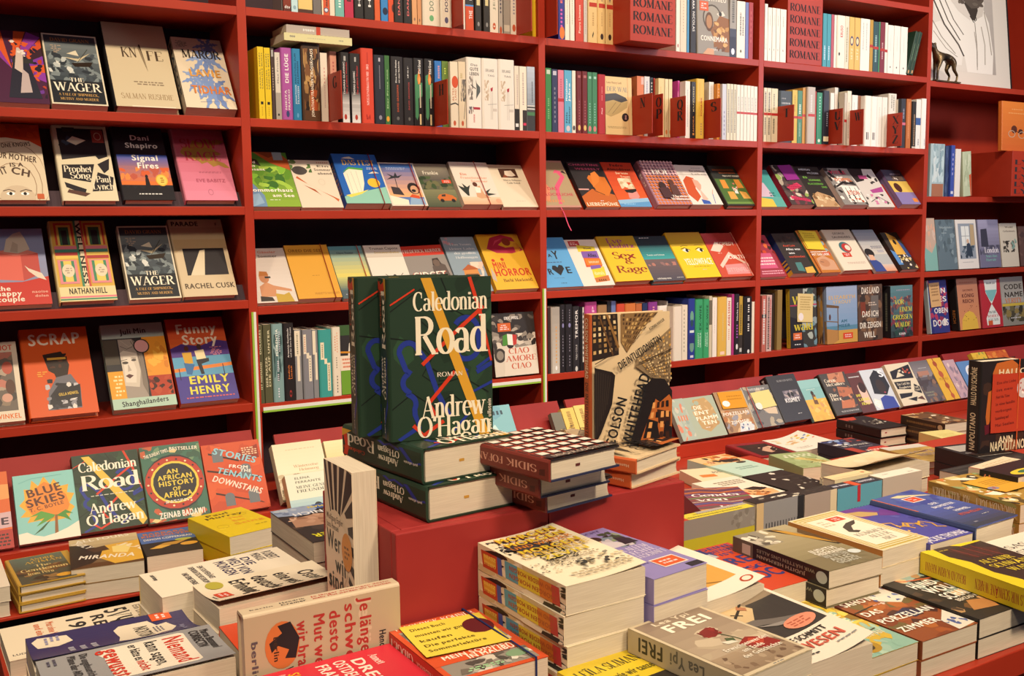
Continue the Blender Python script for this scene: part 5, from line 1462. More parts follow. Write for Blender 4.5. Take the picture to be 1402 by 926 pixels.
face(-.275, .008, 38, D_, '''
@1042 1077.8 322.6 .016 p 9a3444|crimson book with pink label, first on the lower sloping row of the fourth bay|
b 0 80 100 150 18 10 7a2424 c84a2c 3a2424 d86a3a
r 0 30 84 84 c8587c
x 20 40 84 72 3 ecc
x 10 8 96 24 2 e0a0b0
@1086 1117.5 320 .03 p 36302e|dark lettered book with a blue and yellow striped spine, fourth bay|spine="d0a83a", sp="r 0 50 100 150 2a3a78;r 0 40 100 46 2a3a78;r 0 28 100 34 2a3a78;r 0 14 100 20 2a3a78".replace(";",chr(10))
t 22 100 74 7 c84a34 Axel Laie
t 26 86 88 8 ddd Alles was
t 30 72 56 8 ddd uns
t 22 58 92 8 c84a34 verbindet
p d8a84a 60 0 64 20 100 24 100 0
p 4a7a78 30 10 34 40 60 40 58 6
b 10 110 90 140 10 9 4a3a34 2a2624
@1121.5 1152 316 .026 p b8702c|orange face book under a yellow sticky note, lower sloping row of the fourth bay|spine="3c5a50", notes=[('sticky_note','yellow sticky note with handwriting on the cover',6,80,84,148,'d8c03a','x 20 60 80 90 3 a88a20',-4)], band=(10,'8a2018')
p c89878 20 10 24 50 60 60 96 40 96 8
b 60 60 100 120 12 10 3a3430 c8502c 8aa0a0
x 10 70 90 76 1 ddd
t 14 60 92 8 e8e0d8 MIT DER LIEBE
e 50 34 22 14 b8805c
l 1.5 433 34 38 48 36
@1157 1195 315 .034 h dcd1bb|thick cream hardback with a red and blue emblem, lower sloping row of the fourth bay|spine="d8ccb4"
g 0 110 100 150 c8bca6 c0b49e
t 30 132 74 8 5a5048 GEORGE
t 22 118 88 8 5a5048 SAUNDERS
e 48 84 20 20 3a6a70
e 52 82 16 16 b83a34
e 56 82 9 10 e0d4c0
r 24 48 54 64 c8432c
x 28 51 50 61 2 ecc
x 24 22 92 30 2 c8a898
@1199.8 1229 315 .016 p b0b0ae|pale sea book with dark-haired figure in blue, lower sloping row of the fourth bay|
g 0 60 100 150 c8c0b4 8a94a0
g 0 0 100 24 d89a78 d0b8a8
p 3a4a88 0 0 0 40 20 50 44 30 50 0
e 20 66 20 16 2a2626
p d8a88c 6 40 10 60 30 58 30 40
x 40 80 96 92 2 667
x 60 66 96 76 2 88a
@1235.6 1259.5 318.7 .02 p 3a3430|mosaic book with a yellow field and blue figures, fourth bay|
p d8a84a 20 60 30 150 70 130 76 60
p 5a8ac0 0 20 0 80 20 70 26 20
b 20 4 100 60 26 8 e0d8c8 d8c07a 2a2a34 c8b090
p 3a5a9a 76 50 70 120 90 100 96 50
e 50 110 8 10 2a2624
''', dict())
# upright face-out books
U_ = 'books standing face out on the shelves'
face(.566, .004, 2, None, '''
@956 998.6 -10 .03 h 8f8a84|grey novel showing an owl-like mask with tawny fur, top row of the third bay|
b 50 20 100 90 30 12 a87a48 c89a5c 7a5030 d8b078
e 46 92 30 34 4a4038
e 46 92 26 30 9a948a
e 36 82 13 24 5a3a24
e 36 82 9 17 a87a54
p d8d0c4 60 104 80 112 88 102 70 96
e 72 104 5 6 222
p 8a5a34 40 60 70 100 100 94 100 10 60 20
b 50 10 100 86 26 10 b8884c 8a5a30 d0a468 6a4428
r 6 108 34 132 c8562c
x 10 112 30 128 3 ecc
t 24 134 92 14 ddd8cc MATHIEU
t 8 34 94 13 ece8de CONNEMARA
t 36 10 62 6 ddd ROMAN
p c89a7a 14 0 30 16 50 14 50 0
''')
face(.26, .004, 2, None, '''
@829.6 866 104 .022 p ddc08c|cream cloth book with a painted whale, second row of the third bay|
t 6 132 62 6 9a7a54 Lana Henry Ladi
T 6 112 86 12 8a8a84 DER WAL
p 4a4a4e 0 84 0 104 40 108 76 98 84 90 60 84 30 90
p b8a070 0 52 0 84 30 90 60 84 84 88 82 72 50 56 20 46
l 1 6a5a44 10 56 40 84
l 1 6a5a44 26 54 58 82
e 74 46 13 11 2c2428
x 68 40 80 52 3 d8a8a8
x 6 16 80 22 2 b09a70
l .8 a8502c 88 0 84 150
''')
face(-.56, .006, 3, U_, '''
@468.5 489.8 446 .018 h 2e2c30|black book with white figure over a green foot, fifth row of the second bay|
r 0 0 100 52 6a9a34
r 0 52 100 84 e0d4c4
x 10 56 96 80 3 c86a4a
p e0dcd4 50 84 60 110 80 116 96 100 96 84
l 4 c8882c 0 92 100 90
g 0 128 100 150 3a5a34 3a5a34
@679 737.8 430 .04 p cfc7ba|black and white street-scene book with Italian flag, fifth row of the second bay|deg=9, spine="2a2426"
b 0 40 100 150 60 12 3a3634 5a5450 8a847c 2a2626 b8b0a4
r 0 100 100 150 2e2a2a
b 0 80 100 146 30 10 5a5450 8a8278 a8a096 3a3634
t 30 134 64 7 ddd ERIC PFEIL
r 14 106 44 126 c8602c
x 18 109 40 123 3 ecc
p 4a8a3a 22 72 24 96 34 100 34 74
p e8e4dc 34 74 34 100 46 98 46 72
p b83a34 46 72 46 98 56 96 54 74
e 14 50 13 17 3a3634
e 14 50 8 11 8a8278
p d8cfc2 20 0 26 64 100 70 100 0
T 34 52 82 13 c0583c CIAO
T 26 34 98 13 c0583c AMORE
T 38 16 84 13 c0583c CIAO
@1082.8 1119 396 .022 p 3c3a38|forest novel with yellow letters, cream note and pink band, fifth row of the fourth bay|spine="c8a830", sp="m 50 10 140 30 a8882a", notes=[('sticky_note','cream handwritten sticky note with a round logo on the cover',26,64,84,136,'d4bf86','x 14 40 86 92 6 a8905a\\ne 24 18 16 14 e0d8d8',-4)], group=None
b 40 0 100 150 30 14 6a8a98 8a9aa0 4a5a54 a8b0a8 3a4a48
p 26242a 0 0 0 80 40 70 50 0
T 8 110 90 20 c8b83a Wald
T 14 44 86 22 c8b83a wald
r 10 20 42 38 d06a3a
x 14 23 38 35 2 ecc
x 12 6 40 11 1 ccc
r 0 106 100 109 b0305a
@1132.6 1174.4 393 .05 p 8298ba|pale blue seaside book with wooden porch, fifth row of the fourth bay|spine="b08a50", sp="b 0 0 100 150 20 20 c8984c 8a6a44 4a4038 a8b0b8;r 60 0 76 150 7a8090;r 76 60 100 150 8aa0c0".replace(";",chr(10))
g 0 34 100 150 7a9cc0 94a4c0
r 0 0 100 36 c8984a
r 0 34 100 46 5a86a0
p 6a5038 0 96 0 104 40 98 40 92
l 3 6a5038 36 8 36 94
l 2.4 7a5c3c 0 36 36 34
l 2.4 7a5c3c 0 60 36 56
p b0804a 0 0 0 40 36 34 36 8 20 0
t 6 116 94 10 c8a878 ELIZABETH
t 20 104 80 9 c8b088 STROUT
t 46 54 66 8 3a6a84 AM
t 36 42 76 8 3a6a84 MEER
r 52 10 84 26 cf4a2c
x 56 13 80 23 2 ecc
e 10 70 3 8 5a3a34
@1175.4 1208.6 390.6 .03 p 5a4438|brown book with two figures and large white capitals, fifth row of the fourth bay|
b 0 0 100 150 40 14 7a5a44 4a3830 8a6a50 3a302c
p 7a3a2a 12 70 10 104 30 104 32 70
p 6a6460 50 60 54 120 84 120 84 60
t 14 126 88 18 ddd2c2 DAS LAND
t 16 64 84 16 e4dacb DAS ICH
t 6 34 94 16 e4dacb DIR ZEIGEN
t 22 8 70 16 e4dacb WILL
x 40 92 76 104 2 cba
@1220 1250 392 .045 p 4a5058|mountain village book with yellow capitals, fifth row of the fourth bay|spine="262428", sp="m 50 20 130 22 776"
g 0 0 100 150 384448 5a8088
b 0 60 100 120 30 11 7a4a48 a86a58 5a4450 8a5a50 4a4a58
b 0 0 100 60 26 12 2e4a44 4a6a4c 2a3438 7a3a4a
T 18 96 60 13 d8cf4a VOR
T 40 74 96 13 d8cf4a EINEM
T 10 52 98 13 d8cf4a GROSSEN
T 18 30 90 13 d8cf4a WALDE
t 36 6 66 7 ddd ROMAN
x 20 134 90 140 1 99a
''')
E_ = 'books standing face out in the right bay'
face(-.277, .01, 8, E_, '''
@1267.8 1285 299 .022 p b9a08e|peach book with teal swirl beside the upright, right bay|
p 7aa8a0 0 0 0 70 60 50 100 80 100 0
b 0 60 100 150 12 14 d0a088 c8b0a0
@1287 1312 301 .03 h 5c6e78|slate blue hardback with frosted texture, right bay|
b 0 0 100 150 30 12 6a7c86 506068 7a8c94 4a5a64
T 16 124 88 6 9aa8ac Helga Schubert
x 20 108 60 112 1 a0b0b4
@1313 1341 301 .028 p d6d2cc|white-framed painting of a person sitting by a window, right bay|
r 12 30 90 138 8a94a0
p d8dcd8 26 70 26 130 64 130 64 70
l 1.4 6a747c 45 70 45 130
l 1.4 6a747c 26 100 64 100
b 14 32 88 70 16 8 3a4a58 5a6a78 2e3a46
p 2e3a4a 44 40 48 76 60 80 72 60 74 36
e 54 84 6 7 c8a890
p b09a78 66 70 70 136 88 134 88 72
x 22 18 80 22 1 aaa
@1344 1371.4 301 .034 h 6d6c86|lavender grey hardback with a pale standing shape, right bay|
g 0 60 100 150 7a7890 9a98b4
b 0 40 100 70 14 12 4a4a5c 5a5a6c
p 3a3a4a 8 66 10 120 40 122 44 64
T 22 46 92 17 d8d4dc London
T 26 32 82 8 7ab0a8 Neues Haus
T 26 20 76 8 7ab0a8 Riverside
@1372.6 1396 306 .02 p c9c1b0|beige book with black blot drawing, right bay|
T 32 134 80 6 5a5048 Wald
T 20 120 92 6 6a6058 Geheimnis
b 14 50 84 90 30 8 3a3632 6a6258 2a2826
b 60 60 96 96 8 8 8aa89c 7a9a90
@1398 1426 310 .024 p 5c4440|brown book at the frame edge, right bay|
b 0 0 100 150 20 14 6a504a 4a3838
''')
face(-.562, .01, 8, E_, '''
@1276 1301 384 .026 h 33377a|blue and red lettered book under a beige note, right bay lower row|spine="a9bcc0", notes=[('sticky_note','beige handwritten note with a round logo on the cover',4,74,60,142,'c8a070','x 14 20 86 92 6 8a6a48',2)]
b 0 0 100 150 20 14 8a3450 2a2c6a a83a5a 3a3c88
p a8405a 60 60 50 110 76 104
t 64 112 94 15 e0dcd8 N
t 44 88 96 15 e0dcd8 ES
t 22 56 98 15 e0dcd8 OBEN
t 10 20 96 18 e0dcd8 DOGS
e 76 30 9 11 dcd4d0
@1315 1343 382 .045 h c07c5c|salmon book with yellow rising sun, right bay lower row|spine="201e20", sp="w 50 20 60 40 a86a34 REICH"
g 0 0 100 150 d08a5c b07a64
p d8b048 10 0 14 30 30 48 50 54 70 48 86 30 90 0
x 10 136 90 140 1 8a4a38
t 26 112 76 6 6a3428 DAS ZWEITE
t 20 94 80 11 5a2a26 KÖNIG
t 22 78 76 11 5a2a26 REICH
b 10 20 90 70 14 2 4a2420 5a2a24
@1347 1374 384 .03 h b02e3a|red book with a large hourglass in white and aqua, right bay lower row|spine="9a2a34"
p dfe4de 20 150 84 150 80 110 56 80 50 74 44 80 24 110
p 7ab8b8 22 118 82 118 70 98 54 82 46 82 32 98
p dfe4de 50 74 60 62 86 30 84 8 20 8 18 30 40 62
t 30 136 74 6 445 MAXIM LEO
T 32 44 70 8 5a6a6a WIR
T 24 32 80 8 b8404a WERDEN
T 26 20 78 8 5a6a6a JUNG SEIN
r 26 8 48 22 c85a34
@1375 1405 380 .03 h 8a8880|grey landscape book with large dark title, right bay lower row|
g 0 70 100 150 a8a6a0 92908a
b 0 10 100 64 26 14 6a6448 4a4638 8a7a4a 3a382e
r 0 60 100 68 c8b048
t 12 112 94 16 3a3430 CODE
t 12 88 96 16 3a3430 NAME
T 14 70 90 14 c8703c VERITY
x 30 20 84 26 1 ccc
''')
# foot of the bookcase: books leaning on the sloping panel
Y5, Z5 = -.245, -.81
F_ = 'books leaning along the foot of the bookcase'
CALED = '''r 0 0 100 150 23382a
b 0 0 100 150 14 16 2a4430 1e3024 2c4a34
l 1.3 121a15 0 120 30 140 60 118 100 130
l 1.3 121a15 0 96 24 92 40 76 30 60 44 50 70 56 96 40
l 1.3 121a15 0 30 20 44 40 30 60 40 84 20
l 1.3 121a15 50 150 62 120 90 104 100 96
l 1.3 121a15 30 110 46 96 60 100 66 88
l 1.3 121a15 40 66 48 60 46 54 56 54 56 62 64 64
l 1.3 121a15 76 100 96 86
l 5 23348c 6 0 26 12 22 24 21.8 29.5 22.5 31.1 22.9 32.7 23.0 34.5 22.7 36.2 22.2 37.8 21.3 39.3 20.1 40.6 18.8 41.6 17.2 42.4 15.6 42.9 16.9 45.5 14.8 46.6 13.1 48.2 11.8 50.2 11.1 52.4 11.0 54.8 11.5 57.1 12.6 59.2 14.2 60.9 16.2 62.2 18.4 62.9 14 66 8.0 82.0 8.3 84.5 9.4 86.8 11.0 88.7 13.1 90.1 15.4 90.9 17.9 91.0 20.4 90.3 22.5 89.1 24.3 87.3 25.5 85.1 34 74 44 44 56 20
l 5 23348c 61.8 81.6 63.5 78.4 66.0 75.8 69.1 73.9 72.6 73.1 76.3 73.2 79.7 74.3 82.7 76.3 85.0 79.1 86.5 82.4 87.0 86.0 86 96 86.0 100.0 85.6 103.1 84.4 106.0 82.5 108.5 80.0 110.4 77.1 111.6 74.0 112.0 70.9 111.6 68.0 110.4 65.5 108.5 63.6 106.0
l 4.4 23348c 74 64 68 56 76 40
l 4.4 23348c 84 60 100 68
l 4.4 23348c 64 86 70 60
l 3 23348c 74 60 76 40 100 50
l 3 23348c 84 64 100 74
l 2.6 23348c 60 6 74 20
l 3.6 c8381e 30 70 62 98 92 122
l 3.6 c8381e 78 150 88 118 100 70
l 3.6 c8381e 62 62 36 34 42 22
l 3.6 c8381e 20 14 30 4 50 16
l 1.6 c8381e 0 126 24 140
p cf9a30 30 150 40 150 96 0 86 0
'''
face(Z5, Y5, 29, F_, '''
@-60 20 655 .02 p d0622c|orange and lilac book with dark title, cut off at the left edge|
p e09a5a 0 90 0 130 100 124 100 96
p c8a8b0 0 36 0 66 100 70 100 40
p d8b03a 40 66 60 80 80 70
t 60 46 96 14 3a2a3a RE
r 0 0 100 36 a8302a
x 30 4 96 30 4 3a2020
@27 111 653 .026 p 86c3c0|turquoise book with burning orange leaf and palm tree, foot of the left bay|
p e0a83a 50 142 40 122 30 136 26 116 16 118 16 96 6 84 16 70 6 58 22 56 16 44 36 46 50 40 66 42 84 44 90 58 96 66 88 76 98 96 86 100 90 118 76 116 66 134 60 122
p d88434 50 130 34 116 22 100 16 82 24 62 38 50 60 46 80 52 88 72 84 96 72 114
q 10 20 98 60 18 5a3428 BLUE
q 10 18 76 66 18 5a3428 SKIES
q 10 22 66 58 8 7a4028 T. C. BOYLE
p 8a5a30 58 10 64 10 66 54 62 54
p 5a9a44 62 54 40 66 20 56 34 58 26 46 44 50 30 34 50 44 60 50
p 4a8a3c 64 52 80 62 92 52 80 54 88 36 76 46 68 50
p 3a5a34 60 50 44 36 24 16 40 26 54 44
p e8e0d0 0 0 0 22 14 24 24 16 40 10 60 14 80 22 100 34 100 0
l 1 6ab0b0 8 132 30 140 80 142
@111 203 625.6 .034 p 24382a|green map-patterned paperback with yellow stripe across the corner, foot of the left bay|
'''+CALED.replace('p cf9a30 30 150 40 150 96 0 86 0', 'p d8b84a 14 146 26 146 96 24 100 10 92 0')+'''
T 8 116 96 18 e8e4d4 Caledonian
T 8 80 98 28 e8e4d4 Road
x 20 66 92 69 1 ccb
T 16 34 86 19 e8e4d4 Andrew
T 10 12 96 19 e8e4d4 O'Hagan
@206 289 614 .028 p 9aa088|round-medallion book with red dotted ring and yellow lettering, foot of the left bay|
r 0 0 100 150 3e6a5a
b 0 110 100 150 20 10 b85a3a 3a5a4c d8c48a 6a8a6a
b 0 0 100 30 20 10 b85a3a 3a5a4c d8c48a
e 50 74 49 56 2c2c34
e 50 74 49 52 b03a2c
'''+'\n'.join(f'e {50+44*math.cos(a*.349):.1f} {74+46*math.sin(a*.349):.1f} 1.8 1.8 {"e8d8b0" if a%2 else "2c2430"}' for a in range(18))+'''
e 50 74 40 42 d8c24a
e 50 74 36 38 2a2a30
t 38 92 58 9 d8c24a AN
t 22 80 80 10 d8c24a AFRICAN
t 22 68 82 10 d8c24a HISTORY
t 44 57 58 8 d8c24a OF
t 28 45 76 11 d8c24a AFRICA
x 28 34 76 40 2 ddd
q 14 6 126 42 7 e0dccc THE SUNDAY TIMES
q -4 48 138 48 7 e0dccc BESTSELLER
t 16 6 92 12 e8e4dc ZEINAB BADAWI
@291 371 611 .022 p c4502c|orange book with staircases and arched windows in pale letters, foot of the left bay|
b 0 0 100 150 24 18 b8482a cc5a30 c04c2c
p 3a2420 4 96 90 70 90 66 4 92
p 3a2420 10 132 60 110 60 106 10 128
p 3a2420 12 46 88 14 92 10 12 42
r 16 110 34 130 6a7078
e 25 130 9 8 6a7078
r 60 70 78 92 6a7078
e 69 92 9 8 6a7078
r 26 14 42 34 6a7078
e 34 34 8 8 6a7078
r 66 14 84 36 6a7078
e 75 36 9 8 6a7078
p 8a3020 60 126 96 140 96 110 62 106
x 64 118 94 136 4 e8c0a0
q -24 16 130 78 14 8ac0d0 STORIES
q -24 18 88 80 13 8ac0d0 TENANTS
q -28 8 72 90 13 e4d4c8 DOWNSTAIRS
q -14 40 96 34 7 e4e0d8 FROM
q -14 58 84 20 7 e4e0d8 THE
''')
face(Z5, Y5, 31, F_, '''
@388 456 610 .03 p e0d2b6|pale cream book with faint tree drawing, foot of the second bay|
g 0 70 100 150 e6dac0 e0d2b4
b 0 0 60 70 30 10 b8a888 a08c6a c8bca0 8a7a60
p 4a4038 44 6 46 40 54 44 58 8
T 34 84 84 7 b89a78 Winterreise
T 44 74 84 7 b89a78 Heimweg
x 20 130 84 134 1 c8b898
@459 540 605 .03 p e2cfa4|pale yellow book behind the cream one, foot of the second bay|
g 0 80 100 150 e2c48c e8d4a8
g 0 0 100 78 e4d8c0 e0d4bc
x 10 60 80 66 1 b8a484
@668 722 560 .02 p 7ab0bc|turquoise book showing above the chequered one, foot of the second bay|
b 0 0 100 150 20 20 9cc8cc 6aa0b4 b8d8d8
t 30 128 80 10 334a58 lllll
@774 788 566 .02 p 6c6a5c|grey book in the leaning row, foot of the third bay|
@789 806 560 .02 p d8b95c|yellow book in the leaning row, foot of the third bay|
m 50 20 140 30 8a6a2c
@807 836 556 .02 p dcc06a|second yellow book in the leaning row, foot of the third bay|
m 30 20 140 16 8a6a2c
''')
P = at_y(437, 690, -.31)
leaning('small pale book with two silhouettes leaning in front of the cream ones', 404, 470, 652, -.84, -.375, .03, 31, bg='d5d8c6', spine='d0bc90', group=F_, front='''g 0 0 100 74 6a94b4 a8c4c8
t 18 134 50 7 7a7a6c ELENA
t 18 122 72 7 7a7a6c FERRANTE
T 18 106 96 8 5a5a50 MEINE GENIALE
T 18 94 84 8 5a5a50 FREUNDIN
p 2a2e34 48 4 50 40 64 44 72 34 76 44 90 42 92 4
e 56 50 8 10 2a2e34
e 82 52 8 10 2a2e34''')
G_ = 'books leaning along the foot of the right-hand bays'
face(-.80, -.285, 33, G_, '''
@936 956 548 .02 p 9aa89c|faded teal book half hidden behind the standing tower book, foot of the bookcase|
b 0 0 100 150 24 16 a8b0a4 8a9c94 c87a5c b8b8a8
t 20 70 90 20 c87a5a llll
@956 996.7 546 .02 p 9ba795|grey green book with torn ochre patch and cream title, foot of the bookcase|
p b0905c 20 70 16 110 30 140 70 144 84 120 90 80 80 40 50 20 26 34
b 16 20 90 140 16 10 a88450 c0a06c 98a492
t 22 104 50 14 e8e0cc DIE
t 18 84 70 14 e8e0cc ENT
t 18 64 92 14 e8e0cc FLAMM
t 32 46 82 14 e8e0cc TEN
x 36 34 60 38 1 ddd
@998.5 1037 538 .024 p 9c7a54|brown painterly book under an orange sticky note, foot of the bookcase|spine="6a4a34", notes=[('sticky_note','orange sticky note with a white animal emblem on the cover',12,84,98,146,'d0902c','x 30 30 92 80 3 b07a20\\ne 20 30 15 18 e0e0e4\\np b84a2c 14 22 18 38 28 34 26 20',-3)]
b 0 0 100 84 30 12 b8946a 7a5a40 8a8a94 a86a34 c8a87c
p c8ccd0 40 0 50 30 76 36 96 16 90 0
b 50 2 90 30 12 6 5a6a90 e0e0dc
t 4 62 96 12 dcd4c8 PORZELLAN
t 20 30 86 12 dcd4c8 ZIMMER
@1038 1074.5 531 .03 h 6c6a68|grey book with pale yellow note and red band, foot of the bookcase|spine="b8b4a8", band=(16,'a83a30'), notes=[('sticky_note','pale yellow sticky note on the cover',24,66,96,128,'d8c888','e 12 20 16 24 e0d8d4',4)]
b 0 0 100 150 24 16 5a5a5c 8a8884 4a4c50 a89c88
p c8b49a 40 70 96 66 92 40 60 46
x 14 134 84 142 2 ccc
@1075.6 1113.5 516 .04 h 302e32|black hardback with small framed photo and white title, foot of the bookcase|spine="1e1c20", sp="w 50 20 146 40 b8b8b8 KISMET"
T 30 128 86 6 999 KLARA VON KITTEN
r 34 66 88 98 6a6470
b 34 66 88 98 12 8 8a8088 4a444c a89a98
e 52 84 5 8 222
e 64 84 5 8 222
t 30 60 84 14 ddd KISMET
x 50 20 70 24 1 bbb
@1115.4 1143.4 522 .014 p 7fb0b0|beach scene book with small figure on yellow sand, foot of the bookcase|
r 0 0 100 78 d8ac4a
b 0 0 100 74 20 12 d8a448 e0bc68 c8965a
r 0 120 100 150 8ab8b8
p 6a4a30 36 60 40 96 56 94 56 58
e 46 100 7 8 3a2c24
r 44 74 56 86 c8a030
x 20 112 70 116 1 c8d8d0
@1147 1181 513 .03 h 443f3c|charcoal book with three copper photographs and cream script, foot of the bookcase|spine="2a2826"
p b87a5a 26 116 30 148 92 150 86 112
p b06a4a 40 60 46 100 100 90 96 64
p b8704c 30 22 40 48 90 50 84 20
b 26 20 96 148 20 8 c88a68 8a5a44 5a4038
T 8 118 52 12 e8dcc4 Carson
T 8 104 80 10 e8dcc4 McCullers
T 4 66 34 12 e8dcc4 Das
T 4 52 44 12 e8dcc4 Herz
x 20 8 92 14 2 bbb
@1182 1200.5 512 .02 p 5c3230|maroon book with pale profile and yellow lettering, foot of the bookcase|
p d8b8a8 40 40 44 100 70 110 96 90 96 30 60 30
e 74 92 24 20 3a2420
t 6 60 40 10 d8d04a IHR
t 10 44 90 10 d8d04a LIEBE
t 20 28 80 10 d8d04a FRAU
x 10 130 90 138 1 ccc
@1201 1233 508 .024 p c6cdd6|pale blue book with dark face and cobalt dress, foot of the bookcase|
p 2a2a30 20 60 30 120 60 146 92 130 96 80 70 50
p 3a4a9a 30 0 36 40 60 50 92 40 96 0
e 60 84 18 26 3a2e2c
e 66 60 4 3 a84a5a
p e8e4dc 0 20 10 44 34 30 20 0
t 70 118 94 26 e8e8ec S
t 4 12 24 22 e8e8ec S
x 24 138 60 142 1 ccc
@1237.5 1270.5 500 .024 p d8ccb2|cream book with black jagged shards, foot of the bookcase|
p 26242a 6 96 10 124 96 142 92 92
p d8ccb2 24 100 40 120 60 104
b 14 104 90 136 8 7 26242a b8503c d8ccb2
p 26242a 6 86 74 84 60 54 8 60
p 26242a 70 46 80 72 98 60 96 34
p 26242a 6 44 60 42 50 30 4 26
p 26242a 30 22 70 26 60 10
p 5a3830 66 20 90 26 96 10
T 14 72 66 9 d8ccb2 Das Lied des
T 16 60 64 8 d8ccb2 Propheten
T 74 56 92 8 d8ccb2 Paul
T 74 46 94 8 d8ccb2 Lynch
@1271 1295.5 496 .02 p 5e585e|grey striped book with brown bands, foot of the bookcase|
g 0 90 100 150 8a8488 6a6468
r 0 60 100 80 4a4044
b 0 0 100 110 20 14 6a5a54 4a4448 8a6a58 54505a
r 20 96 80 112 a87a68
x 10 20 60 40 2 887
x 30 120 80 126 1 aaa
@1296.5 1315 492 .016 p d8a93c|yellow book with ornate red chain pattern, foot of the bookcase|
l 8 a8502c 40 150 44 110 52 80 54 40 60 0
e 42 130 14 10 a04a2c
e 50 92 16 12 b0583a
e 54 50 14 11 a04a2c
e 58 14 12 9 b0583a
t 20 70 86 10 b88a30 MANU
@1316 1331 494 .016 p b99aa4|pinkish painted book, foot of the bookcase|
b 0 0 100 150 24 14 c8a8ac a88a98 d8c0b8 8a7a8a
@1332 1356 496 .02 p 5c84b8|blue book with white and yellow rings, foot of the bookcase|
o 60 100 30 30 e0e0e4 10
o 60 100 18 18 d8b84a 8
@1357 1376 484 .02 p d8b03c|yellow book peeping above the standing black novel, foot of the bookcase|
b 0 100 100 150 10 10 c8a038 8a9a4a
@1377 1404 482 .02 p c4602c|orange book peeping above the standing black novel, foot of the bookcase|
b 0 100 100 150 10 12 d8843a b85028
''')
# orange notebook on top of the LYRIK block
Pz = .055+.205+.001
leaning('orange book with a small cyclist emblem standing on the LYRIK sign', 1372, 1412, 138, Pz, LYY+.03, .02, 2, bg='d0702a', hard=True, name='hardcover', front='''g 0 0 100 150 c8642a d67a30
x 26 124 70 130 1 e09a5a
x 20 112 80 118 1 e09a5a
e 40 66 10 12 5a2a1a
e 62 60 8 8 4a241a
o 32 52 12 11 b8a088 2
o 66 50 12 11 b8a088 2
l 2 4a241a 40 66 56 56 62 62''')
def place(label, x, y, z, ang, W, H, T, name='paperback', **kw):
    """book lying face up: near spine-side corner at (x, y), top cover at height z, turned ang degrees"""
    return flat_at(label, Vector((x, y, z+Z0)), (0, 0), math.radians(ang), W, H, T, name, **kw)
# ---------------- books on the red box ----------------
ZB = -.442
CAL_F = CALED+'''T 22 120 96 17 e8dfc8 Caledonian
T 22 80 96 34 e8dfc8 Road
T 44 58 70 4 d8d0c0 ROMAN
T 28 20 92 20 e8dfc8 Andrew
T 24 2 98 19 e8dfc8 O'Hagan
v 96 4 34 4 d8d0c0 park ullstein'''
CAL_S = '''l 8 23348c 84 40 96 56 86 66 98 76
l 8 23348c 60 0 50 16 96 36
l 8 c8381e 0 144 40 140 100 146
p cf9a30 70 150 100 150 100 130
V 28 104 148 14 c8502c Caledonian
V 62 84 140 44 e8dfc8 Road
V 34 40 78 24 e8dfc8 Andrew
V 66 38 78 24 e8dfc8 O'Hagan
v 50 6 30 10 d8d0c0 park ullstein'''
ck = dict(bg='1f3427', spine='22382a', hard=True, front=CAL_F, sp=CAL_S, ribbon=(42, 'b88a3a', -1))
flat('thick green map-patterned hardcover lying on the red box, upper of two', ZB+.098, 'BL', (580, 615), 'BR', (699.5, 595), .148, .222, .0485, 'hardcover', **ck)
flat('thick green map-patterned hardcover lying directly on the red box, lower of two', ZB+.0488, 'BL', (586, 667), 'BR', (703, 645), .148, .222, .0485, 'hardcover', **ck)
def upright(label, px, py, z, W, H, T, ang, back=0, side=0, **kw):
    """book standing on its tail at height z with its front lower-left corner at the pixel, turned ang degrees"""
    B = at_z(px, py, z); a = math.radians(ang); xd = Vector((math.cos(a), math.sin(a), 0)); zd = Vector((math.sin(a), -math.cos(a), 0)); yd = Vector((0,0,1))
    return book('hardcover' if kw.get('hard') else 'paperback', label, W, H, T, frame(B-zd*(T+back)+xd*side, xd, yd, zd), **kw)
zs_ = ZB+.0988
upright('green map-patterned hardcover standing upright on the lying stack, in front', 538, 606, zs_, .146, .222, .046, -9, **ck)
upright('green map-patterned hardcover standing upright on the lying stack, behind its twin', 538, 606, zs_, .146, .222, .046, -9, back=.052, side=-.030, **ck)
SID = '\n'.join(f'r {6+i*16} {22+j*22} {17+i*16} {34+j*22} e0d8cc' for i in range(6) for j in range(6))
SID_F = 'r 0 0 100 150 2a2426\n'+'\n'.join(f'r 0 {15+j*22} 100 {18+j*22} a83a28' for j in range(7))+'\n'+'\n'.join(f'r {2+i*16} 0 {4+i*16} 150 983424' for i in range(7))+'\n'+SID+'\nr 0 0 100 12 2a2426\nT 8 3 92 8 c8b8a8 DINÇER GÜÇYETER'
SID_S = 'V 50 20 74 40 d09a84 SIDIK\nV 50 80 140 40 d09a84 FOFANA\nb 20 6 80 16 4 20 4a1a14'
sk = dict(bg='2a2428', spine='6e2a22', back='242a4a', hard=True, front=SID_F, sp=SID_S, ribbon=(40, '5a2a2a', -1))
for i, (tl, p, q) in enumerate((('black and red chequered hardcover, top of the stack of three on the red box', (754, 630), (836, 612)), ('dark red spined hardcover, middle of the chequered stack on the red box', (740, 653), (813, 637)), ('dark red spined hardcover, bottom of the chequered stack on the red box', (749, 674), (822, 656)))):
    z = ZB+.0915-i*.0305
    flat(tl, z, 'BL', p, 'BR', q, .128, .168, .0298, 'hardcover', **sk)
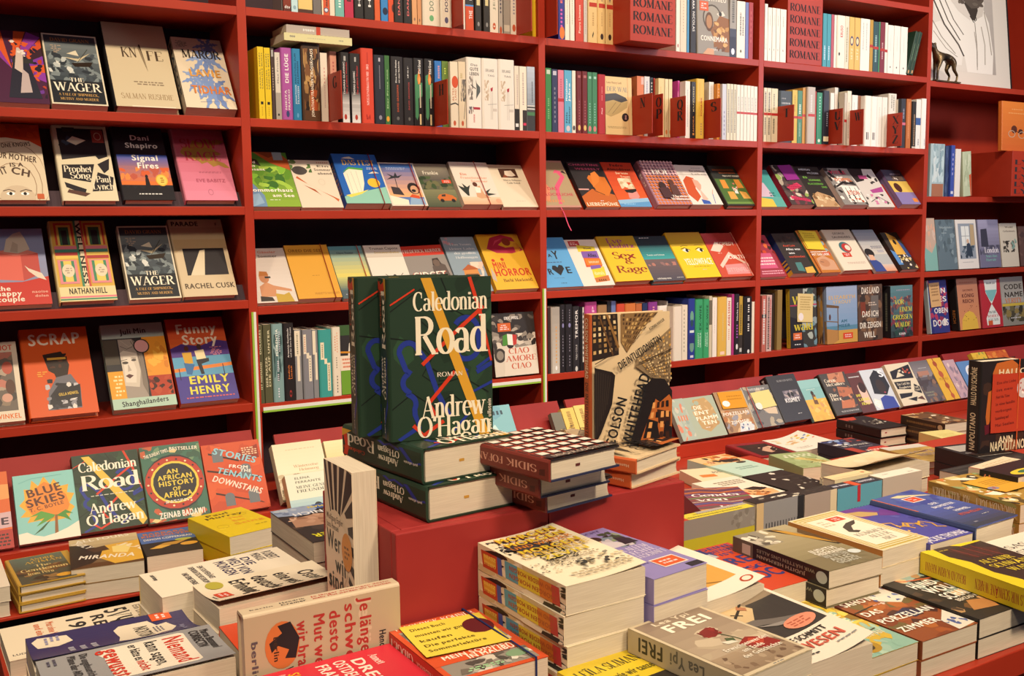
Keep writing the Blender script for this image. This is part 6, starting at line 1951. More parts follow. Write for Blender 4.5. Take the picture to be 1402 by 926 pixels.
INT_F = '''r 0 0 100 150 d9c09a
p 2c2220 0 150 32 150 34 104 0 98
'''+grid((0,104, 34,108, 30,150, 0,150), 5, 7, .5, .6, ['c8a468','b08a54','e0c898','5a4430'], .15, 2)+'''
l 2 6a4a2c 8 150 26 104
l 3 8a6438 18 150 33 112
p 8a6a44 36 150 84 150 60 128 44 106 36 118
'''+grid((38,114, 46,110, 84,150, 37,150), 9, 8, .55, .6, ['4a3424','5a4430','c8a468'], .1, 3)+'''
p 8a7458 100 132 56 100 54 90 74 76 100 70
'''+grid((55,98, 74,78, 100,72, 100,130), 12, 11, .55, .5, ['c8a878','e0c898','d0a050','5a4836'], .12, 4)+'''
l 1 3a2c24 56 94 100 108
p 241c1c 0 92 22 86 26 82 22 50 8 18 0 6
'''+'\n'.join(f'l .7 3e342e {2+i*3} {88-i} {1+i*2.4} {14+i*6}' for i in range(7))+'''
p 201a1c 44 0 60 50 62 66 74 76 90 74 100 60 100 0
p b0602c 56 0 78 52 84 48 96 56 100 50 100 0
p 3a2018 80 40 98 36 98 20 82 24
p 201a1c 62 8 68 30 80 26 84 6
p 201a1c 88 8 90 24 100 18 100 4
'''+grid((64,6, 98,4, 96,52, 74,50), 4, 4, .6, .6, ['201a1c','3a2018','d89a5a'], .1, 5)+'''
l 1 3a2c24 0 96 18 104 30 110
q 29 32 88 62 9 222022 DIE INTUITIONISTIN
q 29 70 130 22 3.5 222022 ROMAN HANSER
q 73 24 0 58 13 222022 COLSON
q 73 46 0 84 14 222022 WHITEHEAD'''
ik = dict(bg='d5bc96', spine='c05c30', hard=True, front=INT_F, paper=M_PAGE)
flat('orange spined hardcover with tower photographs lying on the red box, upper of two', ZB+.0482, 'BL', (872, 629), 'BR', (933, 607.5), .128, .208, .0232, 'hardcover', sp='v 50 60 140 46 3a2018 INTUITIONISTIN\nv 50 8 26 24 d8b090 Hanser', **ik)
flat('orange spined hardcover with tower photographs lying on the red box, lower of two', ZB+.0236, 'BL', (864.5, 649), 'BR', (922, 631), .128, .208, .0232, 'hardcover', sp='v 50 60 140 46 3a2018 INTUITIONISTIN\nv 50 8 26 24 d8b090 Hanser', **ik)
upright('cream hardcover with plunging tower photographs standing on its lying pair', 811, 615, ZB+.0487, .134, .206, .0235, -10, sp='w 50 78 146 56 e8d8b8 COLSON WHITEHEAD\nw 50 8 74 56 4a2418 DIE INTUITIONISTIN', **ik)
# ---------------- left table ----------------
ZT = -.67
LT = 'paperback stacks on the left table'
place('white book with large rotated black letters and orange print, left table', -.761, -1.218, -.643, -89, .135, .21, .0265, bg='d9ccb4', group=LT, front='''v 86 4 30 5 555 LUDWIG
T 6 104 60 24 2a2c2e 5VΨ
q 0 14 88 60 14 2a2c2e REV
T 6 64 84 18 2a2c2e 1999
t 8 44 60 8 c86a44 Mut ohne Wut
t 8 32 70 8 c86a44 und ein Rest
t 8 134 60 8 8a8070 Ein Drama''')
flat('navy book with white speech bubbles and curling cover, left table', -.60, 'BL', (34.5, 875), 'TL', (212, 840), .122, .205, .0345, bg='33305c', curl=.016, inner='8a6a50', lower=1, lower_label='cream page block under the curled navy book, left table', lower_bg='c8b498', group=LT, front='''p d9cdb8 20 84 30 78 60 80 84 76 92 84 92 110 84 116 80 126 60 134 36 128 40 118 20 112
p d9cdb8 8 10 18 4 40 8 44 26 34 40 14 36
t 34 96 88 14 333 NOITON
x 44 112 78 122 3 667
r 2 116 26 136 cf5a30
x 6 120 22 132 2 ecc
x 60 30 96 60 3 aab
t 60 136 96 5 99b Philipp Oswalt
x 10 14 34 30 3 88a''')
place('grey book with white speech panel and red and black lettering, left table', -.742, -1.534, -.579, -89.4, .124, .212, .045, bg='8f8f92', curl=.005, lower=1, lower_label='grey book under the speech-panel one, left table', group=LT, front='''p e0d6c6 8 52 6 120 10 124 90 124 94 120 94 56 90 52 30 52 14 46 18 52
t 12 104 90 18 c0392c Niemand
t 12 88 84 12 2a2c2e kann sagen,
t 12 74 56 9 2a2c2e er hätte es
t 58 74 88 9 c0392c nicht
t 10 52 92 17 c0392c gewusst
t 12 138 70 8 2a2c2e Marcus Bensmann/
t 10 128 60 9 2a2c2e CORRECTIV
t 8 34 80 7 33363a Die ungeheuerlichen
t 8 24 64 7 33363a Pläne der AfD
x 6 6 26 16 2 556''')
place('plain white book with blue rotated title and yellow-edged stack, left table', -.571, -1.285, -.576, -86, .120, .222, .0465, bg='ded3c0', spine='c8aa5a', lower=1, lower_label='white book in the yellow-edged stack, left table', group=LT, front='''t 8 128 44 12 33333f ROBERT
t 8 116 40 10 33333f MENASSE
t 14 102 50 10 3a3a58 DIE
t 10 88 80 12 3a3a58 WELT VON
t 12 74 74 12 3a3a58 MORGEN
t 14 56 70 6 4a4a50 EIN SOUVERÄNES
t 12 47 84 6 4a4a50 DEMOKRATISCHES EUROPA
t 30 36 80 6 4a4a50 UND SEINE FEINDE
t 12 8 36 5 555 suhrkamp''')
place('cream book with loose handwritten title lines and red seal, left table', -.520, -1.408, -.566, -86, .112, .186, .0342, bg='dccfb8', curl=.012, inner='b06a44', lower=2, lower_label='cream book under the handwritten-title one, left table', group=LT, front='''t 30 116 96 20 2a2a2c Osten
t 20 90 92 20 2a2a2c eine west
t 14 64 96 20 2a2a2c deutsche
t 12 38 92 20 2a2a2c Erfindung
r 52 8 82 24 c8452c
x 56 11 78 21 2 ecc
e 18 20 15 10 a8a040
x 60 2 92 6 1 555''')
place('red book with plain cover behind the standing grey jacket, left table', -.515, -1.525, -.588, -90, .118, .175, .0407, bg='c0401f', lower=1, lower_label='red book under another plain red one, left table', group=LT)
# standing: "who we are"
zw = -.585
B_w = at_z(483, 647, -.368)
book('paperback', 'cream paperback with black rays standing against the side of the red box', .10, .2165, .0345, frame((B_w.x-.002, B_w.y+.10, zw+Z0), (0,-1,0), (0,0,1), (-1,0,0))@Matrix.Translation((0,0,-.0345)), bg='dfcdb2', front='''p 24242a 0 150 8 150 26 92 22 96
p 24242a 16 150 28 150 34 96 28 94
p 24242a 36 150 50 150 44 98 38 96
p 24242a 58 150 76 150 56 102 48 98
p 24242a 84 150 100 148 100 132 66 108 60 104
p 24242a 100 124 100 108 78 104 72 108
p 24242a 100 100 100 88 84 90 82 96
p 24242a 100 80 100 70 86 74 86 80
p 24242a 100 60 100 50 84 58 86 64
p 24242a 100 42 100 30 80 44 82 50
p 24242a 100 22 100 6 72 34 76 40
p 24242a 94 0 82 0 64 28 68 32
p 24242a 70 0 60 0 54 22 58 24
e 40 68 42 38 dfcdb2
t 6 94 66 6 5a5048 Wolfgang Engler
t 6 86 50 6 5a5048 Jana Hensel
t 6 66 56 19 222226 Wer
t 34 46 78 17 222226 wir
t 8 28 64 18 222226 sind
x 8 14 60 22 2 665
e 78 72 18 18 d08a3c
x 66 64 90 78 3 7a4a20''', curl=0)
pk = solve_x(333, Vector((0, -1.726, -.505+Z0)), Vector((1,0,0))); pk2 = solve_x(549, Vector((0, -1.726, -.505+Z0)), Vector((1,0,0)))
Hj = pk2-pk-.002; Wj = .122; Tj = .026
book('hardcover', 'grey jacketed hardcover standing on edge with large rotated red title', Wj, Hj, Tj, frame((pk, -1.726+Tj, -.505+Z0), (0,0,-1), (1,0,0), (0,-1,0)), bg='b5a388', spine='c2b096', hard=True, front='''t 4 108 96 13 c8b49a Je länge
t 4 109 96 12 a83430 Je länger ihr
t 6 94 98 11 a83430 schweigt,
t 10 79 99 11 a83430 desto mehr
t 10 64 98 11 a83430 Mut werden
t 14 48 98 11 a83430 wir brauchen
t 42 128 99 7 2a2a2e Hendrik Cremer
t 58 36 99 8 2a2a2e Wie gefährlich
t 60 25 99 8 2a2a2e die AfD
t 62 14 99 8 2a2a2e wirklich ist
e 34 34 24 16 c8703c
p 222226 14 30 12 42 30 50 50 46 48 36 40 40 34 30 40 24 30 22 22 34
t 24 26 50 5 3a2a22 berlin
t 24 6 66 6 5a5058 berlin
o 74 7 8 5 4a4450 3''', sp='''v 34 66 144 20 a83430 Je länger schweigen desto
v 66 66 144 26 a83430 mehr Mut werden wir brauchen
v 34 36 60 20 2a2a2e Hendrik
v 66 36 60 24 2a2a2e Cremer
v 50 8 30 16 6a6058 berlin''')
place('cream book lying flat under the grey jacketed one on edge, left table', -.55, -1.645, -.6275, -90, .085, .19, .042, bg='c8b090', group=LT)
place('bright red book with pale rotated lettering in front of the grey jacket, left table', -.556, -1.734, -.575, -89, .122, .2, .0234, bg='c22a3a', group=LT, lower=3, lower_label='red book low in the stack before the grey jacket, left table', front='''T 14 122 40 8 e8c8c0 Annett
t 14 104 70 12 ecd0c4 DREI
t 10 88 92 12 ecd0c4 OSTDEUTSCHE
t 10 72 70 12 ecd0c4 FRAUEN
t 40 58 94 10 d8a02c BETRINKEN
t 12 46 70 10 d8a02c SICH UND
T 10 38 40 6 e8c8c0 Peggy Mädler
t 8 24 92 10 d8702c GRÜNDEN DEN
t 8 10 92 10 d8702c IDEALEN STAAT''')
GID = dict(bg='c2482a', spine='bf3a2a')
place('red and grey beach-photo book under a yellow note with burgundy spot, left table', -.354, -1.896, -.562, 0, .13, .18, .0266, lower=3, lower_label='red spined beach-photo book under the noted one, left table', sp='V 50 84 140 52 ecd8c8 GIDGET\nv 50 40 76 30 e0a898 FREDERICK', bg='c2482a', spine='bf3a2a', group=LT, front='''r 0 0 100 150 c8502c
r 6 6 94 132 8a847c
b 6 6 94 132 26 14 6a645c a8a298 5a544e c8c0b4
p 3a3634 50 132 94 132 94 96 66 90
p d8d2c6 6 60 40 80 60 76 30 50
p 3a3634 10 40 50 60 90 44 40 34
T 6 138 94 8 ecdccc FREDERICK KOHNER
t 6 66 94 24 c8502c GIDGET
t 7 68 93 22 ece0d0 GIDGET
r 0 36 94 58 c8502c
t 14 46 86 9 ece0d0 MEIN SOMMER
t 36 37 86 9 ece0d0 IN MALIBU
b 6 6 94 34 16 8 a8a298 6a645c d8d2c6 4a4642
e 80 24 12 8 7a9a7a
x 20 10 60 18 2 9c9''', notes=[('sticky_note','big yellow handwritten sticky note with a burgundy round spot',6,52,92,138,'d8c248','e 84 62 18 24 5a1a20\nq 4 8 80 44 8 5a4a1a Dieses Buch\nq 4 8 62 60 8 5a4a1a mussten wir gut\nq 4 8 44 40 8 5a4a1a kaufen\nq 4 8 28 62 8 5a4a1a Die perfekte\nq 4 8 12 70 8 5a4a1a Sommerlektüre',-6)], band=(86,'1e2a5a'))
ZEV = dict(bg='e6dac0', spine='dccbb0', sp='''b 0 0 100 150 24 20 222 e8dcc4 c8b48a
p b8482a 20 112 82 112 82 144 20 140
p 4a5aa0 20 104 82 106 82 114 20 112
p d8a03a 40 116 70 116 70 140 40 138
v 40 116 138 14 e8c860 GABRIELLE
v 64 116 138 14 e8c860 ZEVIN
p 5a9ab0 22 76 84 78 84 100 22 98
p d8c03c 22 40 84 42 84 78 22 76
p c8702c 22 20 84 22 84 42 22 40
p b83a3a 22 8 84 10 84 22 22 20
v 40 16 92 16 a8522c MORGEN MORGEN
v 66 16 92 16 a8522c UND WIEDER MORGEN
b 0 0 100 8 8 8 222 e8dcc4''')
place('cream book with golden pixel title, top of the tall rainbow-spined stack', -.213, -1.917, -.472, 1.5, .122, .2, .0365, group='rainbow-spined stack in front of the red box', lower=3, lower_label='rainbow-spined book in the tall stack before the red box', curl=.006, front='''b 4 96 56 142 150 2.6 2a2a2c e6dac0 4a4a4a 8a8a84 2a2a2c
b 26 56 66 112 150 2.6 2a2a2c 3a3a3c e6dac0 2a2a2c
b 0 30 50 60 60 1.6 d8c8a8 b8a888 2a2a2c
p 3a3a40 4 108 30 120 50 112 60 92 40 96 20 98
t 12 128 90 14 b8702c MORGEN
t 13 129 91 12 d8c03c MORGEN
t 12 112 90 13 b8702c MORGEN
t 13 113 91 11 d8c03c MORGEN
t 12 102 90 8 c87a34 UND WIEDER
t 12 86 90 13 b8702c MORGEN
t 13 87 91 11 d8c03c MORGEN
t 8 76 92 9 c8a84a GABRIELLE
t 24 62 82 11 c8b03a ZEVIN
x 20 50 84 58 2 9a8a70
b 40 20 98 46 26 4 8a8474 3a3a3a c8b894
x 20 8 96 20 2 b8a888''', **ZEV)
for a_, b_ in ((0, 0),):
    place('lavender book with reading group painting and orange badge, top of its stack', -.088, -1.925, -.486, 6.5, .098, .196, .0335, lower=3, lower_label='plain page-block book under the lavender one', bg='8a80b8', group='lavender stack behind the rainbow one', front='''b 40 86 96 136 24 10 3a4a38 8a9a78 c8c0c8 2a2a34 7a8a9a
e 44 120 10 10 c89878
e 50 124 12 8 3a2a2a
p d8d0d8 40 90 50 112 70 104 76 90
p 2a2a38 70 92 76 116 92 112 96 92
t 30 140 84 6 5a5088 KRACHT
T 26 74 92 9 e0d8e8 VOR ALLEM
T 14 62 92 9 e0d8e8 SCHLECHTE
T 20 50 96 9 e0d8e8 GESELLSCHAFT
r 44 16 88 40 e8d8d0
r 46 18 86 38 cf5a30
x 50 22 82 34 2 ecc
x 14 34 40 38 1 5a5088
r 74 2 98 12 2a2a34''')
place('white book with ochre photo panel and small red oval, curling cover, right table', .030, -1.888, -.552, 3.9, .118, .183, .0385, lower=2, lower_label='white book under the curling ochre-panel one, right table', bg='e4dccd', inner='b8a0a4', curl=.011, front='''r 16 30 84 84 cf9c4c
l 1 3a2c20 16 84 84 84
l 1 3a2c20 16 50 60 30
x 30 60 60 74 4 e0c080
e 84 14 9 7 b0482c
e 84 14 6 5 e8d8c8
t 14 120 84 12 d8d0c0 llllll
x 40 96 84 102 1 444''')
place('red book with big blue block lettering behind the white curling one', .184, -1.840, -.585, .5, .122, .198, .0415, lower=1, lower_label='red book under the blue-lettered red one', bg='c4472a', front='''p 343c7a 0 150 40 150 50 120 30 104 0 108
p b8b8c0 10 124 44 128 48 114 20 110
t 40 138 96 9 343c7a DEINE
t 46 126 98 9 343c7a BITTERES
t 52 114 98 8 343c7a ISTES
t 20 82 98 24 343c7a BRES
T 30 60 96 16 343c7a esch
t 20 30 96 26 343c7a LOCH
t 84 12 98 6 343c7a mare''')
place('olive brown book with faded photograph and white oval, right table', .278, -1.879, -.56, -.5, .118, .2, .0272, lower=3, lower_label='olive brown book under the faded-photograph one', bg='7a7054', spine='262224', sp='v 34 34 110 20 998 JUDITH HERMANN\nv 66 20 110 20 887 WIR HÄTTEN UNS ALLES\ne 50 10 34 8 b8c0c0\nr 0 116 100 150 6a6458\nr 20 120 80 134 c8c0b0', front='''g 0 40 100 150 8a8060 a89c7c
r 0 100 40 150 8a8474
b 0 100 50 148 16 9 e0d8c8 b8b0a0 5a5448 d8d0bc
p 2a241c 52 146 70 140 96 92 100 60 94 60 76 104
p b88a34 62 142 76 130 96 84 98 64 86 84 70 116
p 5a4428 100 130 86 118 96 70 100 70
b 40 0 100 44 8 10 7a7054 6a6048
t 34 50 80 10 e0dcd0 JUDITH
t 34 40 84 9 e0dcd0 HERMANN
t 34 30 92 9 b8b8ac WIR HÄTTEN UNS
t 34 20 74 9 b8b8ac ALLES
t 34 10 76 9 b8b8ac GESAGT
e 88 32 9 7 c8d0d0''')
place('cream book with triple gold frame and feather emblem, right table', .410, -1.868, -.556, 1.6, .116, .188, .028, lower=3, lower_label='cream book under the gold-framed one', bg='e0cfae', spine='c88a4a', group='gold-framed cream stack', front='''r 3 4 97 146 b8a24a
r 6 8 94 142 e6dac0
r 8 10 92 140 b8a24a
r 10 13 90 137 e6dac0
r 12 15 88 135 b8a24a
r 14 18 86 132 e8dfcc
r 50 112 78 128 c8482c
x 54 115 74 125 2 ecc
x 20 100 44 124 3 c0b498
p 4a443c 30 72 40 90 60 100 84 104 70 92 56 88 44 76 50 68 40 64
p e8dfcc 42 74 54 84 60 82 50 72
T 24 52 84 10 9a9484 KUMMER
T 34 38 76 10 9a9484 ALLER
T 42 24 70 10 9a9484 ART''')
place('violet book with golden scrolls and white capitals at the foot, right table', .520, -1.872, -.565, .4, .112, .205, .0345, lower=2, lower_label='violet book under the golden-scroll one', bg='4c4a9c', front='''p 6a3a8a 10 150 60 150 80 120 30 110
p b89a64 20 140 50 136 70 120 60 112 30 118
p 6a3a8a 60 110 90 130 100 112 90 96
b 0 60 100 100 14 8 5a58a8 44408c
l 4 c89a3a 14 70 26 84 40 80 34 66 50 60 60 70
l 4 c89a3a 50 50 44 64 56 72 70 60 64 48
l 4 c89a3a 66 56 84 66 92 52 84 40 96 34
b 20 34 90 70 10 3 c89a3a d8b04a
t 6 4 96 13 e0dcec JACKIE THOMAE''')
place('blue and slate hardcover with orange edge and small white title, right table', .638, -1.873, -.556, 2.4, .122, .205, .0565, 'hardcover', lower=1, lower_label='dark hardcover under the blue and slate one', bg='4a5a9c', spine='39446c', hard=True, front='''r 0 0 3 150 c8602c
g 0 0 100 80 3a4050 4a58a0
b 0 90 100 150 16 14 4450a0 5464ac 3c4894
p d8c8a0 30 140 50 142 90 124 96 118 60 130 40 132
r 36 108 66 128 e8d8d0
r 38 110 64 126 cf4a2c
x 42 113 60 123 2 ecc
t 46 88 64 7 dde DER
t 34 76 84 7 dde BAUMEISTER
t 44 64 62 7 dde OHNE
t 46 52 80 7 dde HIMMEL
t 34 38 86 7 c05a4a PETRA PELLINI
x 62 26 80 29 1 bbb
x 14 10 34 16 1 889''')
place('brown jungle-patterned book under an orange handwritten note, right table', .842, -1.822, -.563, -3.7, .135, .2, .0352, lower=2, lower_label='ochre spined book under the jungle-patterned one', bg='a8843c', spine='a8843c', sp='b 0 0 100 150 20 24 b89a54 8a6a2c 9a9a5a\nV 50 6 70 50 ded2b4 MIRANDA JULY\nV 50 78 142 50 ded2b4 AUF ALLEN VIEREN', front='''b 0 0 100 150 50 14 5a4a2a b8943c d8c48a 8a9a6a 3a3020 c8783a
b 10 10 96 140 16 5 ece4d0 e0d4b8
p ece4d0 30 140 60 136 70 120 50 124
p ece4d0 4 60 30 64 44 48 20 46''', notes=[('sticky_note','orange handwritten sticky note with a small grey emblem',30,50,104,118,'d09a34','x 20 40 94 84 5 a87a24\ne 12 36 14 10 8a8494\np a83a2a 8 32 10 40 18 38 16 32',6)])
# ---------------- front of the right table ----------------
RTG = 'paperbacks along the front of the right table'
place('yellow topped book with black lower half under the framed-rose one', -.213, -2.106, -.5715, 4.6, .118, .187, .0482, bg='d3b92c', lower=1, lower_label='yellow edged book under the yellow topped one', group=RTG, front='''r 0 0 100 92 2c2826
b 0 0 100 90 10 14 3a3430 4a423c 262220
l 1 c8a888 30 92 60 30
l 1 c8a888 60 92 80 20
e 20 74 12 12 2a2020
T 8 124 92 13 4a4420 LEÏLA SLIMANI
t 8 104 92 11 5a521e Schaut, wie wir tanzen
x 44 96 60 100 1 7a6a20''')
place('beige framed book with red rose and broken flask, front of right table', -.106, -2.099, -.5405, 6.4, .122, .178, .0305, bg='cabb9e', spine='b8a98c', group=RTG, sp='v 50 100 136 60 3a3630 FREI\nv 50 46 92 50 6a6458 Lea Ypi', front='''r 4 4 96 146 8f7f6c
g 5 4 95 146 b8a68e 8a7868
b 5 30 95 100 12 18 b8a890 c0b098 b0a088
g 5 4 95 44 8a7660 a08c74
b 5 6 95 44 30 5 7a6450 a8947c 6a5442
t 22 134 74 8 d8ccb8 Lea Ypi
t 22 112 86 18 ece4d4 FREI
p 7a2220 40 84 46 96 60 100 66 94 60 82 50 78
b 42 80 64 98 8 5 8a2a24 5a1818 6a1c1a
l 1.6 3a4a2c 58 82 64 66 66 56
p 4a5a3c 54 70 62 66 58 58 48 60
p d8d4c4 44 66 56 62 60 56 46 58
p 8a2820 54 52 72 60 88 48 92 32 80 26 62 34
p b0402c 62 48 72 56 84 46 74 38
t 30 46 92 7 e4dccc Erwachsenwerden
t 44 36 74 7 e4dccc am Ende
t 34 26 88 7 e4dccc der Geschichte
r 4 0 96 5 cabb9e
x 40 1 66 4 1 777''')
place('white bordered book with rifle photo and red title, curling cover, right table', .026, -2.061, -.574, .3, .126, .2, .0475, lower=1, lower_label='pale book under the curling rifle-photo one', bg='e2d8c8', inner='a89a98', curl=.014, group=RTG, front='''r 4 52 96 146 3a3634
p 8a7a66 4 100 4 146 96 146 96 124 60 128 40 104
p c8ae84 4 104 10 130 54 134 60 118 40 96
p 6a5a50 50 146 96 146 96 136
l 3 1e1c1c 18 104 46 124 66 142
l 2 2a2624 30 120 40 112
p a87050 44 126 52 118 56 124 50 132
p 6a6460 4 96 40 98 90 72 92 64 40 84 4 88
p 8a8480 30 84 60 78 74 68 50 74
e 72 66 20 11 d88a70
x 58 60 86 72 3 a85a44
t 10 38 80 9 2a2624 OLINE SCHMITT
t 8 20 86 14 c05a48 BEWESEN
x 20 10 40 14 1 444
x 60 12 96 16 1 888''')
place('yellow and turquoise swirled book with white lettering, front of right table', .184, -2.026, -.617, .3, .104, .189, .0261, lower=1, lower_label='pale page-block book under the yellow swirled one', bg='b89a3a', group=RTG, front='''r 0 0 100 60 88b0a0
b 0 60 100 150 50 13 c8a42c a8842a d8bc44 8a6a2a 8ab0a0 e0c858
b 0 0 100 70 40 12 88b0a0 a8c4b0 c8a83a 6a8a5a 9ab8a8
l 2 4a3a20 10 60 50 44 90 50
e 30 20 20 14 a8842a
e 30 20 10 8 4a3a20
t 34 92 84 15 ece0c0 LICHTE
t 44 74 84 13 ece0c0 TAGE
t 14 36 90 10 dcd8b8 SARAH WINMAN''')
place('russet book with broken blue and white plate and white lettering, right table', .290, -2.030, -.616, -.5, .120, .19, .0267, lower=1, lower_label='pale page-block book under the broken-plate one', bg='8a4a28', group=RTG, front='''b 0 0 100 150 36 16 9a5228 7a3c20 a8602c 4a2a22 6a5a34
p 5a2018 0 150 40 150 50 120 0 110
p d8d2c4 50 150 96 146 100 96 80 86 60 100 50 124
b 54 92 98 146 24 5 4a5a90 d8d2c4 6a7aa8
p 34304a 40 66 66 74 80 54 56 48
p d8d2c4 70 26 100 46 100 4 66 0
b 68 4 100 40 12 5 4a5a90 d8d2c4
l 2 2c2a28 0 90 40 96
t 4 128 66 12 ece8dc SUNJEEV
t 6 108 66 12 ece8dc SAHOTA
x 40 94 66 97 1 caa
t 4 76 36 12 ece8dc DAS
t 4 52 96 13 ece8dc PORZELLAN
t 4 26 70 12 ece8dc ZIMMER''')
place('dark collage book with grouped figures and heavy white capitals, right table', .412, -2.032, -.611, -.2, .121, .187, .0292, lower=1, lower_label='pale page-block book under the collage one', bg='2e2a28', group=RTG, front='''p 8fa8a0 10 150 96 150 100 120 60 126 30 118
b 0 20 100 150 36 11 b08a5c 8a9a94 4a3a30 d8b888 6a4a30 2a2624
l 3 b85a34 10 140 30 124 70 116 96 110
p 2a2624 0 130 20 140 30 100 0 90
p c89a64 60 44 84 50 96 36 80 24 62 30
p b07a48 20 20 40 44 70 36 60 14
t 20 98 66 17 ece8de HUND
t 24 78 76 17 ece8de WOLF
t 26 56 92 18 ece8de SCHAKAL
t 30 46 88 7 dcd4c4 BEHZAD KARIM
r 64 2 100 24 2e2a28
e 84 16 10 6 c8562c''')
place('yellow spined dark book with jagged brown mountains lying across its neighbour', .484, -2.063, -.575, -5.2, .130, .196, .0345, bg='3a2822', spine='dcc422', sp='V 44 84 142 38 a84a2c BEHZAD KARIM KHANI\nV 46 4 72 44 a83a2c ALS WIR SCHWÄNE WAREN', group=RTG, front='''p dcc422 0 150 20 150 14 120 22 96 16 60 24 30 18 0 0 0
p dcc422 40 150 50 150 60 142 100 146 100 150
p 4a2a22 30 140 50 130 70 136 96 120 80 100 40 104
l 1.4 8a3a30 40 140 46 104
l 1.4 8a3a30 56 140 64 100
l 1.4 8a3a30 72 138 80 96
x 20 138 40 142 1 b8a030
T 30 84 84 11 d8c03a ALS WIR
T 30 68 98 11 d8c03a SCHWÄNE
T 40 52 92 11 d8c03a WAREN''')
place('white book with black capitals and small fruit painting, far right of the table', .626, -2.064, -.58, -.8, .128, .18, .0445, lower=1, lower_label='white book under the fruit-painting one, far right', bg='ddd5c5', group=RTG, front='''T 12 112 70 12 3a3836 SASA
T 10 92 96 12 3a3836 STANIŠIĆ
b 50 50 96 86 16 7 c87a44 a8502c d8a868 e8dcc8
b 10 20 50 60 8 5 c8a888 e8d8c0''')
# ---------------- row of books on edge, spines up ----------------
def onedge(label, xl, xr, yt, W, T, y0=-1.61, **kw):
    zt = ZT+W; P = Vector((0, y0, zt+Z0)); X0 = solve_x(xl, P, Vector((1,0,0))); X1 = solve_x(xr, P, Vector((1,0,0)))-.0006
    return book('paperback', label, W, X1-X0, T, frame((X1, y0, zt+Z0), (0,0,-1), (-1,0,0), (0,1,0)), group='row of books on edge, spines upward', **kw)
onedge('grey over yellow paperback standing on edge beside the red box', 931, 1034, 0, .125, .030, bg='8a8480', spine='d2c242', bk='r 27 0 100 150 b8ac30\nr 0 0 27 150 8a8480\nb 0 0 27 60 14 6 7a746e 94908a', sp='m 30 20 130 16 6a6420\nm 66 20 110 12 6a6420\nr 0 132 40 148 b8402c\nr 66 0 100 100 a8a29a')
TXT = '\n'.join(f'r 30 {10+i*9} {64+(i*37)%26} {13+i*9} 4a4a50' for i in range(13))
onedge('grey paperback with rotated blurb and black spine standing on edge', 1036, 1101, 0, .128, .034, bg='8c8c90', spine='2a2628', bk='r 0 128 100 150 c8ae84\n'+TXT+'\nr 0 0 100 20 2a2a2e', sp='b 0 0 100 150 20 14 3a3432 d8d0c0 1e1c1c 4a4440')
onedge('pinkish grey paperback with black upper spine standing on edge', 1102, 1146, 0, .126, .03, bg='a3948c', spine='2e2a2a', bk='\n'.join(f'r 40 {30+i*14} {84+(i*29)%14} {34+i*14} 6a605c' for i in range(7))+'\nr 0 0 100 30 d2c2a4\nr 60 8 80 12 222\nr 84 6 96 14 222', sp='b 0 0 100 150 14 14 3a3432 4a4440')
onedge('sky blue paperback with navy spine and red label standing on edge', 1147, 1208, 0, .124, .03, bg='5b9cb4', spine='2c2e3c', bk='\n'.join(f'r 34 {20+i*10} {70+(i*31)%24} {23+i*10} 2a5a70' for i in range(10))+'\nr -1 74 26 84 b0303c', sp='v 50 8 64 30 dde CAROLINE WAHL\nr 0 70 100 92 c8502c\nv 50 94 146 24 dde lllllll llll')
onedge('white grey paperback with broad white spine standing on edge', 1209, 1263, 0, .126, .034, bg='b4aaa0', spine='e0d9cc', bk='\n'.join(f'r 50 {30+i*12} {80+(i*23)%14} {33+i*12} 6a625c' for i in range(6)), sp='m 30 20 40 10 999\nm 60 100 120 10 999')
onedge('cream paperback on edge in the second line, behind the blue one', 1143, 1196, 0, .128, .03, y0=-1.572, bg='d8c8a4', spine='dcc89c', sp='e 50 20 14 6 b8643c\nm 30 40 140 8 b8a888')
# ---------------- back of the right table ----------------
KG = 'paperback stacks at the back of the right table'
flat('striped many-coloured book with white script beside the red box, right table', -.60, 'TL', (927, 670), 'TR', (972, 668), .13, .2, .034, lower=1, lower_label='book under the many-striped one beside the red box', bg='7a4a5a', group=KG, front='\n'.join(f'l {2+i%3} {c} 0 {10+i*10} 30 {16+i*10} 60 {8+i*10} 100 {18+i*10}' for i, c in enumerate(('c8502c','6a3a8a','d8a03a','3a6a4a','b03a4a','4a5aa0','d8c8a8','8a4a2c','6a8a4a','a83a6a','5a3a7a','c8702c','3a3a5a','d88a5a')))+'\nT 10 100 90 14 e8e0e0 Gender\nT 10 76 60 14 e8e0e0 von\nT 34 30 96 18 f0e8e4 Urban\nr 0 0 60 14 d8d0c4')
place('white book with huddled dark-haired figure and red badge, right table', .63, -1.35, -.632, -1.5, .128, .172, .0187, lower=1, lower_label='white book under the huddled-figure one', bg='e2d8c8', group=KG, front='''p d8a878 30 30 44 60 80 66 96 40 90 14 50 10
p 2c2422 50 66 76 70 92 50 80 44 60 50
p c07a44 40 20 60 40 80 24 60 12
b 40 8 96 60 14 6 8a5a34 d8b088 2c2422
r 10 30 40 48 b83a2c
x 14 34 36 44 2 ecc
x 30 100 92 130 3 8a8070
r 50 0 100 10 3a302c''')
place('black book with torn white splashes beside the huddled-figure one, right table', .768, -1.365, -.632, -1.5, .122, .17, .0187, lower=1, lower_label='dark book under the torn-white black one', bg='2b2727', group=KG, front='b 0 0 100 150 22 8 d8d0c4 3a3432 2b2727 1e1c1c\nb 40 40 100 100 20 4 e0d8cc 4a4440\nr 40 100 90 108 3a3432')
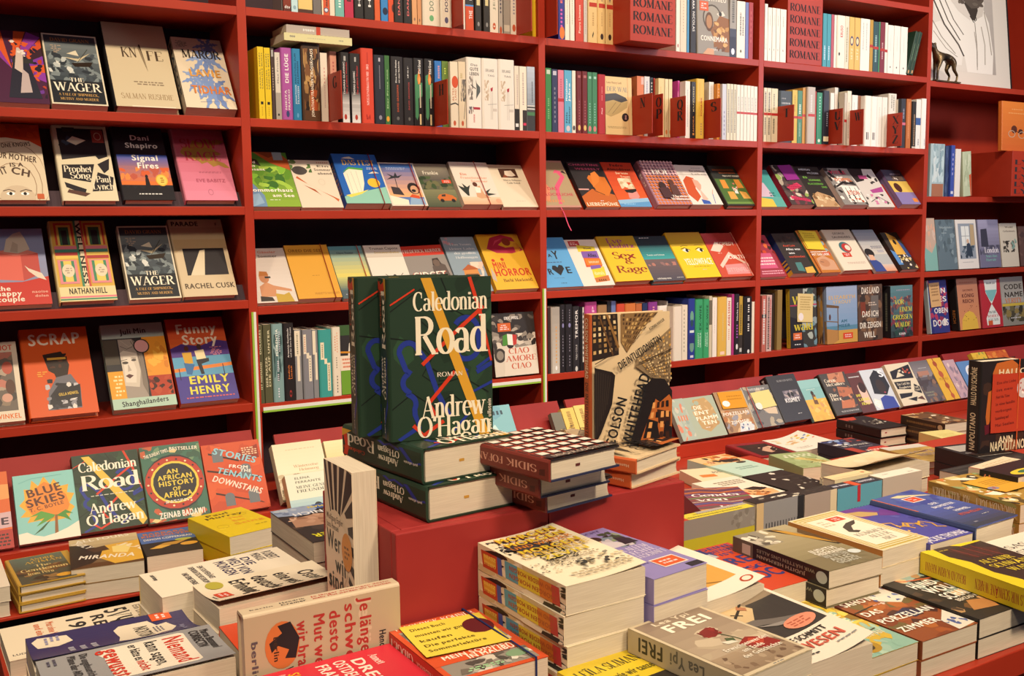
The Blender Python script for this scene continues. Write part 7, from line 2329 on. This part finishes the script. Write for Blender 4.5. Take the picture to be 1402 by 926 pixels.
flat('pale aqua book with orange and black painted figures, right table', -.64, 'TL', (941, 630), 'BL', (1020, 653), .125, .205, .0295, bg='b4cfc4', group=KG, front='''r 0 90 100 150 d8b888
b 0 90 100 150 22 12 c8783a d8a860 3a2c28 a8502c e0c89a
p 2a2626 40 110 70 124 90 104 60 92
p c8602c 50 116 76 126 84 112
e 76 84 12 6 3a3430
x 30 40 80 60 2 8aa8a0
x 14 100 34 120 3 b04a34''')
flat('cream book with orange tag peeping beside the red box, right table', -.645, 'TL', (930, 644), 'BL', (966, 662), .10, .14, .0245, bg='e0cfae', group=KG, front='r 20 60 60 84 cf7a3a\nx 60 90 90 110 2 555')
place('green book with painted pike fish, right table', .942, -1.222, -.63, -14, .108, .15, .0397, bg='98a878', group=KG, front='''b 0 0 100 150 16 16 a8b888 8a9a68 b0bc94
p c8b878 30 90 50 100 84 60 96 20 84 24 60 56 36 80
p 8a7a3a 50 92 80 56 92 24 70 50
b 40 30 92 90 16 4 6a5a34 d8c890
t 20 118 96 10 dce0c8 llllll
t 14 104 90 10 dce0c8 lllll''')
place('crimson hardcover with dark reclining nude painting, right table', 1.183, -.848, -.708, -11, .131, .177, .036, 'hardcover', lower=1, lower_label='dark book under the crimson hardcover', bg='8a1c24', hard=True, group=KG, sp='m 50 14 136 40 4a1018', front='r 12 14 88 128 2a2020\nb 12 14 88 128 12 10 3a2a26 241c1c\np c8a08a 40 60 60 90 80 100 84 90 66 70 60 40 50 36\nb 40 40 84 96 8 5 d8b8a0 a87a64\nx 20 134 80 140 1 a83a5a')
place('open white art book with colour sketches and curling cover, right table', 1.345, -.83, -.715, -9, .133, .165, .032, lower=1, lower_label='white book under the curling art book', bg='e4dfd4', curl=.02, group=KG, front='b 10 60 60 130 14 9 d8b888 c8a070 e0d0b0\nb 60 70 96 130 14 6 c85a3a d8c04a 6a8ac0 d88a7a\nx 20 20 60 40 2 c8c0b4')
place('blue, black and red illustrated book, middle of the right table', 1.371, -1.041, -.685, -4, .129, .168, .0312, lower=2, lower_label='book under the blue, black and red one', bg='2e2c3c', group=KG, front='''b 0 90 60 150 22 10 4a62a8 8aa0c8 d8d4d0 3a4a8a
b 40 110 100 150 10 10 a83a2c 2a2430
p c03a30 30 20 60 44 100 40 100 4 50 4
T 14 74 92 12 e0dcd4 BLAUPAUSE
x 40 54 84 60 1 99a
T 30 12 92 12 e8dcd0 ROMAN
r 0 10 24 60 a83a2c''')
place('thick black hardcover with red corner and silver script, back of the right table', 1.819, -.748, -.717, -5, .12, .193, .0312, 'hardcover', lower=1, lower_label='dark red book under the thick black hardcover', bg='1f1b1d', hard=True, group=KG, sp='v 50 90 120 40 6a6460 lll', front='p c0402a 0 150 60 150 40 120 0 112\nb 30 50 96 104 22 6 b8b0a4 8a8478 d8d0c0\nb 0 30 60 120 8 8 2a2426 1a1618', ribbon=(20,'8a2030',-1))
place('brown book with wood and medallion painting, back of the right table', 1.93, -.90, -.690, -6, .122, .18, .0295, lower=2, lower_label='grey book under the wood-painted one', bg='6a4a30', spine='3a2a20', group=KG, sp='e 50 16 30 8 c8b088\nm 50 30 130 24 8a6a40', front='b 0 0 100 150 36 14 8a5a34 5a3a24 b88a54 c8a878 3a2a20 d8c8b0')
flat('book with a yellow paper lying on top, back of the right table', -.70, 'TL', (1258, 592), 'BL', (1310, 606), .11, .16, .0395, lower=1, lower_label='book under the yellow-papered one', bg='d9cb84', group=KG, front='r 60 0 100 30 e0d8cc\nx 20 60 80 110 4 c8b870')
flat('book with tan cover and lilac lettering, middle of the right table', -.637, 'TL', (1204, 614), 'BL', (1262, 630), .13, .17, .016, lower=1, lower_label='tan book under the lilac-lettered one', bg='b9964f', group=KG, front='b 0 0 100 150 20 14 c8a458 a8843c d8b870\nT 20 80 90 12 8a7a9a ARIEL\nx 20 50 80 70 2 8a7a8a\nr 0 120 100 150 d8d0c4')
flat('cream book with its blank cover bent open, middle of the right table', -.585, 'BL', (1124, 634), 'TL', (1216, 613), .14, .20, .034, lower=1, lower_label='cream book under the one with the bent blank cover', bg='dccda8', inner='cdb98c', curl=.03, group=KG, front='b 0 0 100 150 10 16 e0d4b4 d8c8a0')
flat('black and white book beside the standing black novel, right table', -.59, 'TL', (1280, 612), 'BL', (1340, 628), .13, .18, .034, lower=1, lower_label='dark book under the black and white one', bg='2a2628', group=KG, front='r 10 96 90 140 d8d2c8\nr 10 50 90 84 d0cac0\nb 0 0 100 50 8 10 3a3436 1e1c1e')
flat('charcoal striped book carrying the standing black novel, right table', -.583, 'BL', (1286, 644), 'TL', (1392, 622), .14, .215, .0425, lower=1, lower_label='grey edged book under the charcoal striped one', bg='2c2a2a', group=KG, front='\n'.join(f'r {6+i*14} 0 {9+i*14} 150 4a4644' for i in range(7)))
flat('open beige page spread with faint writing, far right of the table', -.562, 'TL', (1326, 640), 'TR', (1374, 625), .15, .10, .0195, bg='dccbae', group=KG, front='r 0 0 3 150 a84a3a\nx 14 30 90 120 7 b8a888\nT 20 126 80 8 c0ac8c ooooo')
NAP = '''b 0 0 100 150 16 16 2a2220 1e1a1c 3a2a24
p b8642c 26 104 22 130 30 146 64 150 80 140 84 112 60 100
p b8642c 14 40 10 60 14 100 24 104 24 60
p 8a4a2c 50 10 60 24 84 14 76 0 56 0
p 5a1a2a 10 30 8 46 20 48 22 34
t 34 126 96 10 ddd0b4 HALLO
t 40 14 72 12 e0d0b0 ANN
t 22 2 99 16 e0d0b0 NAPOLITANO'''
upright('black hardcover novel with a red handwritten note standing on the right table', 1341, 622, -.5824, .138, .212, .04, -10, hard=True, bg='221e20', spine='1c1a1c', sp='v 50 4 66 50 dccfae NAPOLITANO\nv 50 78 140 50 dccfae HALLO DU SCHÖNE', front=NAP, notes=[('sticky_note','large red handwritten note with a round photo emblem',20,32,98,128,'b03a24','\n'.join(f'q 4 12 {82-i*12} {54-(i%3)*8} 5 6a1e1a {w_}' for i, w_ in enumerate(('Eine alte Liebe','ist neu','Fünf die Töne','in eine familie','verborgen','Sammlung auf','Mai Seelen')))+'\ne 88 74 18 17 c8c4c8\nb 78 64 98 84 8 4 5a5a60 a83a34 e8e4e4',-1)], band=(78,'c85a2c'))
flat('black book with yellow emblem and pale numerals, beside the standing black novel', -.55, 'BL', (1394, 654), 'BR', (1440, 642), .16, .08, .0295, lower=3, lower_label='black book under the yellow-emblem one', bg='222024', sp='v 50 100 140 50 d88a6a 17', front='e 40 40 30 30 d8c03a\ne 40 40 16 16 3a6a4a')
# ---------------- stacks on the counter, left bay ----------------
AG = 'paperback stacks on the counter'
flat('small dark landscape hardcover with gold title, top of three on the counter', -.78, 'TL', (7.8, 768), 'TR', (93.4, 753), .128, .198, .0192, 'hardcover', lower=2, lower_label='gold edged hardcover under the landscape one', bg='b8923a', hard=True, group=AG, front='''r 4 2 88 148 4a4a3c
g 4 60 88 148 4a4a3a 5a6a60
b 4 4 88 90 30 12 5a3c28 6a4a2c 3a3026 8a6a40 4a4a34
T 34 122 74 12 c8a03c ANDRÉ
T 24 106 84 12 c8a03c ACIMAN
T 36 84 62 12 d0b878 The
T 12 64 86 14 d0b878 Gentleman
T 20 44 60 14 d0b878 from Peru
e 72 20 13 9 d8a034''')
flat('golden cave-photo paperback with white brush letters on the counter', -.77, 'TL', (94, 741), 'TR', (187, 729), .148, .225, .0345, lower=1, lower_label='golden paperback under the cave-photo one', bg='8a6a3c', group=AG, front='''g 0 0 100 150 5a3a20 c8b48a
p 2c1e1a 0 0 0 120 30 110 50 60 30 20
p d8a83c 50 100 100 110 100 10 60 4 40 40
p e8d080 60 90 90 94 80 50 60 60
p 4a3020 24 90 50 100 56 76 34 70
q 8 10 128 80 14 e8e0d0 ALL FOURS
q -60 6 126 40 12 e8e0d0 JULY
q -12 10 44 80 18 e8e0d0 MIRANDA
q -52 70 96 80 12 e8d8b8 JULY''')
flat('blue and black paperback with orange author lettering on the counter', -.785, 'TL', (187, 731), 'TR', (252, 722), .124, .196, .0545, bg='2a2628', group=AG, front='''r 0 76 100 150 4a6aa8
b 0 80 100 150 10 14 5a7ab4 4464a0
t 8 128 88 12 c8702c BARBARA
t 4 112 94 13 c8702c KINGSOLVER
t 6 92 96 11 dcd8cc DEMON COPPERHEAD
p b88a3c 20 50 40 66 84 70 60 50
p d8a84a 10 40 30 56 50 48 30 36
e 82 46 16 10 d09a3c
e 76 76 16 7 a8b04a''')
flat('bright yellow paperback with fine doodle lettering on the counter', -.752, 'TL', (257, 710), 'TR', (326, 695), .142, .212, .0435, lower=1, lower_label='yellow paperback under the doodle-lettered one', bg='d9c01e', group=AG, front='''b 6 10 94 140 14 5 c8ae14 e4cc34
t 24 128 66 12 4a4020 Paul
t 16 112 84 12 4a4020 Murray
t 46 92 74 11 d8942a The
t 46 74 70 11 d8942a Bee
t 40 54 94 12 d8942a Sting
o 20 60 10 10 b89a14 1
o 80 110 8 8 b89a14 1
x 60 30 92 38 1 a08a20''')
flat('blank white paperback cut off at the left edge of the counter', -.775, 'TR', (0.5, 765), 'BR', (17, 811), .135, .205, .032, lower=1, lower_label='blank white paperback under the cut-off one', bg='ded4c2', group=AG)
flat('upside-down paperback with black and yellow photo cover beside the red box', -.56, 'BR', (369.5, 701), 'TR', (434, 747), .13, .215, .036, lower=2, lower_label='cream page-block paperback under the upside-down one', bg='26242a', group=LT, front='''b 0 60 100 150 14 14 4a3a34 2a2626 3a3234
p a8806a 20 50 50 90 96 84 90 50 50 40
b 20 40 96 90 14 8 b8907a 8a6450 c8a48c
p 8a9ab8 0 0 100 0 100 30 60 40 30 10
b 50 0 100 40 10 7 a8b4c4 6a7a9a
r 0 0 40 20 3a5a9a
t 10 26 80 13 dcdce0 MUNICH
t 20 120 90 14 d8d02c MUTTER
t 10 6 50 8 d8c02c ROMAN''')
bpy.data.objects.remove(_to); bpy.data.curves.remove(_cu)
